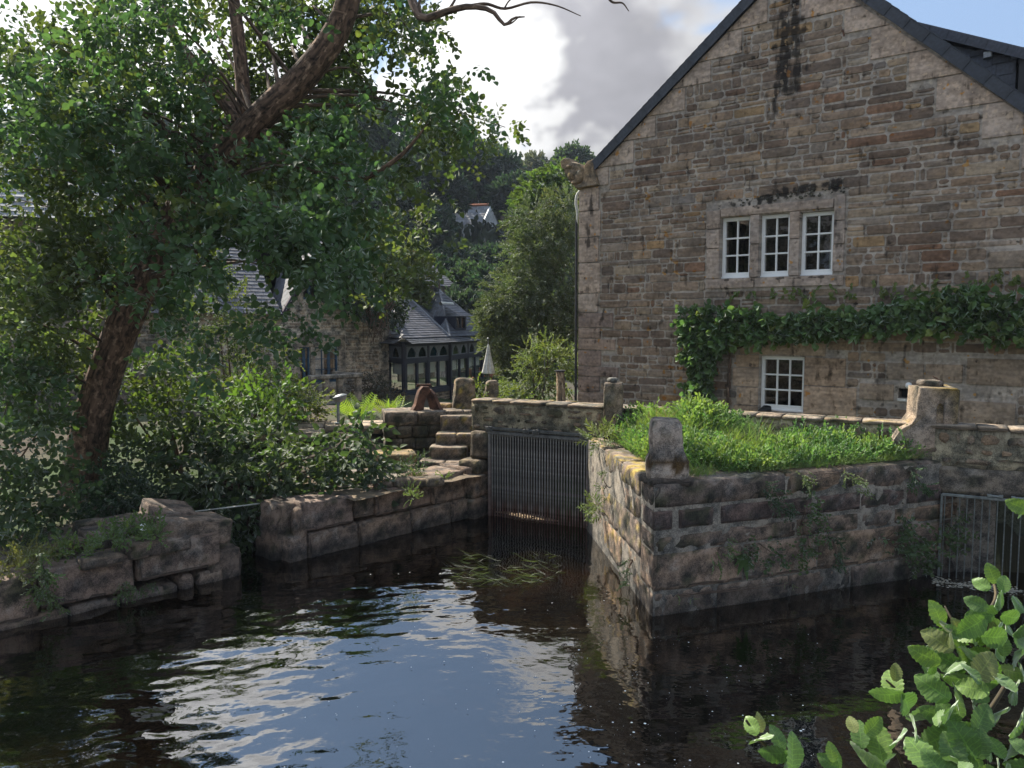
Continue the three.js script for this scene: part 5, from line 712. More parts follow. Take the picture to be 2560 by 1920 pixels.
// ---------------------------------------------------------------- glazed conservatory with pointed slate roofs
const K0 = at(969, 940, 28.6), K1 = at(1010, 940, 27.3), K2 = at(1126, 940, 30.0), K3 = at(1208, 940, 34.2);
{
  const S = 1.06, E = 2.86, r = rng(201), T = thing('conservatory', 'glazed conservatory with navy timber frame, coloured arches and steep slate roofs', 'conservatory', V(-2.3, 0.4, -30.5)); [K0, K1, K2, K3].forEach((p) => { p.y = 0; });
  const KB0 = K0.clone().add(V(-0.2, 0, -5)), KB3 = K3.clone().add(V(-1.4, 0, -4.5));
  const facets = [[K0, K1, 1], [K1, K2, 4], [K2, K3, 4]];
  facets.forEach(([a, b, n], fi) => {
    const P = plane(a, b), L = P.L; 
    // stone base
    const base = part(T, 'stone_base', tint(P.bx(0, L, -0.3, S - 0.02, -0.35, 0), [0.44, 0.37, 0.29]), M.stoneFar); const list = courses({ y0: 0.1, y1: S - 0.03, left: () => 0.01, right: () => L - 0.01, hmin: 0.08, hmax: 0.15, wmin: 0.15, wmax: 0.4, gap: 0.03, seed: 40 + fi }).map((q) => { const g = wallStone(jag(q[0], q[1], q[2], q[3], r, 0.012), -0.02, 0.02 + 0.02 * r(), r, 0.012); tint(g, vary(r, [0.33, 0.265, 0.20], 0.25)); return P.geo(g); }); part(base, 'stones', merge(list), M.stoneFar, 'stuff');
    // frame
    const post = (u, w = 0.13) => part(T, 'post', P.bx(u - w / 2, u + w / 2, S, E, -0.1, 0.035, 0.008), M.navy); post(0.065); post(L - 0.065); if (n === 4) post(L / 2, 0.11);
    part(T, 'sill_beam', P.bx(0.002, L - 0.002, S - 0.06, S + 0.1, -0.12, 0.07, 0.008), M.navy); part(T, 'transom', P.bx(0.01, L - 0.01, E - 0.66, E - 0.53, -0.095, 0.03, 0.006), M.navy); part(T, 'head_beam', P.bx(0.003, L - 0.003, E - 0.12, E + 0.05, -0.12, 0.045, 0.006), M.navy);
    const cw = (L - 0.26) / n; for (let i = 0; i < n; i++) {
      const u0 = 0.13 + i * cw + (n === 4 && i === 2 ? 0.055 : 0.0), u1 = 0.13 + (i + 1) * cw - (n === 4 && i === 1 ? 0.055 : 0.0), fr = 0.06, y0 = S + 0.1, y1 = E - 0.66;
      // casement
      const cs = part(T, 'casement', merge([P.bx(u0 + 0.004, u0 + fr, y0, y1, -0.06, 0.012), P.bx(u1 - fr, u1 - 0.004, y0, y1, -0.06, 0.012), P.bx(u0 + fr, u1 - fr, y0, y0 + fr, -0.06, 0.012), P.bx(u0 + fr, u1 - fr, y1 - fr, y1, -0.06, 0.012)]), M.navy);
      part(cs, 'pane', P.bx(u0 + fr, u1 - fr, y0 + fr, y1 - fr, -0.03, -0.026), M.glass); part(T, 'blind', P.bx(u0 + fr, u1 - fr, y1 - 0.46, y1 - 0.02, -0.14, -0.125), M.blind);
      // pointed arch light above: timber sheet with a pointed opening, coloured glass behind
      const w = u1 - u0, sh = new THREE.Shape(); const ya = E - 0.53, yb = E - 0.12; sh.moveTo(u0, ya); sh.lineTo(u1, ya); sh.lineTo(u1, yb); sh.lineTo(u0, yb); sh.closePath(); const hp = new THREE.Path(), m = (u0 + u1) / 2, aw = Math.min(w * 0.40, 0.33), ah = 0.36; hp.moveTo(m - aw, ya + 0.03); hp.lineTo(m + aw, ya + 0.03); for (let t = 1; t <= 6; t++) { const q = t / 6 * Math.PI / 3; hp.lineTo(m - aw + 2 * aw * Math.cos(q), ya + 0.03 + ah * Math.sin(q) / Math.sin(Math.PI / 3)); } for (let t = 5; t >= 0; t--) { const q = t / 6 * Math.PI / 3; hp.lineTo(m + aw - 2 * aw * Math.cos(q), ya + 0.03 + ah * Math.sin(q) / Math.sin(Math.PI / 3)); } sh.holes.push(hp);
      const ar = part(T, 'arch_light', P.geo(new THREE.ExtrudeGeometry(sh, { depth: 0.04, bevelEnabled: false }).translate(0, 0, -0.03)), M.spandrel);
      const colour = fi === 0 ? [0.02, 0.12, 0.05] : fi === 1 ? (i % 2 ? [0.02, 0.16, 0.10] : [0.03, 0.26, 0.32]) : (i % 2 ? [0.08, 0.5, 0.16] : [0.5, 0.55, 0.48]); part(ar, 'coloured_pane', tint(P.bx(m - aw, m + aw, ya + 0.02, yb - 0.01, -0.05, -0.045), colour), M.stain);
      // pale spandrels either side of the arch
    }
    part(T, 'eave_skirt', (() => { const g = slateFacet([P.at(-0.12, E - 0.02, 0.42), P.at(L + 0.12, E - 0.02, 0.42), P.at(L + 0.05, E + 0.2, -0.02), P.at(-0.05, E + 0.2, -0.02)], r, { h: 0.12, w: 0.24, color: [0.07, 0.075, 0.09] }); return g; })(), M.slate); part(T, 'soffit', P.bx(0.0, L, E + 0.0, E + 0.02, -0.1, 0.36), M.navy); 
  });
  // downpipe between the facets
  part(T, 'downpipe', boxUV(new THREE.CylinderGeometry(0.04, 0.04, 2.6, 10)).translate(K2.x + 0.02, E - 1.35, K2.z + 0.12), M.navy);
  // room inside: floor, back wall with bright windows beyond, tables
  part(T, 'low_wall', tint(plane(KB0, KB3).bx(0, plane(KB0, KB3).L, 0.5, 1.5, -0.2, -0.105), [0.12, 0.1, 0.085]), M.stoneFar); const fl = poly([K0, K1, K2, K3, KB3, KB0].map((p) => V(p.x, 0.75, p.z)), [0.06, 0.05, 0.04]); part(T, "floor", fl, M.stoneFar); const bw = plane(KB0, KB3); part(T, 'back_wall', tint(bw.bx(0, bw.L * 0.25, 0.6, E, -0.1, 0), [0.5, 0.46, 0.4]), M.stoneFar); part(T, 'back_wall', tint(bw.bx(bw.L * 0.55, bw.L * 0.75, 0.6, E, -0.1, 0), [0.5, 0.46, 0.4]), M.stoneFar); for (const [u, w] of [[0.8, 0.7], [1.9, 0.7], [3.0, 0.7]]) part(T, 'table', merge([bw.bx(u, u + w, 1.45, 1.49, 2.4, 3.1), bw.bx(u + 0.3, u + 0.36, 0.76, 1.45, 2.7, 2.76)]), M.room); for (const u of [0.4, 1.6, 2.7, 3.7]) part(T, 'chair', merge([bw.bx(u, u + 0.4, 1.15, 1.2, 2.5, 2.9), bw.bx(u, u + 0.4, 1.2, 1.65, 2.9, 2.94), bw.bx(u + 0.02, u + 0.06, 0.76, 1.15, 2.5, 2.54), bw.bx(u + 0.34, u + 0.38, 0.76, 1.15, 2.86, 2.9)]), M.terracotta);
  // roofs: a hipped one over the bay, a pyramid over the right part
  const eo = (p, dx, dz) => V(p.x + dx, E + 0.18, p.z + dz), e0 = eo(K0, -0.1, 0.12), e1 = eo(K1, -0.02, 0.2), e2 = eo(K2, 0.0, 0.15), e3 = eo(K3, 0.35, 0.1), A1 = at(1030, 752, 31.5), A1b = at(985, 752, 30.5), A2 = at(1098, 726, 33.2), eb = eo(KB3, 0.5, 0), ebl = eo(KB0, -0.4, 0);
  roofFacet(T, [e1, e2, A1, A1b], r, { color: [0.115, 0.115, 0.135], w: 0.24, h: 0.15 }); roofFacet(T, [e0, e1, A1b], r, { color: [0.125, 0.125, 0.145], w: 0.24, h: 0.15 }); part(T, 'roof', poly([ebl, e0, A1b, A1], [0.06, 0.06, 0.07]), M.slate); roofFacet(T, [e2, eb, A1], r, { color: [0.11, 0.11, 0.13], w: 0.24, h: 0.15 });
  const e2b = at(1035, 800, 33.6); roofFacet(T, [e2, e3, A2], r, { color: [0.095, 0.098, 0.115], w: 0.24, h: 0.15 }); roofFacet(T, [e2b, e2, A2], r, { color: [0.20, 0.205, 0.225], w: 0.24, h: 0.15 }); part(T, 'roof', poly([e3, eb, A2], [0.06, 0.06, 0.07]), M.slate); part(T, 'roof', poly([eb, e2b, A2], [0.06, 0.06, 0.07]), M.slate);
  const rm = (a, b, n) => { const g = limb([a, a.clone().lerp(b, 0.5), b], [0.05, 0.05], { seg: 6, sides: 6 }); part(T, n, tint(g, [0.22, 0.22, 0.235]), M.slate); }; rm(A1, e2, 'hip'); rm(A2, e2, 'hip'); rm(A2, e3, 'hip'); rm(A1b, A1, 'ridge');
  part(T, 'finial', tint(boxUV(new THREE.CylinderGeometry(0.02, 0.05, 0.5, 8)).translate(A2.x, A2.y + 0.22, A2.z), [0.12, 0.08, 0.06]), M.slate); part(T, 'finial_cap', tint(new THREE.ConeGeometry(0.2, 0.26, 12, 1), [0.3, 0.3, 0.31]).translate(A2.x, A2.y - 0.02, A2.z), M.slate);
  // little dormer on the pyramid
  { const d0 = at(1139, 824, 30.9), d1 = at(1164, 826, 31.9), P = plane(d0.clone(), d1.clone()), y0 = d0.y, y1 = y0 + 0.52; const D = part(T, 'dormer', merge([P.bx(-0.02, 0.1, y0, y1, -0.9, 0.02), P.bx(P.L - 0.1, P.L + 0.02, y0, y1, -0.9, 0.02), P.bx(0.1, P.L - 0.1, y1 - 0.06, y1, -0.9, 0.02), P.bx(0.1, P.L - 0.1, y0, y0 + 0.06, -0.9, 0.02), P.bx(P.L * 0.45, P.L * 0.55, y0 + 0.06, y1 - 0.06, -0.02, 0.015)]), M.navy); part(D, 'pane', P.bx(0.1, P.L - 0.1, y0 + 0.06, y1 - 0.06, -0.03, -0.02), M.glass);
    const q = [P.at(-0.2, y1, 0.25), P.at(P.L + 0.2, y1, 0.25), P.at(P.L + 0.1, y1 + 0.5, -0.6), P.at(-0.1, y1 + 0.5, -0.6)]; roofFacet(T, q, r, { color: [0.14, 0.14, 0.16], w: 0.22, h: 0.14 }); part(T, 'ridge', limb([q[3], q[3].clone().lerp(q[2], 0.5), q[2]], [0.07, 0.07], { seg: 5, sides: 7, lump: 0.1 }), M.hose); part(T, 'roof_light', P.bx(-0.7, -0.42, y1 + 0.95, y1 + 1.1, -0.62, -0.5), M.dark); }
}
// ---------------------------------------------------------------- stone house with blue windows on the left
{
  const r = rng(211), A = at(300, 1000, 22.8), B = at(972, 1000, 28.3); A.y = B.y = 0; const P = plane(A, B), L = P.L, T = thing('stone_house', 'pale rubble stone house with blue windows and a gabled dormer behind the tree', 'house', P.at(L / 2, 0.4, -3));
  const uOf = (px, py, y) => { const n = V(-(B.z - A.z), 0, B.x - A.x).normalize(), d = ray(px, py), t = A.clone().sub(V(0, EYE, 0)).dot(n) / d.dot(n), p = d.multiplyScalar(t); p.y += EYE; return [V(p.x - A.x, 0, p.z - A.z).dot(B.clone().sub(A).normalize()), p.y]; };
  const w1a = uOf(748, 868), w1b = uOf(777, 948), w2a = uOf(786, 868), w2b = uOf(846, 940), eave = 3.9, yb = -0.2, da = uOf(725, 800), db = uOf(893, 815), dap = uOf(792, 640), gw0 = uOf(756, 700), gw1 = uOf(790, 745);
  const O1 = [w1a[0], w1b[0], 1.55, w1a[1]], O2 = [w2a[0], w2b[0], 1.55, w2a[1]], OD = [O2[0] + 0.05, O2[1] - 0.05, 0.72, 1.5];
  const gx0 = da[0] - 0.2, gx1 = db[0], gap = [(gx0 + gx1) / 2, 6.1], gwin = [gw0[0], gw1[0] + 0.05, 4.35, 5.1];
  const sh = new THREE.Shape(); [[0, yb], [L, yb], [L, eave], [gx1, eave], [gap[0], gap[1]], [gx0, eave], [0, eave]].forEach(([x, y], i) => i ? sh.lineTo(x, y) : sh.moveTo(x, y)); sh.closePath(); for (const o of [O1, O2, gwin]) { const h = new THREE.Path(); h.moveTo(o[0], o[2]); h.lineTo(o[1], o[2]); h.lineTo(o[1], o[3]); h.lineTo(o[0], o[3]); h.closePath(); sh.holes.push(h); }
  const wall = part(T, 'front_wall', tint(P.geo(boxUV(new THREE.ExtrudeGeometry(sh, { depth: 0.4, bevelEnabled: false }).translate(0, 0, -0.4))), [0.74, 0.65, 0.53]), M.stoneFar);
  const holes = [[O1[0] - 0.25, O2[1] + 0.28, 1.45, O2[3] + 0.5], [gwin[0] - 0.2, gwin[1] + 0.2, gwin[2] - 0.1, gwin[3] + 0.3]];
  const st = courses({ y0: 0.3, y1: 5.2, left: (y) => y > eave ? gx0 + (y - eave) / (gap[1] - eave) * (gap[0] - gx0) + 0.3 : 0.05, right: (y) => y > eave ? gx1 - (y - eave) / (gap[1] - eave) * (gx1 - gap[0]) - 0.25 : L - 0.36, holes, hmin: 0.08, hmax: 0.15, wmin: 0.14, wmax: 0.5, gap: 0.034, seed: 77 }).map((q) => { const g = wallStone(jag(q[0], q[1], q[2], q[3], r, 0.014), -0.02, 0.022 + 0.02 * r(), r, 0.012); tint(g, vary(r, r() < 0.7 ? [0.58, 0.465, 0.345] : [0.46, 0.37, 0.28], 0.2)); return { geo: P.geo(g), area: (q[1] - q[0]) * (q[3] - q[2]) * (q[0] > L * 0.72 ? 9 : 1) }; });
  let y = 0.2, k = 0; const ds = (q, c = [0.54, 0.45, 0.35]) => { const g = wallStone(jag(q[0], q[1], q[2], q[3], r, 0.005), -0.03, 0.05, r, 0.008); tint(g, vary(r, c, 0.1, 0.03)); part(wall, 'dressed_stone', P.geo(g), M.stoneFar); };
  while (y < eave - 0.2) { const h = 0.3 + 0.2 * r(); ds([L - 0.3 - 0.06 * (k++ % 2), L + 0.01, y + 0.006, y + h - 0.006]); y += h; }
  ds([O1[0] - 0.22, O1[0], 1.5, O1[3]]); ds([O1[1], O2[0], 1.5, O1[3]]); ds([O2[1], O2[1] + 0.27, 1.5, 2.1]); ds([O2[1], O2[1] + 0.27, 2.11, O2[3]]); ds([O1[0] - 0.22, O2[1] + 0.27, O2[3] + 0.01, O2[3] + 0.42], [0.46, 0.38, 0.29]); ds([gwin[0] - 0.2, gwin[0], gwin[2] - 0.06, gwin[3] + 0.25], [0.55, 0.45, 0.33]); ds([gwin[1], gwin[1] + 0.2, gwin[2] - 0.06, gwin[3] + 0.25], [0.55, 0.45, 0.33]);
  layStones(wall, st, M.stoneFar);
  // blue casements
  const win = (o, n, m) => { const G = new THREE.Group(); G.name = 'window'; T.add(G); const [u0, u1, y0, y1] = o, f = 0.05; const fr = part(G, 'frame', merge([P.bx(u0, u0 + f, y0, y1, -0.16, -0.08), P.bx(u1 - f, u1, y0, y1, -0.16, -0.08), P.bx(u0 + f, u1 - f, y0, y0 + 0.08, -0.16, -0.08), P.bx(u0 + f, u1 - f, y1 - f, y1, -0.16, -0.08)]), M.blue); const mu = []; for (let i = 1; i < n; i++) { const x = mix(u0 + f, u1 - f, i / n), w = i === n / 2 || n === 3 && i === 2 ? 0.05 : 0.014; mu.push(P.bx(x - w, x + w, y0 + 0.08, y1 - f, -0.15, -0.09)); } for (let j = 1; j < m; j++) { const yy = mix(y0 + 0.08, y1 - f, j / m); mu.push(P.bx(u0 + f, u1 - f, yy - 0.012, yy + 0.012, -0.14, -0.1)); } part(G, 'glazing_bars', merge(mu), M.blue); part(G, 'pane', P.bx(u0 + f, u1 - f, y0 + 0.08, y1 - f, -0.124, -0.12), M.glass); };
  win(O1, 2, 3); win(O2, 3, 3); win(gwin, 2, 2); part(T, 'curtain', P.bx(O2[0] + 0.1, O2[0] + 0.45, 1.6, O2[3], -0.26, -0.24), M.canvas);
  // body, side gable towards the conservatory, roofs
  const D = 6.2; part(T, 'body', tint(merge([P.bx(0, L, yb, eave, -D, -D + 0.3), P.bx(0, 0.3, yb, eave, -D + 0.3, -0.4), P.bx(L - 0.3, L, yb, eave, -D + 0.3, -0.4), P.bx(0.3, L - 0.3, eave - 0.1, eave, -D + 0.3, -0.42)]), [0.3, 0.25, 0.2]), M.stoneFar);
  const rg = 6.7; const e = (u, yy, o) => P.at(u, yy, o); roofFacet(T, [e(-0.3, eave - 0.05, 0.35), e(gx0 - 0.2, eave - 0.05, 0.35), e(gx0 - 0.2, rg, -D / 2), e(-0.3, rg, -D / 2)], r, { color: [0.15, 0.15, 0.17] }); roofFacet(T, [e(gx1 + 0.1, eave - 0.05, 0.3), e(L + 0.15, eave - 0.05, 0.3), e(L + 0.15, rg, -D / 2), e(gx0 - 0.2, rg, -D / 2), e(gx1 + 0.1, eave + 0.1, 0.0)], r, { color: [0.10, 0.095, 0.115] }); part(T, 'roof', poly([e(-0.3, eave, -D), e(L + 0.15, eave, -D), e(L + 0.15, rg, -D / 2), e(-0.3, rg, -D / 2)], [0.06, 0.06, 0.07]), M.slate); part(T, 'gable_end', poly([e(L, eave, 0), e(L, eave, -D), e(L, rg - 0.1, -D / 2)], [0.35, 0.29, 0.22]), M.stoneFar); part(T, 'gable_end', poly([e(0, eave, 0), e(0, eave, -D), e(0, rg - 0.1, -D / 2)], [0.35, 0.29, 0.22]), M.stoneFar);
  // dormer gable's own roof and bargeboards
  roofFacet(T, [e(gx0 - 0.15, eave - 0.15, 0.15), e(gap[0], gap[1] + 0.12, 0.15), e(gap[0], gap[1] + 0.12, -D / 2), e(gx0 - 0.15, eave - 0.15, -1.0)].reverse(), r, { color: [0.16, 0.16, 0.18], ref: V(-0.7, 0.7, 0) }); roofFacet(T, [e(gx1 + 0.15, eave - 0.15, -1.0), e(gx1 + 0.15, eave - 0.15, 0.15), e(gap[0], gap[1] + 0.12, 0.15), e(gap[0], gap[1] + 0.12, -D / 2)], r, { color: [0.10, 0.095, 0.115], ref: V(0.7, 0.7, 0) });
  const barge = (a, b) => part(T, 'bargeboard', tint(limb([a, a.clone().lerp(b, 0.5), b], [0.1, 0.1], { seg: 4, sides: 4 }), [0.07, 0.045, 0.065]), M.slate); barge(e(gx1 + 0.17, eave - 0.2, 0.12), e(gap[0], gap[1] + 0.08, 0.12)); barge(e(gx0 - 0.17, eave - 0.2, 0.12), e(gap[0], gap[1] + 0.08, 0.12));
  part(T, 'chimney', tint(P.bx(gx0 - 2.6, gx0 - 1.9, 5.8, 7.9, -D / 2 - 0.4, -D / 2 + 0.4), [0.4, 0.35, 0.28]), M.stoneFar);
  // stone balustrade of the little balcony
  const p0 = at(806, 950, 24.6), p1 = at(903, 950, 25.6); p0.y = p1.y = 0; const Q = plane(p0, p1), B2 = thing('stone_balustrade', 'pale stone balcony balustrade below the blue windows', 'balustrade', Q.at(Q.L / 2, 0.8)); const c = [0.46, 0.39, 0.31], y0 = at(850, 1005, 25).y, y1 = at(850, 935, 25).y; part(B2, 'handrail', tint(Q.bx(-0.5, Q.L, y1 - 0.14, y1, -0.13, 0.13, 0.03), c), M.stoneFar); part(B2, 'plinth', tint(Q.bx(-0.9, Q.L + 0.04, y0 - 0.16, y0, -0.9, 0.16, 0.03), c), M.stoneFar); for (const u of [0.12, 0.62, Q.L - 0.12]) part(B2, 'pillar', tint(Q.bx(u - 0.09, u + 0.09, y0, y1 - 0.14, -0.09, 0.09, 0.02), vary(r, c, 0.08)), M.stoneFar); part(B2, 'return_rail', tint(Q.bx(Q.L - 0.22, Q.L - 0.02, y1 - 0.14, y1 - 0.01, -1.5, -0.14, 0.03), c), M.stoneFar); part(B2, 'support_wall', tint(Q.bx(-0.8, Q.L - 0.1, -0.3, y0 - 0.165, -0.85, 0.0), [0.2, 0.16, 0.13]), M.stoneFar);
}
{ // low cottage at the far left with a pale slate roof, seen through the leaves
  const r = rng(221), A = at(-160, 960, 20), B = at(330, 960, 21.5); A.y = B.y = 0; const P = plane(A, B), L = P.L, T = thing('left_cottage', 'stone cottage with sunlit pale roof glimpsed through leaves at far left', 'house', P.at(L / 2, 0.6, -2.5)), ev = at(40, 550, 21).y, rg = at(40, 470, 23).y + 0.9; const sh = new THREE.Shape(); [[0, 0], [L, 0], [L, ev], [0, ev]].forEach(([x, y], i) => i ? sh.lineTo(x, y) : sh.moveTo(x, y)); const w = part(T, 'front_wall', tint(P.bx(0, L, 0, ev, -0.4, 0), [0.46, 0.4, 0.33]), M.stoneFar); const st = courses({ y0: 0.6, y1: ev - 0.05, left: () => 0.05, right: () => L - 0.05, hmin: 0.1, hmax: 0.2, wmin: 0.2, wmax: 0.6, gap: 0.035, seed: 9 }).map((q) => { const g = wallStone(jag(q[0], q[1], q[2], q[3], r, 0.014), -0.02, 0.03 + 0.02 * r(), r, 0.012); tint(g, vary(r, [0.30, 0.25, 0.20], 0.2)); return P.geo(g); }); part(w, 'stones', merge(st), M.stoneFar, 'stuff');
  part(T, 'body', tint(merge([P.bx(0, L, 0, ev, -5, -4.7), P.bx(0, 0.3, 0, ev, -4.7, -0.4), P.bx(L - 0.3, L, 0, ev, -4.7, -0.4)]), [0.3, 0.26, 0.21]), M.stoneFar); roofFacet(T, [P.at(-0.2, ev, 0.3), P.at(L + 0.2, ev, 0.3), P.at(L + 0.2, rg + 0.8, -2.5), P.at(-0.2, rg + 0.8, -2.5)], r, { color: [0.36, 0.36, 0.36], w: 0.3, h: 0.2 }); part(T, 'roof', poly([P.at(-0.2, ev, -5.2), P.at(L + 0.2, ev, -5.2), P.at(L + 0.2, rg + 0.8, -2.5), P.at(-0.2, rg + 0.8, -2.5)], [0.06, 0.06, 0.07]), M.slate); part(T, 'gable_end', poly([P.at(L, ev, 0), P.at(L, ev, -5), P.at(L, rg + 0.75, -2.5)], [0.35, 0.3, 0.25]), M.stoneFar);
}
{ // slate roofed house behind the conservatory
  const r = rng(231), d = 44, A = at(1000, 700, d), B = at(1128, 700, d + 1.5), e0 = at(1000, 714, d).y; A.y = B.y = 0; const P = plane(A, B), L = P.L, T = thing('slate_house', 'grey stone house with red ridge tiles behind the conservatory roofs', 'house', P.at(L / 2, 1, -3)), y1 = at(1100, 630, d + 3).y; const gy = 0.5; part(T, 'wall', tint(merge([P.bx(0, L, gy, e0, -0.4, 0), P.bx(0, L, gy, e0, -6, -5.6), P.bx(L - 0.4, L, gy, e0, -5.6, -0.4), P.bx(0, 0.4, gy, e0, -5.6, -0.4)]), [0.33, 0.28, 0.23]), M.stoneFar); roofFacet(T, [P.at(-0.2, e0, 0.3), P.at(L + 0.2, e0, 0.3), P.at(L - 0.75, y1, -3), P.at(-0.2, y1, -3)], r, { color: [0.085, 0.088, 0.105], w: 0.3, h: 0.22 }); part(T, 'roof', poly([P.at(L + 0.2, e0, 0.3), P.at(L + 0.2, e0, -6.2), P.at(L - 0.75, y1, -3)], [0.07, 0.07, 0.08]), M.slate); part(T, 'roof', poly([P.at(L + 0.2, e0, -6.2), P.at(-0.2, e0, -6.2), P.at(-0.2, y1, -3), P.at(L - 0.75, y1, -3)], [0.07, 0.07, 0.08]), M.slate); const a = P.at(-0.2, y1 + 0.02, -3), b = P.at(L - 0.75, y1 + 0.02, -3); part(T, 'ridge_tiles', limb([a, a.clone().lerp(b, 0.5), b], [0.13, 0.13], { seg: 12, sides: 7, lump: 0.12 }), M.terracotta); part(T, 'skylight', P.bx(L - 1.35, L - 1.05, e0 + 1.0, e0 + 1.5, -1.3, -1.0), M.dark);
}
{ // white house on the wooded hillside
  const r = rng(241), d = 84, c = at(1195, 590, d), T = thing('white_house', 'white gabled house with pale slate roof on the wooded hillside', 'house', c.clone()); const a = at(1205, 596, d - 1.5), b = at(1243, 596, d + 1); a.y = b.y = 0; const P = plane(a, b), L = P.L, y0 = at(1220, 640, d).y, ye = at(1205, 562, d - 1.5).y, yp = at(1228, 514, d).y; const sh = new THREE.Shape(); [[0, y0], [L, y0], [L, ye + 0.6], [L * 0.56, yp], [0, ye]].forEach(([x, y], i) => i ? sh.lineTo(x, y) : sh.moveTo(x, y)); const w = [L * 0.3, L * 0.62, ye - 2.2, ye - 0.9]; const h = new THREE.Path(); h.moveTo(w[0], w[2]); h.lineTo(w[1], w[2]); h.lineTo(w[1], w[3]); h.lineTo(w[0], w[3]); sh.holes.push(h); part(T, 'gable_wall', P.geo(boxUV(new THREE.ExtrudeGeometry(sh, { depth: 0.4, bevelEnabled: false }).translate(0, 0, -0.4))), M.plaster); part(T, 'window', P.bx(w[0], w[1], w[2], w[3], -0.25, -0.2), M.dark);
  const back = P.at(0, 0, -6.2), left = V(-5.6, 0, -1.2); const ap = P.at(L * 0.56, yp + 0.05, 0.1), lo = P.at(-0.25, ye - 0.25, 0.1), ap2 = ap.clone().add(left), lo2 = lo.clone().add(left); roofFacet(T, [lo2, lo, ap, ap2], r, { color: [0.42, 0.42, 0.44], w: 0.6, h: 0.35 }); const ro = P.at(L + 0.2, ye + 0.4, 0.1); part(T, 'roof', poly([ro, ro.clone().add(left), ap2, ap], [0.3, 0.3, 0.32]), M.slate); part(T, 'side_wall', tint(poly([V(lo.x + 0.25, y0, lo.z), V(lo.x + 0.25, ye, lo.z), V(lo2.x, ye, lo2.z), V(lo2.x, y0, lo2.z)]), [1, 1, 1]), M.plaster); part(T, 'ridge_tiles', limb([ap2, ap2.clone().lerp(ap, 0.5), ap], [0.16, 0.16], { seg: 8, sides: 6, lump: 0.1 }), M.terracotta);
  part(T, 'verge', limb([lo, lo.clone().lerp(ap, 0.5), ap], [0.12, 0.12], { seg: 4, sides: 4 }), M.white);
}
{ // closed cream parasol on the terrace beyond the conservatory
  const p = at(1221, 945, 26), T = thing('closed_parasol', 'closed cream parasol right of the conservatory', 'parasol', p.clone()); const pr = [[0.02, 1.58], [0.05, 1.5], [0.10, 1.2], [0.20, 0.75], [0.30, 0.32], [0.33, 0.22], [0.27, 0.2]].map(([x, y]) => new THREE.Vector2(x * 0.62, y * 0.72)), g = new THREE.LatheGeometry(pr, 40), q = g.attributes.position; for (let i = 0; i < q.count; i++) { const th = Math.atan2(q.getZ(i), q.getX(i)), k = 1 + 0.16 * Math.sin(th * 8); q.setX(i, q.getX(i) * k); q.setZ(i, q.getZ(i) * k); } g.computeVertexNormals(); boxUV(g); part(T, 'canopy', set(g, p), M.canvas); part(T, 'pole', boxUV(new THREE.CylinderGeometry(0.02, 0.02, 2.0, 8)).translate(p.x, p.y + 0.3, p.z), M.steel); part(T, 'finial', new THREE.SphereGeometry(0.05, 8, 6).translate(p.x, p.y + 1.29, p.z), M.steel);
}

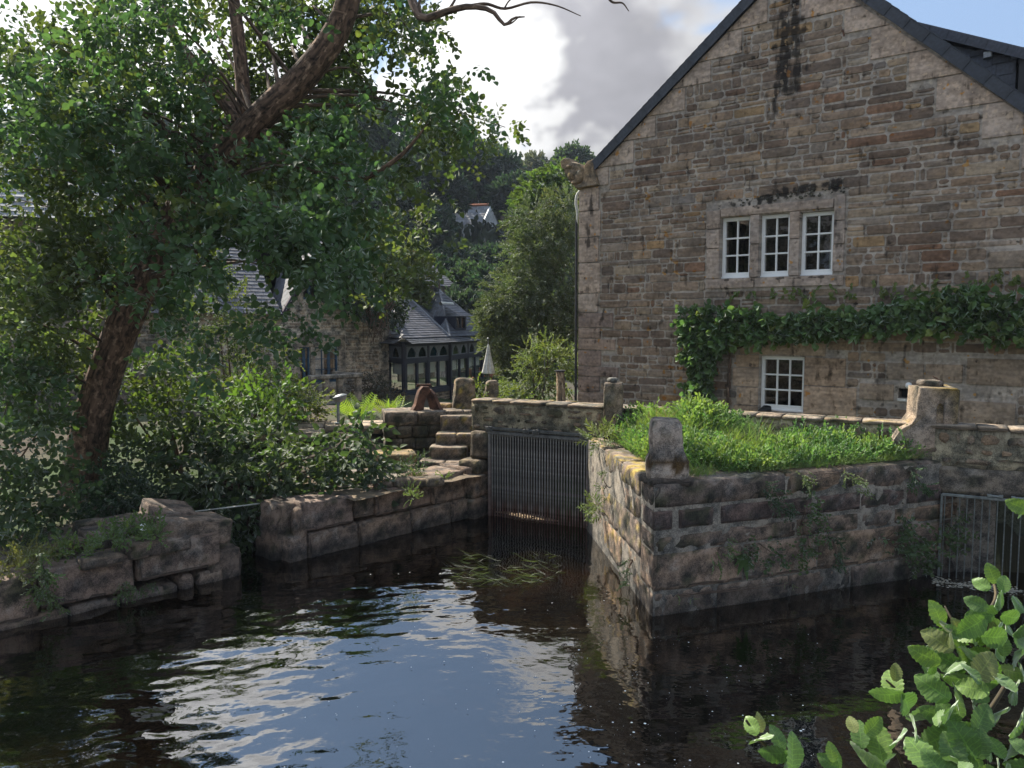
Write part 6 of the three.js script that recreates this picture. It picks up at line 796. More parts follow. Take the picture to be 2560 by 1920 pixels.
// ---------------------------------------------------------------- the leaning alder
{
  const r = rng(301), T = thing('alder_tree', 'large leaning alder with dark forked trunk overhanging the water at left', 'tree', V(-7.2, 0.6, -13.1));
  const tp = [[200, 1185, 13.1], [228, 1060, 13.0], [265, 930, 12.9], [318, 790, 12.7], [385, 640, 12.5], [470, 500, 12.3], [560, 395, 12.1], [660, 285, 11.9], [760, 190, 11.8], [832, 95, 11.7], [868, 10, 11.6], [890, -140, 11.5], [880, -330, 11.4]].map((p) => at(...p)); tp[0].y -= 0.35;
  part(T, 'trunk', limb(tp, [0.37, 0.295, 0.265, 0.26, 0.25, 0.245, 0.23, 0.21, 0.20, 0.185, 0.17, 0.14, 0.09], { seg: 80, sides: 18, lump: 0.07, seed: 3 }), M.bark);
  const axis = new THREE.CatmullRomCurve3(tp).getPoints(60);
  const l2 = [[600, 345, 12.3], [608, 240, 12.5], [598, 120, 12.6], [585, 10, 12.7], [560, -150, 12.8], [540, -360, 12.9]].map((p) => at(...p)); part(T, 'limb', limb(l2, [0.12, 0.11, 0.10, 0.09, 0.07, 0.04], { seg: 40, sides: 12, lump: 0.1, seed: 8 }), M.bark);
  const l3 = [[620, 330, 12.2], [520, 200, 12.8], [430, 80, 13.3], [380, -60, 13.6], [350, -260, 13.8]].map((p) => at(...p)); part(T, 'limb', limb(l3, [0.12, 0.09, 0.085, 0.07, 0.03], { seg: 30, sides: 10, lump: 0.1, seed: 5 }), M.bark);
  const l4 = [[640, 310, 12], [760, 420, 11.5], [890, 450, 11.2], [1000, 390, 10.9], [1070, 310, 10.8]].map((p) => at(...p)); part(T, 'limb', limb(l4, [0.09, 0.06, 0.045, 0.03, 0.012], { seg: 30, sides: 8, lump: 0.1, seed: 6 }), M.bark);
  // dead bare branch reaching over from above
  const dead = (pts, rr) => part(T, 'dead_branch', limb(pts.map((p) => at(...p)), rr, { seg: 22, sides: 7, lump: 0.12, seed: 9 }), M.twig);
  dead([[880, -330, 11.4], [960, -160, 9.4], [1020, -30, 8.4], [1055, 45, 8.2], [1110, 30, 8.1], [1170, 16, 8.0], [1230, 28, 7.9], [1262, 62, 7.9], [1285, 45, 7.9], [1312, 42, 7.9]], [0.10, 0.07, 0.05, 0.042, 0.036, 0.03, 0.022, 0.017, 0.012, 0.006]);
  dead([[1170, 16, 8.0], [1215, 10, 8.0], [1260, 22, 8.0], [1330, 6, 7.9], [1390, 14, 7.9], [1452, 40, 7.9]], [0.018, 0.016, 0.013, 0.011, 0.008, 0.004]); dead([[1262, 62, 7.9], [1278, 58, 7.9], [1300, 40, 7.9]], [0.012, 0.008, 0.004]); dead([[1055, 45, 8.2], [1048, 10, 8.2], [1062, -20, 8.2]], [0.020, 0.014, 0.008]); dead([[1120, 28, 8.1], [1140, -6, 8.1], [1150, -40, 8.1]], [0.016, 0.011, 0.006]); dead([[1500, -40, 7.9], [1530, 5, 7.9], [1556, 8, 7.9], [1572, 28, 7.9]], [0.012, 0.012, 0.008, 0.004]); dead([[1260, 22, 8.0], [1275, 0, 8.0], [1300, -10, 8.0]], [0.009, 0.007, 0.004]); dead([[1150, -40, 8.1], [1300, -70, 8.0], [1500, -40, 7.9]], [0.016, 0.014, 0.012]);
  // crown: how thick the photograph shows it (cells of 64 px of the 2560 px picture), and above the frame
  const grid = ['00012212222222221000', '12122101222112222100', '22222222222222122100', '22222222222222112210', '22222222222222112221', '22222222222222111211', '22222222222222111110', '12222222222222110100', '01222222222222211000', '22222222112222211100', '22222222101222110000', '22222221100011100000', '22221111011110000000', '22221111001100000000', '22211111000000000000'];
  const near = (l, x, y) => { let m = 1e9; for (let i = 1; i < l.length; i++) { const [ax, ay] = l[i - 1], bx = l[i][0] - ax, by = l[i][1] - ay, t = clamp(((x - ax) * bx + (y - ay) * by) / (bx * bx + by * by)); m = Math.min(m, Math.hypot(x - ax - bx * t, y - ay - by * t)); } return m; };
  const bare = [[[200, 1185], [228, 1060], [265, 930], [300, 830], [330, 765]], [[640, 305], [660, 285], [760, 190], [832, 95], [868, 10]], [[605, 240], [598, 120], [585, 10]], [[345, 720], [385, 640], [430, 570]]];
  const out = [], br = []; let n = 0; const cells = []; grid.forEach((row, j) => [...row].forEach((ch, i) => { const k = ch === '2' ? 3.3 : ch === '1' ? 0.7 : 0; for (let q = 0; q < k; q++) if (r() < k - q) cells.push([i * 64 + 64 * r(), j * 64 + 64 * r(), ch]); }));
  for (let j = -9; j < 0; j++) for (let i = 4; i < 15; i++) { const e = ((i - 6) / 8.5) ** 2 + ((j + 2.5) / 6.5) ** 2; if (e < 1) for (let q = 0; q < 2; q++) if (r() < 0.8 * sstep(0.38, 0.6, vn(i * 0.9, j * 0.9, 3))) cells.push([i * 64 + 64 * r(), j * 64 + 64 * r(), 'a']); }
  for (let j = 0; j < 15; j++) for (let q = 0; q < 1; q++) cells.push([-20 - 90 * r(), j * 64 + 64 * r(), '2']);
  for (const [px, py, ch] of cells) {
    const gp = vn(px / 95, py / 80, 6.5); if (ch !== '1' && r() > sstep(0.22, 0.42, gp)) continue;
    let d = 10.0 + 4.4 * r(); if (px > 900) d = 10.6 + 3.4 * r(); else if (py > 520 && px > 380) d = 9.5 + 1.9 * r(); else if (px < 330 && py > 560) d = 11.2 + 1.9 * r();
    const nb = Math.min(...bare.map((l) => near(l, px, py))); if (nb < 100) { d = 13.5 + 0.8 * r(); if (py > 500 && py < 760 && r() < 0.35) d = 10.8; }
    const c = at(px, py, d), R = 0.21 * (0.75 + 0.6 * r()), front = d < 11.4, q = r(); const color = q < 0.08 || (px < 340 && py > 480 && q < 0.4) ? [0.12, 0.17, 0.03] : front ? [0.066, 0.138, 0.034] : [0.087, 0.131, 0.024];
    clump(out, c, R * 1.3, R * 0.8, R * 1.2, ch === '1' ? 9 : 12, r, color, { droop: 0.25, hollow: 0.5, k: 0.32 }); n++;
    if (n % 6 === 0) { let b = axis[0], m = 1e9; for (const a of axis) { const k = a.distanceTo(c) + Math.max(0, a.y - c.y) * 1.5; if (k < m) { m = k; b = a; } } if (m < 4.2 && m > 0.5) br.push(limb([b, b.clone().lerp(c, 0.5).add(V((r() - 0.5) * 0.5, 0.15 + 0.25 * r(), (r() - 0.5) * 0.5)), c], [0.02 + 0.008 * m, 0.018, 0.006], { seg: 8, sides: 5 })); }
  }
  part(T, 'branches', merge(br), M.twig); scatter(T, 'crown', 'alder', out, M.leaf);
}
// ---------------------------------------------------------------- shrubs and small trees
function shrub(name, label, cat, foot, clumps, { kind = 'alder', color = [0.051, 0.090, 0.020], n = 40, s = 1, mat = M.leaf, seed = 1, droop = 0.3, stems = true, group, tones, part: pn = 'foliage', hollow = 0.5, k = 0.25 } = {}) {
  const r = rng(seed), T = thing(name, label, cat, foot.clone(), group), out = [], br = [];
  clumps.forEach(([px, py, d, rx, ry, m = 1], i) => { const c = at(px, py, d), sc = d / FPX, col_ = tones ? tones[i % tones.length] : color; clump(out, c, rx * sc, ry * sc, rx * sc * 0.9, Math.round(n * m), r, col_, { droop, s, hollow, k }); if (stems) br.push(limb([foot.clone().add(V((r() - 0.5) * 0.2, 0, (r() - 0.5) * 0.2)), foot.clone().lerp(c, 0.5).add(V((r() - 0.5) * 0.3, 0.2 * r(), (r() - 0.5) * 0.3)), c], [0.030, 0.020, 0.006], { seg: 7, sides: 5 })); });
  if (br.length) part(T, 'stems', merge(br), M.twig); scatter(T, pn, kind, out, mat); return T;
}
shrub('bank_shrub', 'alder suckers with round leaves crowding the bank left of the trunk', 'shrub', V(-8.2, 0.7, -12), [[20, 1000, 11.2, 90, 90], [70, 1120, 10.6, 90, 80], [110, 1060, 12, 70, 90], [30, 1220, 10.4, 80, 70], [110, 1230, 10.8, 70, 60], [100, 950, 12.5, 80, 80], [10, 900, 11.5, 90, 80], [-60, 1150, 10, 90, 120], [60, 1300, 10.3, 70, 40]], { n: 42, seed: 401, color: [0.062, 0.112, 0.020], k: 0.35 });
shrub('bank_shrub', 'backlit round leaved shrub right of the alder trunk above the rock heap', 'shrub', V(-6, 0.9, -14), [[360, 1060, 13.2, 70, 70], [430, 1010, 13.6, 80, 70], [470, 1080, 13, 70, 60], [380, 960, 14, 70, 60], [520, 1020, 14, 70, 60], [430, 930, 14.3, 60, 50], [350, 1150, 12.6, 50, 50], [300, 990, 14.2, 50, 60]], { n: 40, seed: 402, color: [0.093, 0.144, 0.020], k: 0.4 });
shrub('ivy_bush', 'low dark green bush around the foot of the alder trunk', 'shrub', V(-7, 0.7, -12.2), [[250, 1200, 12.3, 70, 50], [310, 1180, 12.2, 70, 50], [350, 1230, 12.0, 50, 40], [210, 1250, 11.8, 50, 30], [290, 1240, 11.9, 60, 35], [160, 1290, 11.4, 60, 30]], { kind: 'ivy', n: 60, seed: 403, color: [0.029, 0.067, 0.019], mat: M.leafDull });
shrub('knotweed', 'dark large leaved shrub hanging over the inlet between the two quays', 'shrub', V(-4.6, 0.6, -13.3), [[500, 1180, 12.7, 80, 80], [580, 1150, 13, 80, 70], [540, 1260, 12.4, 60, 60], [590, 1310, 12.3, 50, 50], [640, 1230, 12.5, 70, 60], [700, 1150, 12.9, 80, 70], [620, 1330, 12.4, 40, 30], [480, 1110, 13.2, 60, 50], [790, 1120, 13.2, 80, 60], [870, 1120, 13.4, 70, 70], [900, 1180, 13.2, 50, 60], [820, 1200, 13.0, 70, 50], [740, 1220, 12.8, 70, 40], [560, 1080, 13.6, 60, 50], [660, 1090, 13.6, 80, 50], [920, 1130, 13.5, 40, 60], [560, 1210, 12.6, 70, 60], [690, 1210, 12.7, 60, 50]], { kind: 'big', n: 34, seed: 404, tones: [[0.051, 0.095, 0.020], [0.043, 0.081, 0.020], [0.072, 0.118, 0.020]], droop: 0.5, k: 0.3 });
shrub('bright_shrub', 'bright sunlit green large leaved shrub beside the slab walk', 'shrub', V(-5.6, 1.3, -16), [[590, 1030, 15.6, 60, 40], [660, 1020, 15.8, 60, 40], [620, 985, 16.2, 60, 40], [690, 1045, 15.6, 40, 25], [560, 1060, 15.2, 50, 35], [700, 985, 16.2, 40, 40]], { kind: 'big', n: 30, seed: 405, color: [0.103, 0.189, 0.020], k: 0.3 });
shrub('small_tree', 'small yellow green sunlit tree in front of the stone house', 'tree', V(-6.6, 0.9, -18.4), [[560, 770, 18, 70, 60], [620, 830, 18, 70, 60], [660, 900, 17.6, 70, 60], [560, 880, 18.4, 80, 70], [690, 960, 17.4, 60, 40], [760, 1000, 17.2, 50, 28], [600, 960, 18, 70, 45], [500, 820, 18.6, 60, 70], [480, 920, 18.8, 60, 60], [690, 1000, 17.4, 70, 40], [540, 700, 18.6, 50, 50], [760, 1030, 17.2, 40, 30]], { kind: 'small', n: 75, s: 1.5, seed: 406, tones: [[0.103, 0.140, 0.020], [0.062, 0.099, 0.020], [0.134, 0.172, 0.023]], k: 0.35 });
shrub('pale_conifer', 'rounded pale green feathery tree behind the dark leaves above the conservatory', 'tree', at(985, 900, 33), [[960, 660, 33, 60, 50], [1000, 690, 33, 55, 50], [1040, 700, 33, 40, 55], [1020, 640, 33.5, 50, 40], [975, 740, 32.5, 60, 40], [1045, 760, 33, 35, 50], [930, 630, 33.5, 50, 40]], { kind: 'far', s: 0.55, n: 170, seed: 407, color: [0.134, 0.172, 0.037], mat: M.leafDull, k: 0.2 });
shrub('creeper', 'dark creeper with dead stems tumbling over the stone house roof', 'climber', at(930, 820, 26.8), [[870, 640, 26.8, 60, 50], [920, 680, 26.8, 60, 50], [960, 720, 26.8, 50, 50], [880, 720, 26.6, 50, 40], [925, 760, 26.5, 45, 30], [975, 780, 26.7, 25, 30], [840, 690, 26.8, 40, 40]], { kind: 'ivy', s: 1.8, n: 90, seed: 408, color: [0.031, 0.054, 0.019], mat: M.leafDull });
{ const T = thing('dry_creeper', 'grey leafless creeper stems hanging below the creeper', 'climber', at(940, 820, 26.3)), r = rng(4), g = []; for (let i = 0; i < 26; i++) { const a = at(900 + 90 * r(), 740 + 40 * r(), 26.3), b = at(905 + 75 * r(), 810 + 50 * r(), 26.2); g.push(limb([a, a.clone().lerp(b, 0.5).add(V((r() - 0.5) * 0.3, 0, 0.1)), b], [0.020, 0.015, 0.006], { seg: 6, sides: 4 })); } part(T, 'stems', merge(g), M.twig); }
shrub('brown_shrub', 'brownish dry shrub against the wall left of the conservatory', 'shrub', at(935, 1015, 26), [[920, 990, 26, 30, 24], [955, 1000, 26, 30, 20], [985, 1010, 25.5, 22, 16], [940, 965, 26.3, 24, 18]], { kind: 'small', s: 1.7, n: 60, seed: 409, tones: [[0.100, 0.070, 0.040], [0.070, 0.065, 0.035]], mat: M.leafDull });
shrub('laurel_tree', 'tall pale green glossy leaved tree filling the gap beside the mill house', 'tree', at(1350, 960, 27), [[1333, 640, 27, 70, 60], [1385, 600, 27, 80, 70], [1415, 700, 26.6, 70, 80], [1297, 730, 26.6, 80, 70], [1267, 760, 26.6, 60, 60], [1257, 840, 27, 50, 50], [1355, 830, 26.8, 80, 60], [1425, 820, 27, 50, 80], [1285, 900, 27.5, 40, 40], [1315, 900, 27, 50, 50], [1333, 560, 27.5, 60, 50], [1415, 530, 27.5, 60, 50], [1323, 690, 27, 60, 50], [1385, 760, 26.2, 70, 50], [1232, 800, 27, 30, 40]], { kind: 'laurel', s: 1.35, n: 230, seed: 410, tones: [[0.087, 0.122, 0.034], [0.077, 0.108, 0.030], [0.103, 0.135, 0.037]], mat: M.leaf, k: 0.3, hollow: 0.4 });
shrub('oak_tree', 'bright green broad tree rising behind the glossy tree left of the mill house', 'tree', at(1390, 900, 36), [[1400, 450, 36, 60, 40], [1350, 490, 36, 60, 45], [1325, 540, 36, 50, 45], [1430, 480, 36, 40, 60], [1335, 620, 36.5, 45, 40], [1370, 540, 35.5, 60, 50], [1350, 620, 36, 50, 45], [1420, 560, 36, 40, 60]], { kind: 'far', s: 0.72, n: 150, seed: 411, tones: [[0.103, 0.172, 0.023], [0.087, 0.144, 0.020]], k: 0.3 });
shrub('sapling', 'sunlit yellow green sapling in the yard by the mill house corner', 'sapling', at(1345, 1000, 20.5), [[1300, 960, 20.5, 40, 35], [1340, 920, 20.5, 45, 35], [1385, 900, 20.5, 40, 40], [1410, 950, 20.8, 30, 40], [1350, 970, 20.2, 50, 30], [1280, 990, 20.3, 30, 20], [1365, 870, 20.8, 30, 20], [1325, 885, 21, 30, 25], [1425, 900, 21, 20, 30]], { kind: 'small', s: 1.5, n: 55, seed: 412, color: [0.123, 0.167, 0.027], k: 0.3, hollow: 0.6 });
shrub('yard_weed', 'bright green weeds between the two upright stones', 'weeds', at(1200, 1020, 18), [[1195, 985, 18, 14, 30], [1190, 1020, 17.6, 14, 16], [1255, 990, 18.6, 22, 14]], { kind: 'small', s: 1.3, n: 36, seed: 413, color: [0.144, 0.198, 0.020] });
shrub('box_shrub', 'small clipped green shrub under the closed parasol', 'shrub', at(1222, 975, 32), [[1222, 955, 32, 16, 18], [1205, 965, 32.5, 14, 12]], { kind: 'small', s: 1.6, n: 60, seed: 414, color: [0.062, 0.090, 0.020], mat: M.leafDull });
{ // ferns by the terrace
  const r = rng(415), fr = (L) => { const g = []; for (let i = 1; i < 15; i++) { const t = i / 15, w = L * 0.24 * Math.sin(Math.PI * (0.12 + 0.88 * (1 - t))) ** 0.8; for (const s of [-1, 1]) { const q = leafGeo(w, w * 0.26, { seg: 2, shape: 'lance', curl: 0.15 }); q.applyMatrix4(new THREE.Matrix4().makeRotationZ(-s * 1.25)).translate(0, L * t, -0.35 * L * t * t); g.push(q); } } const q = merge(g); q.computeVertexNormals(); return q; };
  const F = fr(0.6); const mk = (label, px, py, d, n, c, s) => { const p = at(px, py, d), T = thing('fern', label, 'fern', p.clone()), l = []; for (let i = 0; i < n; i++) { const th = i / n * 6.28 + r(); l.push({ p: p.clone().add(V((r() - 0.5) * 0.25, 0, (r() - 0.5) * 0.2)), d: V(Math.cos(th) * (0.5 + 0.5 * r()), 0.75, Math.sin(th) * (0.5 + 0.5 * r())).normalize(), a: r() * 6, s: s * (0.75 + 0.5 * r()), c: vary(r, c, 0.2, 0.1) }); } scatter(T, 'fronds', [F], l, M.leafDull); };
  mk('bright yellow green fern beside the garden lamp', 905, 1050, 18.5, 16, [0.211, 0.317, 0.034], 1.0); mk('bright yellow green fern left of the rusty iron arch', 985, 1045, 18.2, 16, [0.224, 0.317, 0.030], 0.95); mk('darker green fern right under the garden lamp', 870, 1060, 18.8, 12, [0.072, 0.135, 0.023], 0.9); mk('small fern among leaves at the far left end of the quay', 70, 1375, 10.0, 12, [0.051, 0.099, 0.020], 0.55);
}
// ---------------------------------------------------------------- wooded hillside
{
  const spots = [[640, 420, 70, 90, 0], [760, 330, 90, 70, 0], [860, 300, 80, 75, 1], [930, 330, 88, 70, 0], [1000, 420, 74, 70, 2], [1065, 390, 84, 62, 0], [1130, 400, 92, 60, 0], [1190, 420, 96, 62, 1], [1255, 440, 92, 58, 0], [900, 480, 66, 80, 0], [1010, 540, 60, 70, 0], [960, 600, 56, 60, 2], [1085, 560, 70, 44, 0], [1150, 672, 58, 48, 2], [1235, 675, 62, 50, 0], [1180, 720, 48, 42, 1], [1150, 780, 44, 30, 2], [1230, 730, 46, 40, 0], [700, 560, 60, 90, 0], [830, 420, 74, 80, 0], [1330, 430, 105, 46, 3], [1440, 410, 110, 34, 1], [1110, 480, 78, 50, 0], [1290, 500, 80, 50, 0], [300, 420, 62, 110, 0], [100, 500, 58, 110, 0], [480, 480, 60, 100, 2], [-80, 520, 58, 110, 0], [1200, 475, 97, 44, 2], [1100, 700, 52, 36, 0]];
  const col_ = [[0.028, 0.058, 0.02], [0.045, 0.082, 0.024], [0.038, 0.068, 0.026], [0.10, 0.12, 0.06]]; const lab = ['dark hillside tree glimpsed behind the fork of the leaning alder',
    'dark hillside tree behind the upper trunk of the leaning alder',
    'lighter green hillside tree high up right of the alder trunk',
    'dark skyline tree under the hanging right branches of the alder',
    'olive green hillside tree behind the low right limb of the alder',
    'dark skyline tree left of the bright cloud edge above the conservatory',
    'dark skyline tree straight above the roof of the white house',
    'lighter green skyline tree above and right of the white house',
    'dark round skyline tree just left of the pale feathery tree',
    'dark tree halfway up the hillside left of the slate house',
    'dark hillside tree directly above the slate house with red ridge',
    'olive green tree rising behind the rounded pale conifer',
    'dark tree close against the left side of the white house',
    'olive green tree at the right end of the slate house roof',
    'dark tree right below the gable of the white house',
    'lighter green tree directly behind the pyramid roof of the conservatory',
    'small olive green tree touching the right slope of the conservatory pyramid',
    'dark tree between the conservatory pyramid roof and the glossy leaved tree',
    'dark tree behind the roof of the stone house at left',
    'dark hillside tree behind the middle right of the alder crown',
    'pale feathery tree on the skyline of the wooded hill',
    'lighter green tree peeping out above the carved beast at the eave',
    'dark tree left of and above the ridge of the white house',
    'dark tree behind the bright broad tree left of the mill gable',
    'dark tree far behind the upper left of the alder crown',
    'dark tree behind the pale roof of the far left cottage',
    'olive green tree behind the middle of the alder crown',
    'dark tree at the far left edge behind the cottage',
    'olive green tree on the hill just behind the white house',
    'small dark tree below the right gable of the slate house'];
  spots.forEach(([px, py, d, R, t], i) => {
    const r = rng(500 + i), c = at(px, py, d), k = R * d / FPX, foot = V(c.x, Math.min(groundY(c.x, c.z), c.y - k * 0.8) - 0.3, c.z), T = thing('hill_tree', lab[i], 'tree', foot.clone(), t === 3 ? undefined : 'trees of the wooded hillside'), out = [];
    const m = 13; for (let j = 0; j < m; j++) { const th = r() * 6.28, u = r() * 1.7 - 0.8, q = Math.sqrt(Math.max(0, 1 - u * u)), rr = 0.66 * Math.sqrt(r()) + 0.1; clump(out, V(c.x + k * q * Math.cos(th) * rr * 1.2, c.y + k * u * 0.72, c.z + k * q * Math.sin(th) * rr), k * 0.42, k * 0.32, k * 0.42, t === 3 ? 46 : 80, r, col_[t], { s: (t === 3 ? 0.8 : 1.25) * Math.max(1, d / 70), hollow: 0.42, k: 0.3, droop: 0.1 }); }
    part(T, 'trunk', limb([foot, foot.clone().lerp(c, 0.5).add(V((r() - 0.5), 0, 0)), c.clone().add(V(0, k * 0.3, 0))], [0.350, 0.250, 0.080], { seg: 8, sides: 7 }), M.twig); scatter(T, 'crown', 'far', out, M.leafDull);
  });
  // undergrowth that closes the wood
  const r = rng(560), out = []; for (let i = 0; i < 5200; i++) { const x = -75 + 130 * r(), z = -40 - 85 * r(), y = groundY(x, z); out.push({ p: V(x, y + 0.4 + 2.6 * r() * r(), z), d: V(r() - 0.5, 0.7, r() - 0.3).normalize(), a: r() * 6, s: 2.2 + 2.4 * r(), c: vary(r, [0.025, 0.041, 0.013], 0.35, 0.1) }); } const W = thing('undergrowth', 'dense dark undergrowth covering the hillside between the trees', 'undergrowth'); W.userData.kind = 'stuff'; scatter(W, 'foliage', 'far', out, M.leafDull, 'stuff');
}
// ---------------------------------------------------------------- vine on the mill wall
{
  const r = rng(601), T = thing('wall_vine', 'green grape vine trained along the mill wall between upper and lower windows', 'climber', houseAt(-1.42, 0.9, 0.1)), out = [];
  const W = (u, y, o) => houseAt(u, y, o); const stem = (pts, rr) => part(T, 'stem', limb(pts.map((p) => W(p[0], p[1], p[2])), rr, { seg: 30, sides: 7, lump: 0.25, seed: 4 }), M.twig);
  stem([[-1.10, 0.9, 0.1], [-1.12, 2.0, 0.09], [-1.10, 2.9, 0.08], [-1.14, 3.35, 0.1]], [0.045, 0.035, 0.03, 0.02]); stem([[-1.10, 3.0, 0.09], [-0.8, 3.08, 0.1], [-0.6, 3.2, 0.09], [-0.2, 3.28, 0.1], [0.4, 3.42, 0.12], [1.2, 3.5, 0.12], [1.9, 3.66, 0.1], [3.0, 3.7, 0.12], [5, 3.7, 0.12]], [0.02, 0.022, 0.024, 0.03, 0.03, 0.034, 0.03, 0.026, 0.02]);
  for (let i = 0; i < 1050; i++) { const u = -2.0 + 7.1 * r(), e = fbm(u * 1.7, 3, 1, 3), e2 = fbm(u * 2.1, 9, 4, 3), lo = 3.22 + 0.26 * sstep(-0.2, 1.6, u) + 0.35 * (e - 0.5) - 0.3 * sstep(2.4, 3.4, u) * sstep(0.5, 0.6, e), hi = 3.78 + 0.10 * sstep(0, 2, u) + 0.45 * sstep(2.2, 4.6, u) * 0.8 + 0.5 * (e2 - 0.5); const y = mix(lo, hi, r()); out.push({ p: W(u, y, 0.06 + 0.26 * r()), d: V(-0.6157, 0, 0.788).multiplyScalar(0.5).add(V((r() - 0.5) * 1.6, (r() - 0.65) * 1.2, (r() - 0.5) * 1.2)).normalize(), a: r() * 6, s: 0.62 + 0.5 * r(), c: vary(r, r() < 0.12 ? [0.15, 0.21, 0.04] : [0.084, 0.165, 0.033], 0.3, 0.15) }); }
  for (let i = 0; i < 340; i++) { const y = 1.95 + 2.0 * r(), w = 0.28 + 0.16 * sstep(2.2, 3.4, y), u = -1.72 + (r() - 0.5) * 2 * w - 0.1 * sstep(3, 3.8, y); out.push({ p: W(u, y, 0.05 + 0.22 * r()), d: V(-0.6157, -0.6, 0.788).multiplyScalar(0.6).add(V((r() - 0.5) * 1.3, (r() - 0.7) * 1.2, (r() - 0.5))).normalize(), a: r() * 6, s: 0.6 + 0.45 * r(), c: vary(r, [0.084, 0.159, 0.033], 0.3, 0.15) }); }
  for (let i = 0; i < 60; i++) { const u = -1.2 + 6 * r(), y = 4.0 + 0.3 * r() * r() + 0.2 * sstep(2, 4, u); out.push({ p: W(u, y, 0.05 + 0.06 * r()), d: V((r() - 0.5) * 0.8, 1, (r() - 0.5) * 0.5).normalize(), a: r() * 6, s: 0.35 + 0.3 * r(), c: vary(r, [0.123, 0.172, 0.034], 0.2, 0.1) }); }
  scatter(T, 'foliage', 'vine', out, M.leafDull);
}
// ---------------------------------------------------------------- grass on the island
{
  const r = rng(621), G = thing('island_grass', 'tall sunlit grass and low weeds covering the top of the stone island', 'grass'); G.userData.kind = 'stuff'; const tuft = (() => { const g = [], q = rng(3); for (let i = 0; i < 8; i++) { const b = leafGeo(0.26 * (0.6 + 0.7 * q()), 0.009, { seg: 4, shape: 'lance', curl: 0.25 + 0.7 * q(), fold: 0.3 }); b.applyMatrix4(new THREE.Matrix4().makeRotationFromEuler(new THREE.Euler((q() - 0.5) * 0.5, q() * 6.28, (q() - 0.5) * 0.5))).translate((q() - 0.5) * 0.06, 0, (q() - 0.5) * 0.06); g.push(b); } const m = merge(g); m.computeVertexNormals(); return m; })();
  const l = [], w = [], tall = [], nettle = [], pick = () => { for (;;) { const x = 1.6 + 4.8 * r(), z = -13.4 + 4.0 * r(); if (inPoly(x, z, isleIn)) return [x, z, edgeDist(x, z, isleIn), moundY(x, z), fbm(x * 1.6, z * 1.6, 7, 3), vn(x * 3.2, z * 3.2, 1)]; } };
  const green = (n) => vary(r, r() < 0.07 ? [0.26, 0.22, 0.09] : n > 0.55 ? [0.20, 0.30, 0.04] : n > 0.45 ? [0.14, 0.235, 0.035] : [0.09, 0.18, 0.03], 0.28, 0.12), lean = (k) => V((r() - 0.5) * k + 0.15, 1, (r() - 0.5) * k).normalize();
  for (let i = 0; i < 3000; i++) { const [x, z, e, y, n, m] = pick(); if (m < 0.28 && r() < 0.7) continue; l.push({ p: V(x, y - 0.01, z), d: lean(0.9), a: r() * 6, s: (0.30 + 0.9 * (y - ISLE_Y)) * (0.6 + 1.1 * m) * (0.7 + 0.6 * r()), c: green(n) }); }
  for (let i = 0; i < 900; i++) { const [x, z, e, y, n, m] = pick(); const near = Math.exp(-(((x - 3.3) / 1.3) ** 2) - (((z + 12.2) / 1.0) ** 2)) + 0.7 * Math.exp(-(((x - 2.1) / 0.4) ** 2) - (((z + 11.3) / 1.2) ** 2)); if (r() > near * sstep(0.35, 0.6, m + 0.1)) continue; tall.push({ p: V(x, y - 0.01, z), d: lean(0.7), a: r() * 6, s: 0.6 + 0.65 * r(), c: green(n + 0.1) }); }
  for (let i = 0; i < 4600; i++) { const [x, z, e, y, n, m] = pick(), rt = sstep(4.1, 4.8, x), k = vn(x * 2.1 + 4, z * 2.1, 6); if (k < 0.36 && !rt) continue; w.push({ p: V(x, y + (0.03 + 0.55 * (y - ISLE_Y) * k) * r(), z), d: lean(1.6), a: r() * 6, s: 0.6 + 1.0 * k * r() + 0.25, c: vary(r, k > 0.55 ? [0.17, 0.27, 0.045] : [0.10, 0.20, 0.035], 0.3, 0.14) }); }
  for (let i = 0; i < 1500; i++) { const [x, z, e, y, n, m] = pick(), rt = sstep(4.0, 4.7, x) * sstep(6.3, 5.7, x), k = vn(x * 2.4, z * 2.4, 12); if (r() > rt * sstep(0.25, 0.5, k)) continue; nettle.push({ p: V(x, y + 0.42 * k * r(), z), d: lean(1.3), a: r() * 6, s: 0.55 + 0.5 * r(), c: vary(r, [0.075, 0.165, 0.035], 0.3, 0.12) }); }
  for (let i = 0; i < 520; i++) { const t = r(), p = C0.clone().lerp(CR, 0.05 + 0.9 * t), k = vn(t * 11, 3, 2); if (k < 0.45) continue; p.add(V(-0.355 * (0.1 + 0.3 * r()), 0, -0.935 * (0.1 + 0.3 * r()))); l.push({ p: V(p.x, ISLE_Y + 0.015, p.z), d: V(0.3 + (r() - 0.5), 0.7, 0.8 * r()).normalize(), a: r() * 6, s: 0.25 + 0.4 * k * r(), c: green(0.5) }); }
  scatter(G, 'grass_blades', [tuft], l, M.leafDull, 'stuff'); scatter(G, 'tall_grass', [tuft], tall, M.leafDull, 'stuff'); scatter(G, 'nettles', 'ivy', nettle, M.leafDull, 'stuff');
  scatter(G, 'low_weeds', 'small', w, M.leafDull, 'stuff');
}
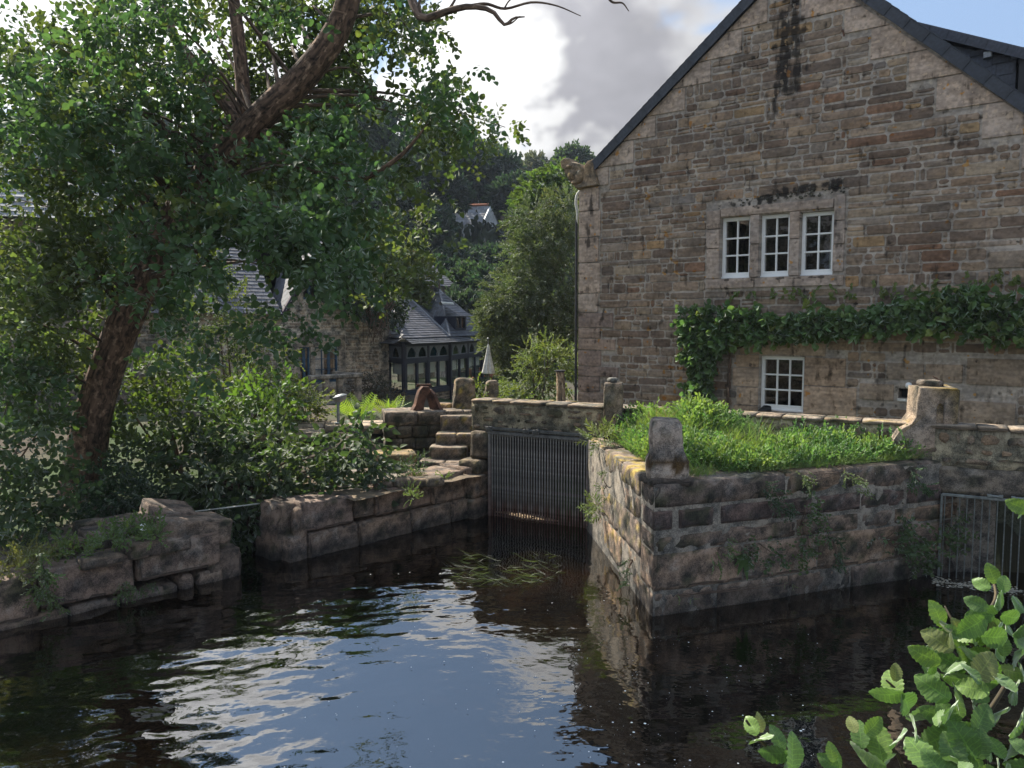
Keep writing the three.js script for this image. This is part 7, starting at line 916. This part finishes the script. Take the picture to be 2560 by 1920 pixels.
// ---------------------------------------------------------------- plants rooted in the walls
{
  const plane2 = (A, B, px, py, off = 0.02) => { const n = V(-(B.z - A.z), 0, B.x - A.x).normalize(), d = ray(px, py), t = (A.clone().sub(V(0, EYE, 0)).dot(n) + off) / d.dot(n), p = d.multiplyScalar(t); p.y += EYE; return { p, n }; };
  const L0 = V(1.30, 0, -13.45); let id = 0;
  const plant = (label, face, spots, kind, color, { s = 1, n = 14, mat = M.leaf, droop = 0.4, cat = 'plant', name = 'wall_plant', up = 0 } = {}) => {
    const [A, B] = face, f = plane2(A, B, spots[0][0], spots[0][1]), r = rng(700 + id++), T = thing(name, label, cat, f.p.clone()), out = [], st = [];
    spots.forEach(([px, py, rad_, m = 1]) => { const q = plane2(A, B, px, py, 0.06), R = rad_ * -q.p.z / FPX; for (let i = 0; i < Math.round(n * m); i++) { const p = q.p.clone().add(V((r() - 0.5) * 2 * R, (r() - 0.5) * 2 * R, 0)).addScaledVector(q.n, 0.02 + R * 0.7 * r()); out.push({ p, d: q.n.clone().multiplyScalar(0.8).add(V((r() - 0.5) * 1.4, (r() - 0.5) * 1.2 - droop + up, (r() - 0.5) * 0.6)).normalize(), a: r() * 6, s: s * (0.6 + 0.6 * r()), c: vary(r, color, 0.25, 0.12) }); } st.push(limb([f.p.clone().addScaledVector(f.n, -0.03), f.p.clone().lerp(q.p, 0.5).addScaledVector(f.n, 0.04), q.p.clone().addScaledVector(f.n, 0.03)], [0.008, 0.006, 0.003], { seg: 6, sides: 4 })); });
    part(T, 'stem', merge(st), M.twig); scatter(T, 'leaves', kind, out, mat); return T;
  };
  const F = [C0, CR], LF = [L0, C0], QL = [V(-9.4, 0, -5.7), V(-4.03, 0, -10.77)], PW = [WA, wallAt(5)];
  plant('small pale sprig low on the island front, leftmost of its wall plants', F, [[1798, 1372, 18], [1790, 1405, 16], [1810, 1350, 14]], 'small', [0.093, 0.153, 0.027], { s: 0.75, n: 6 });
  plant('clump of rounded leaves low on the island front with hanging dock leaves', F, [[1900, 1360, 34, 1.6], [1930, 1385, 24], [1870, 1375, 20]], 'alder', [0.057, 0.104, 0.023], { s: 0.55, n: 7 });
  { const q = plane2(C0, CR, 1862, 1385, 0.05), T = thing('dock_plant', 'long leaved dock plant drooping from the island front near the waterline', 'plant', q.p.clone()), g = []; for (const [a, L, k] of [[-0.35, 0.28, 1], [0.1, 0.33, 1], [-0.8, 0.2, 0.7], [0.500, 0.220, 0.800], [-1.4, 0.16, 0.6]]) { const l = leafGeo(L, 0.075 * k, { seg: 6, shape: 'point', curl: -0.25, fold: 0.3 }); l.applyMatrix4(new THREE.Matrix4().makeRotationFromEuler(new THREE.Euler(0.25, 0, Math.PI + a, 'XYZ'))).translate(q.p.x, q.p.y, q.p.z + 0.03); part(T, 'leaf', tint(l, [0.072, 0.135, 0.030]), M.mat); } }
  plant('tall leafy plant climbing the middle of the island front', F, [[2005, 1310, 26, 1.2], [1985, 1350, 24], [2030, 1330, 24, 1.2], [2010, 1270, 18], [2045, 1290, 18], [1990, 1385, 16], [2020, 1370, 16], [2012, 1230, 10, 0.5]], 'alder', [0.077, 0.135, 0.027], { s: 0.5, n: 7 });
  plant('narrow strand of ivy hanging right of the tall leafy plant', F, [[2085, 1350, 10], [2085, 1385, 12], [2082, 1405, 10], [2060, 1345, 10, 0.6]], 'ivy', [0.036, 0.077, 0.020], { s: 0.5, n: 10, mat: M.leafDull });
  plant('wide leafy bush on the right part of the island front beside the grating', F, [[2215, 1350, 36, 1.2], [2260, 1330, 34], [2300, 1350, 36, 1.2], [2340, 1330, 30], [2370, 1300, 26], [2240, 1310, 24], [2320, 1385, 22], [2375, 1350, 24], [2265, 1375, 24], [2290, 1410, 14]], 'alder', [0.062, 0.112, 0.023], { s: 0.62, n: 9 });
  plant('dark ivy hanging from the coping left of the tall leafy plant', F, [[1915, 1215, 16], [1925, 1240, 18], [1935, 1260, 14], [1960, 1265, 14]], 'ivy', [0.031, 0.067, 0.019], { s: 0.6, n: 10, mat: M.leafDull });
  plant('trailing green weed spilling over the coping right of the middle', F, [[2110, 1180, 16], [2130, 1200, 16], [2145, 1215, 12], [2008, 1185, 12], [2012, 1205, 8]], 'small', [0.123, 0.181, 0.027], { s: 0.7, n: 8 });
  plant('ivy strand hanging under the carved post', F, [[2275, 1180, 12], [2272, 1200, 12], [2300, 1210, 12], [2310, 1225, 10]], 'ivy', [0.041, 0.086, 0.020], { s: 0.55, n: 9, mat: M.leafDull });
  plant('tiny seedlings just above the waterline on the island front', F, [[1695, 1490, 6, 0.5], [1730, 1488, 8, 0.6], [1955, 1450, 10, 0.8], [1975, 1458, 6, 0.5]], 'small', [0.113, 0.172, 0.034], { s: 0.4, n: 4 });
  plant('glossy light green seedling growing out of the lit left island face', LF, [[1500, 1262, 20, 1.6], [1485, 1258, 14], [1515, 1275, 14], [1505, 1285, 12]], 'laurel', [0.123, 0.172, 0.041], { s: 0.6, n: 7, up: 0.5 });
  plant('small fern like strand low on the left island face', LF, [[1578, 1400, 10], [1582, 1430, 10], [1575, 1455, 8]], 'small', [0.062, 0.118, 0.041], { s: 0.5, n: 9 });
  plant('pale trailing leaves on the upper part of the left island face', LF, [[1512, 1215, 8], [1518, 1240, 8], [1520, 1180, 8]], 'ivy', [0.103, 0.144, 0.041], { s: 0.4, n: 7 });
  { const r = rng(760), p = V(1.42, ISLE_Y, -12.6), T = thing('leafy_tuft', 'pale green leafy tuft on the island edge below the slim square post', 'plant', p.clone()), out = []; clump(out, p.clone().add(V(0, 0.08, 0)), 0.26, 0.13, 0.3, 46, r, [0.154, 0.198, 0.047], { s: 0.75, droop: -0.3 }); scatter(T, 'leaves', 'laurel', out, M.leaf); }
  { const r = rng(761), p = at(2050, 1180, 10.6), T = thing('dock_plant', 'broad upright leaves among the grass at the island front edge', 'plant', p.clone()), out = []; for (let i = 0; i < 12; i++) { const th = r() * 6.28, l = leafGeo(0.22 + 0.1 * r(), 0.05, { seg: 5, shape: 'point', curl: 0.35 }); l.applyMatrix4(new THREE.Matrix4().makeRotationFromEuler(new THREE.Euler(0.5 + 0.4 * r(), th, 0, 'YXZ'))).translate(p.x + (r() - 0.5) * 0.1, p.y - 0.08, p.z + (r() - 0.5) * 0.1); part(T, 'leaf', tint(l, vary(r, [0.211, 0.329, 0.052], 0.2)), M.mat); } }
  plant('trailing vine hanging down the left quay to the water', QL, [[100, 1390, 10], [105, 1420, 12], [108, 1450, 26, 1.6], [95, 1475, 22, 1.4], [120, 1490, 18], [130, 1510, 8]], 'ivy', [0.103, 0.167, 0.027], { s: 0.75, n: 9 });
  plant('small fern tuft growing from a joint of the left quay', QL, [[308, 1462, 18, 1.4], [300, 1478, 12], [325, 1455, 12]], 'small', [0.087, 0.135, 0.027], { s: 0.75, n: 8 });
  plant('sprig of leaves in a crack of the left quay under the largest block', QL, [[365, 1462, 10], [380, 1456, 8], [350, 1470, 6]], 'small', [0.077, 0.118, 0.027], { s: 0.55, n: 6 });
  const top = (label, list, kind, color, s, n, y) => { const r = rng(780 + id++), p0 = onY(list[0][0], list[0][1], y), T = thing('ground_ivy', label, 'plant', p0.clone()), out = []; list.forEach(([px, py, R]) => { const c = onY(px, py, y), k = R * -c.z / FPX; clump(out, c, k, 0.06, k * 1.2, n, r, color, { s, droop: -0.2 }); }); scatter(T, 'leaves', kind, out, M.leafDull); };
  top('bright ivy lying on the left quay around the small white cap', [[330, 1320, 36], [300, 1335, 30], [270, 1350, 26], [370, 1318, 24], [390, 1335, 16]], 'ivy', [0.087, 0.149, 0.027], 0.7, 26, 0.88);
  top('low green leaves on top of the long quay block at left', [[160, 1375, 26], [200, 1380, 30], [130, 1372, 14]], 'ivy', [0.103, 0.163, 0.027], 0.7, 24, 0.72);
  top('yellowing weeds at the far left end of the quay', [[20, 1425, 40], [70, 1400, 40], [40, 1380, 30], [100, 1395, 26]], 'small', [0.144, 0.153, 0.027], 0.9, 30, 0.70);
  top('small green weeds on the earth in front of the steps', [[1025, 1225, 12], [1028, 1240, 10], [1040, 1190, 12], [1110, 1195, 8]], 'small', [0.123, 0.181, 0.030], 0.6, 16, 0.9);
  top('dark low plants at the foot of the terrace wall', [[1010, 1165, 26], [1045, 1150, 20], [990, 1185, 24], [1030, 1175, 16]], 'ivy', [0.041, 0.077, 0.020], 0.6, 26, 1.0);
}
// ---------------------------------------------------------------- alder shoots close to the eye, lower right
{
  const r = rng(801), T = thing('alder_sapling', 'young alder shoots with ribbed light green leaves in the near right corner', 'sapling', at(2470, 2250, 1.6));
  // ribbed toothed leaf, 1 m long before scaling; 40-odd triangles per half
  const leafFull = (v) => { const N = 14, pos = [], uv = [], idx = [], q = rng(820 + v); const curl = 0.10 + 0.18 * q(), fold = 0.10 + 0.22 * q(), tw = (q() - 0.5) * 0.3; for (let i = 0; i <= N; i++) { const t = i / N, w = 0.345 * Math.pow(Math.sin(Math.PI * Math.pow(mix(0.015, 0.985, t), 0.92)), 0.62) * (1 + 0.07 * (t - 0.5)); const tooth = 1 + 0.075 * (i % 2 ? 1 : -1); for (const s of [-1, -0.55, 0, 0.55, 1]) { const a = Math.abs(s), rib = 0.022 * Math.sin((t * 7.5 - a * 0.9) * Math.PI * 2) * (a > 0.1 && a < 0.95 ? 1 : 0.2); const x = s * w * (a === 1 ? tooth : 1); pos.push(x + tw * 0.1 * t, t - 0.05 * a * (a === 1 ? 0.4 : 0), -curl * t * t + fold * a * w + rib + 0.02 * Math.sin(t * 9 + s * 3 + v)); uv.push(0.5 + s * 0.5, t); } } for (let i = 0; i < N; i++) for (let k = 0; k < 4; k++) { const a = i * 5 + k, b = a + 5; idx.push(a, a + 1, b, a + 1, b + 1, b); } const g = new THREE.BufferGeometry(); g.setAttribute('position', new THREE.Float32BufferAttribute(pos, 3)); g.setAttribute('uv', new THREE.Float32BufferAttribute(uv, 2)); g.setIndex(idx); g.computeVertexNormals(); return g; };
  const LG = [0, 1, 2, 3, 4].map(leafFull);
  const veins = tex(256, 256, (u, v) => { const s = Math.abs(u - 0.5) * 2, mid = 1 - sstep(0.02, 0.06, s), k = (v * 7.5 - s * 0.9), f = Math.abs(k - Math.round(k)), ve = (1 - sstep(0.04, 0.11, f)) * (s < 0.95 ? 1 : 0), n = fbm(u * 30, v * 30, 2, 3); const b = 0.78 + 0.22 * n; return [b + 0.2 * mid + 0.2 * ve - 0.06, b + 0.18 * mid + 0.16 * ve - 0.06, b * 0.85 + 0.12 * mid + 0.08 * ve]; });
  const tones = [[0.145, 0.293, 0.047], [0.112, 0.244, 0.043], [0.185, 0.329, 0.052], [0.132, 0.256, 0.065], [0.224, 0.268, 0.077]].map((c) => phys({ map: veins, color: col(...c), transmission: 0.42, thickness: 0, roughness: 0.95, side: THREE.DoubleSide, clearcoat: 0.38, clearcoatRoughness: 0.34 }));
  const twigM = std({ color: col(0.16, 0.14, 0.06), roughness: 0.8, map: barkMap });
  // shoots: points in the photograph and depth; then leaves by place, size (px), way of the tip (degrees from up, clockwise), tone
  const shoot = (pts, r0, r1) => part(T, 'stem', limb(pts.map((p) => at(...p)), [r0, r1], { seg: 20, sides: 7, lump: 0.05 }), twigM);
  shoot([[2480, 2250, 1.5], [2462, 1960, 1.46], [2458, 1800, 1.44], [2456, 1640, 1.45], [2470, 1540, 1.5], [2490, 1490, 1.55], [2480, 1440, 1.6]], 0.008, 0.0025); shoot([[2462, 1960, 1.46], [2400, 1860, 1.42], [2330, 1790, 1.4], [2262, 1740, 1.42], [2215, 1700, 1.44]], 0.005, 0.002); shoot([[2100, 2100, 1.3], [2020, 1960, 1.28], [1950, 1890, 1.26], [1900, 1850, 1.26], [1865, 1800, 1.27]], 0.005, 0.002); shoot([[2456, 1640, 1.45], [2410, 1590, 1.5], [2378, 1545, 1.52], [2362, 1515, 1.54]], 0.004, 0.0018); shoot([[2458, 1800, 1.44], [2520, 1700, 1.5], [2560, 1600, 1.52], [2580, 1500, 1.55]], 0.005, 0.003); shoot([[2600, 1330, 1.7], [2570, 1285, 1.7], [2540, 1262, 1.7]], 0.003, 0.0015); shoot([[2330, 2100, 1.35], [2270, 1950, 1.34], [2230, 1870, 1.35], [2160, 1830, 1.36]], 0.005, 0.002);
  const leaves = [[2480, 1434, 62, -25, 2], [2452, 1459, 56, -55, 0], [2510, 1459, 58, 20, 0], [2545, 1509, 70, 30, 1], [2500, 1499, 78, 75, 0], [2440, 1509, 66, -70, 3], [2450, 1539, 76, -100, 1], [2530, 1544, 80, 100, 0], [2490, 1569, 84, 60, 2], [2560, 1574, 76, 60, 0], [2395, 1569, 60, -30, 4], [2365, 1564, 54, 15, 4], [2345, 1534, 84, -35, 2], [2380, 1589, 110, 160, 0], [2335, 1594, 90, -110, 1], [2440, 1584, 74, -40, 2], [2425, 1589, 96, 130, 1], [2475, 1589, 84, 20, 4], [2460, 1590, 96, 120, 2], [2520, 1564, 92, 80, 0], [2555, 1604, 90, 120, 1], [2400, 1590, 100, -150, 0], [2345, 1600, 96, -60, 4], [2430, 1640, 110, -120, 1], [2500, 1620, 110, 70, 0], [2545, 1650, 100, 120, 3], [2360, 1650, 120, -80, 1], [2310, 1640, 92, -70, 2], [2480, 1690, 112, 150, 0], [2400, 1700, 118, -110, 0], [2540, 1730, 108, 100, 1], [2330, 1720, 108, -60, 0], [2230, 1705, 92, -35, 2], [2215, 1740, 104, -130, 0], [2270, 1760, 110, 140, 1], [2240, 1680, 54, 20, 4], [2300, 1790, 110, -170, 3], [2380, 1780, 118, 120, 0], [2440, 1770, 112, 60, 1], [2500, 1790, 116, 120, 3], [2550, 1810, 108, 60, 0], [2340, 1850, 116, -120, 0], [2410, 1850, 124, -40, 1], [2470, 1870, 112, 100, 0], [2530, 1880, 112, 150, 1], [2380, 1910, 120, 170, 3], [2300, 1880, 118, -20, 0], [2440, 1930, 120, 30, 0], [2250, 1850, 100, 110, 1], [2195, 1850, 112, -20, 2], [2165, 1890, 118, -110, 0], [2220, 1910, 110, 140, 3], [2150, 1835, 80, -10, 1], [2130, 1810, 52, -30, 4], [2185, 1815, 70, 40, 2], [1878, 1812, 66, -45, 2], [1902, 1805, 58, 20, 4], [1905, 1850, 108, 140, 2], [1945, 1845, 78, -10, 3], [1935, 1885, 96, -100, 1], [1985, 1880, 112, 25, 3], [1975, 1915, 100, 150, 0], [2080, 1880, 58, -15, 2], [2070, 1905, 66, -60, 1], [2095, 1900, 60, 40, 0], [2545, 1265, 66, -70, 2], [2558, 1285, 58, 130, 1], [2510, 1614, 60, -10, 2], [2290, 1820, 90, 60, 0], [2560, 1690, 96, 40, 0], [2470, 1524, 66, 200, 1], [2320, 1945, 110, 160, 1], [2500, 1940, 110, 60, 3], [2430, 1720, 90, -60, 2]];
  for (let i = 0; i < 46; i++) { const t = r(), py = 1560 + 400 * r(); const px = mix(2600, 2330 - 0.1 * (py - 1560), Math.sqrt(t)); leaves.push([px, py, 60 + 50 * r(), r() * 300 - 150, Math.floor(r() * 4.6)]); }
  leaves.forEach(([px, py, s, a, t], i) => { const d = 1.62 - 0.36 * clamp((py - 1250) / 650) + (r() - 0.5) * 0.16, c = at(px, py, d), L = s * 0.86 * d / FPX, m = put(T, 'leaf', LG[i % 5], tones[t], c); const e = new THREE.Euler(-0.55 + (r() - 0.5) * 1.2, (r() - 0.5) * 1.1, -rad(a + (r() - 0.5) * 24), 'ZYX'); m.rotation.copy(e); m.scale.setScalar(L); const off = V(0, -L * 0.5, 0).applyEuler(e); m.position.add(off); });
}
renderer.render(scene, camera);
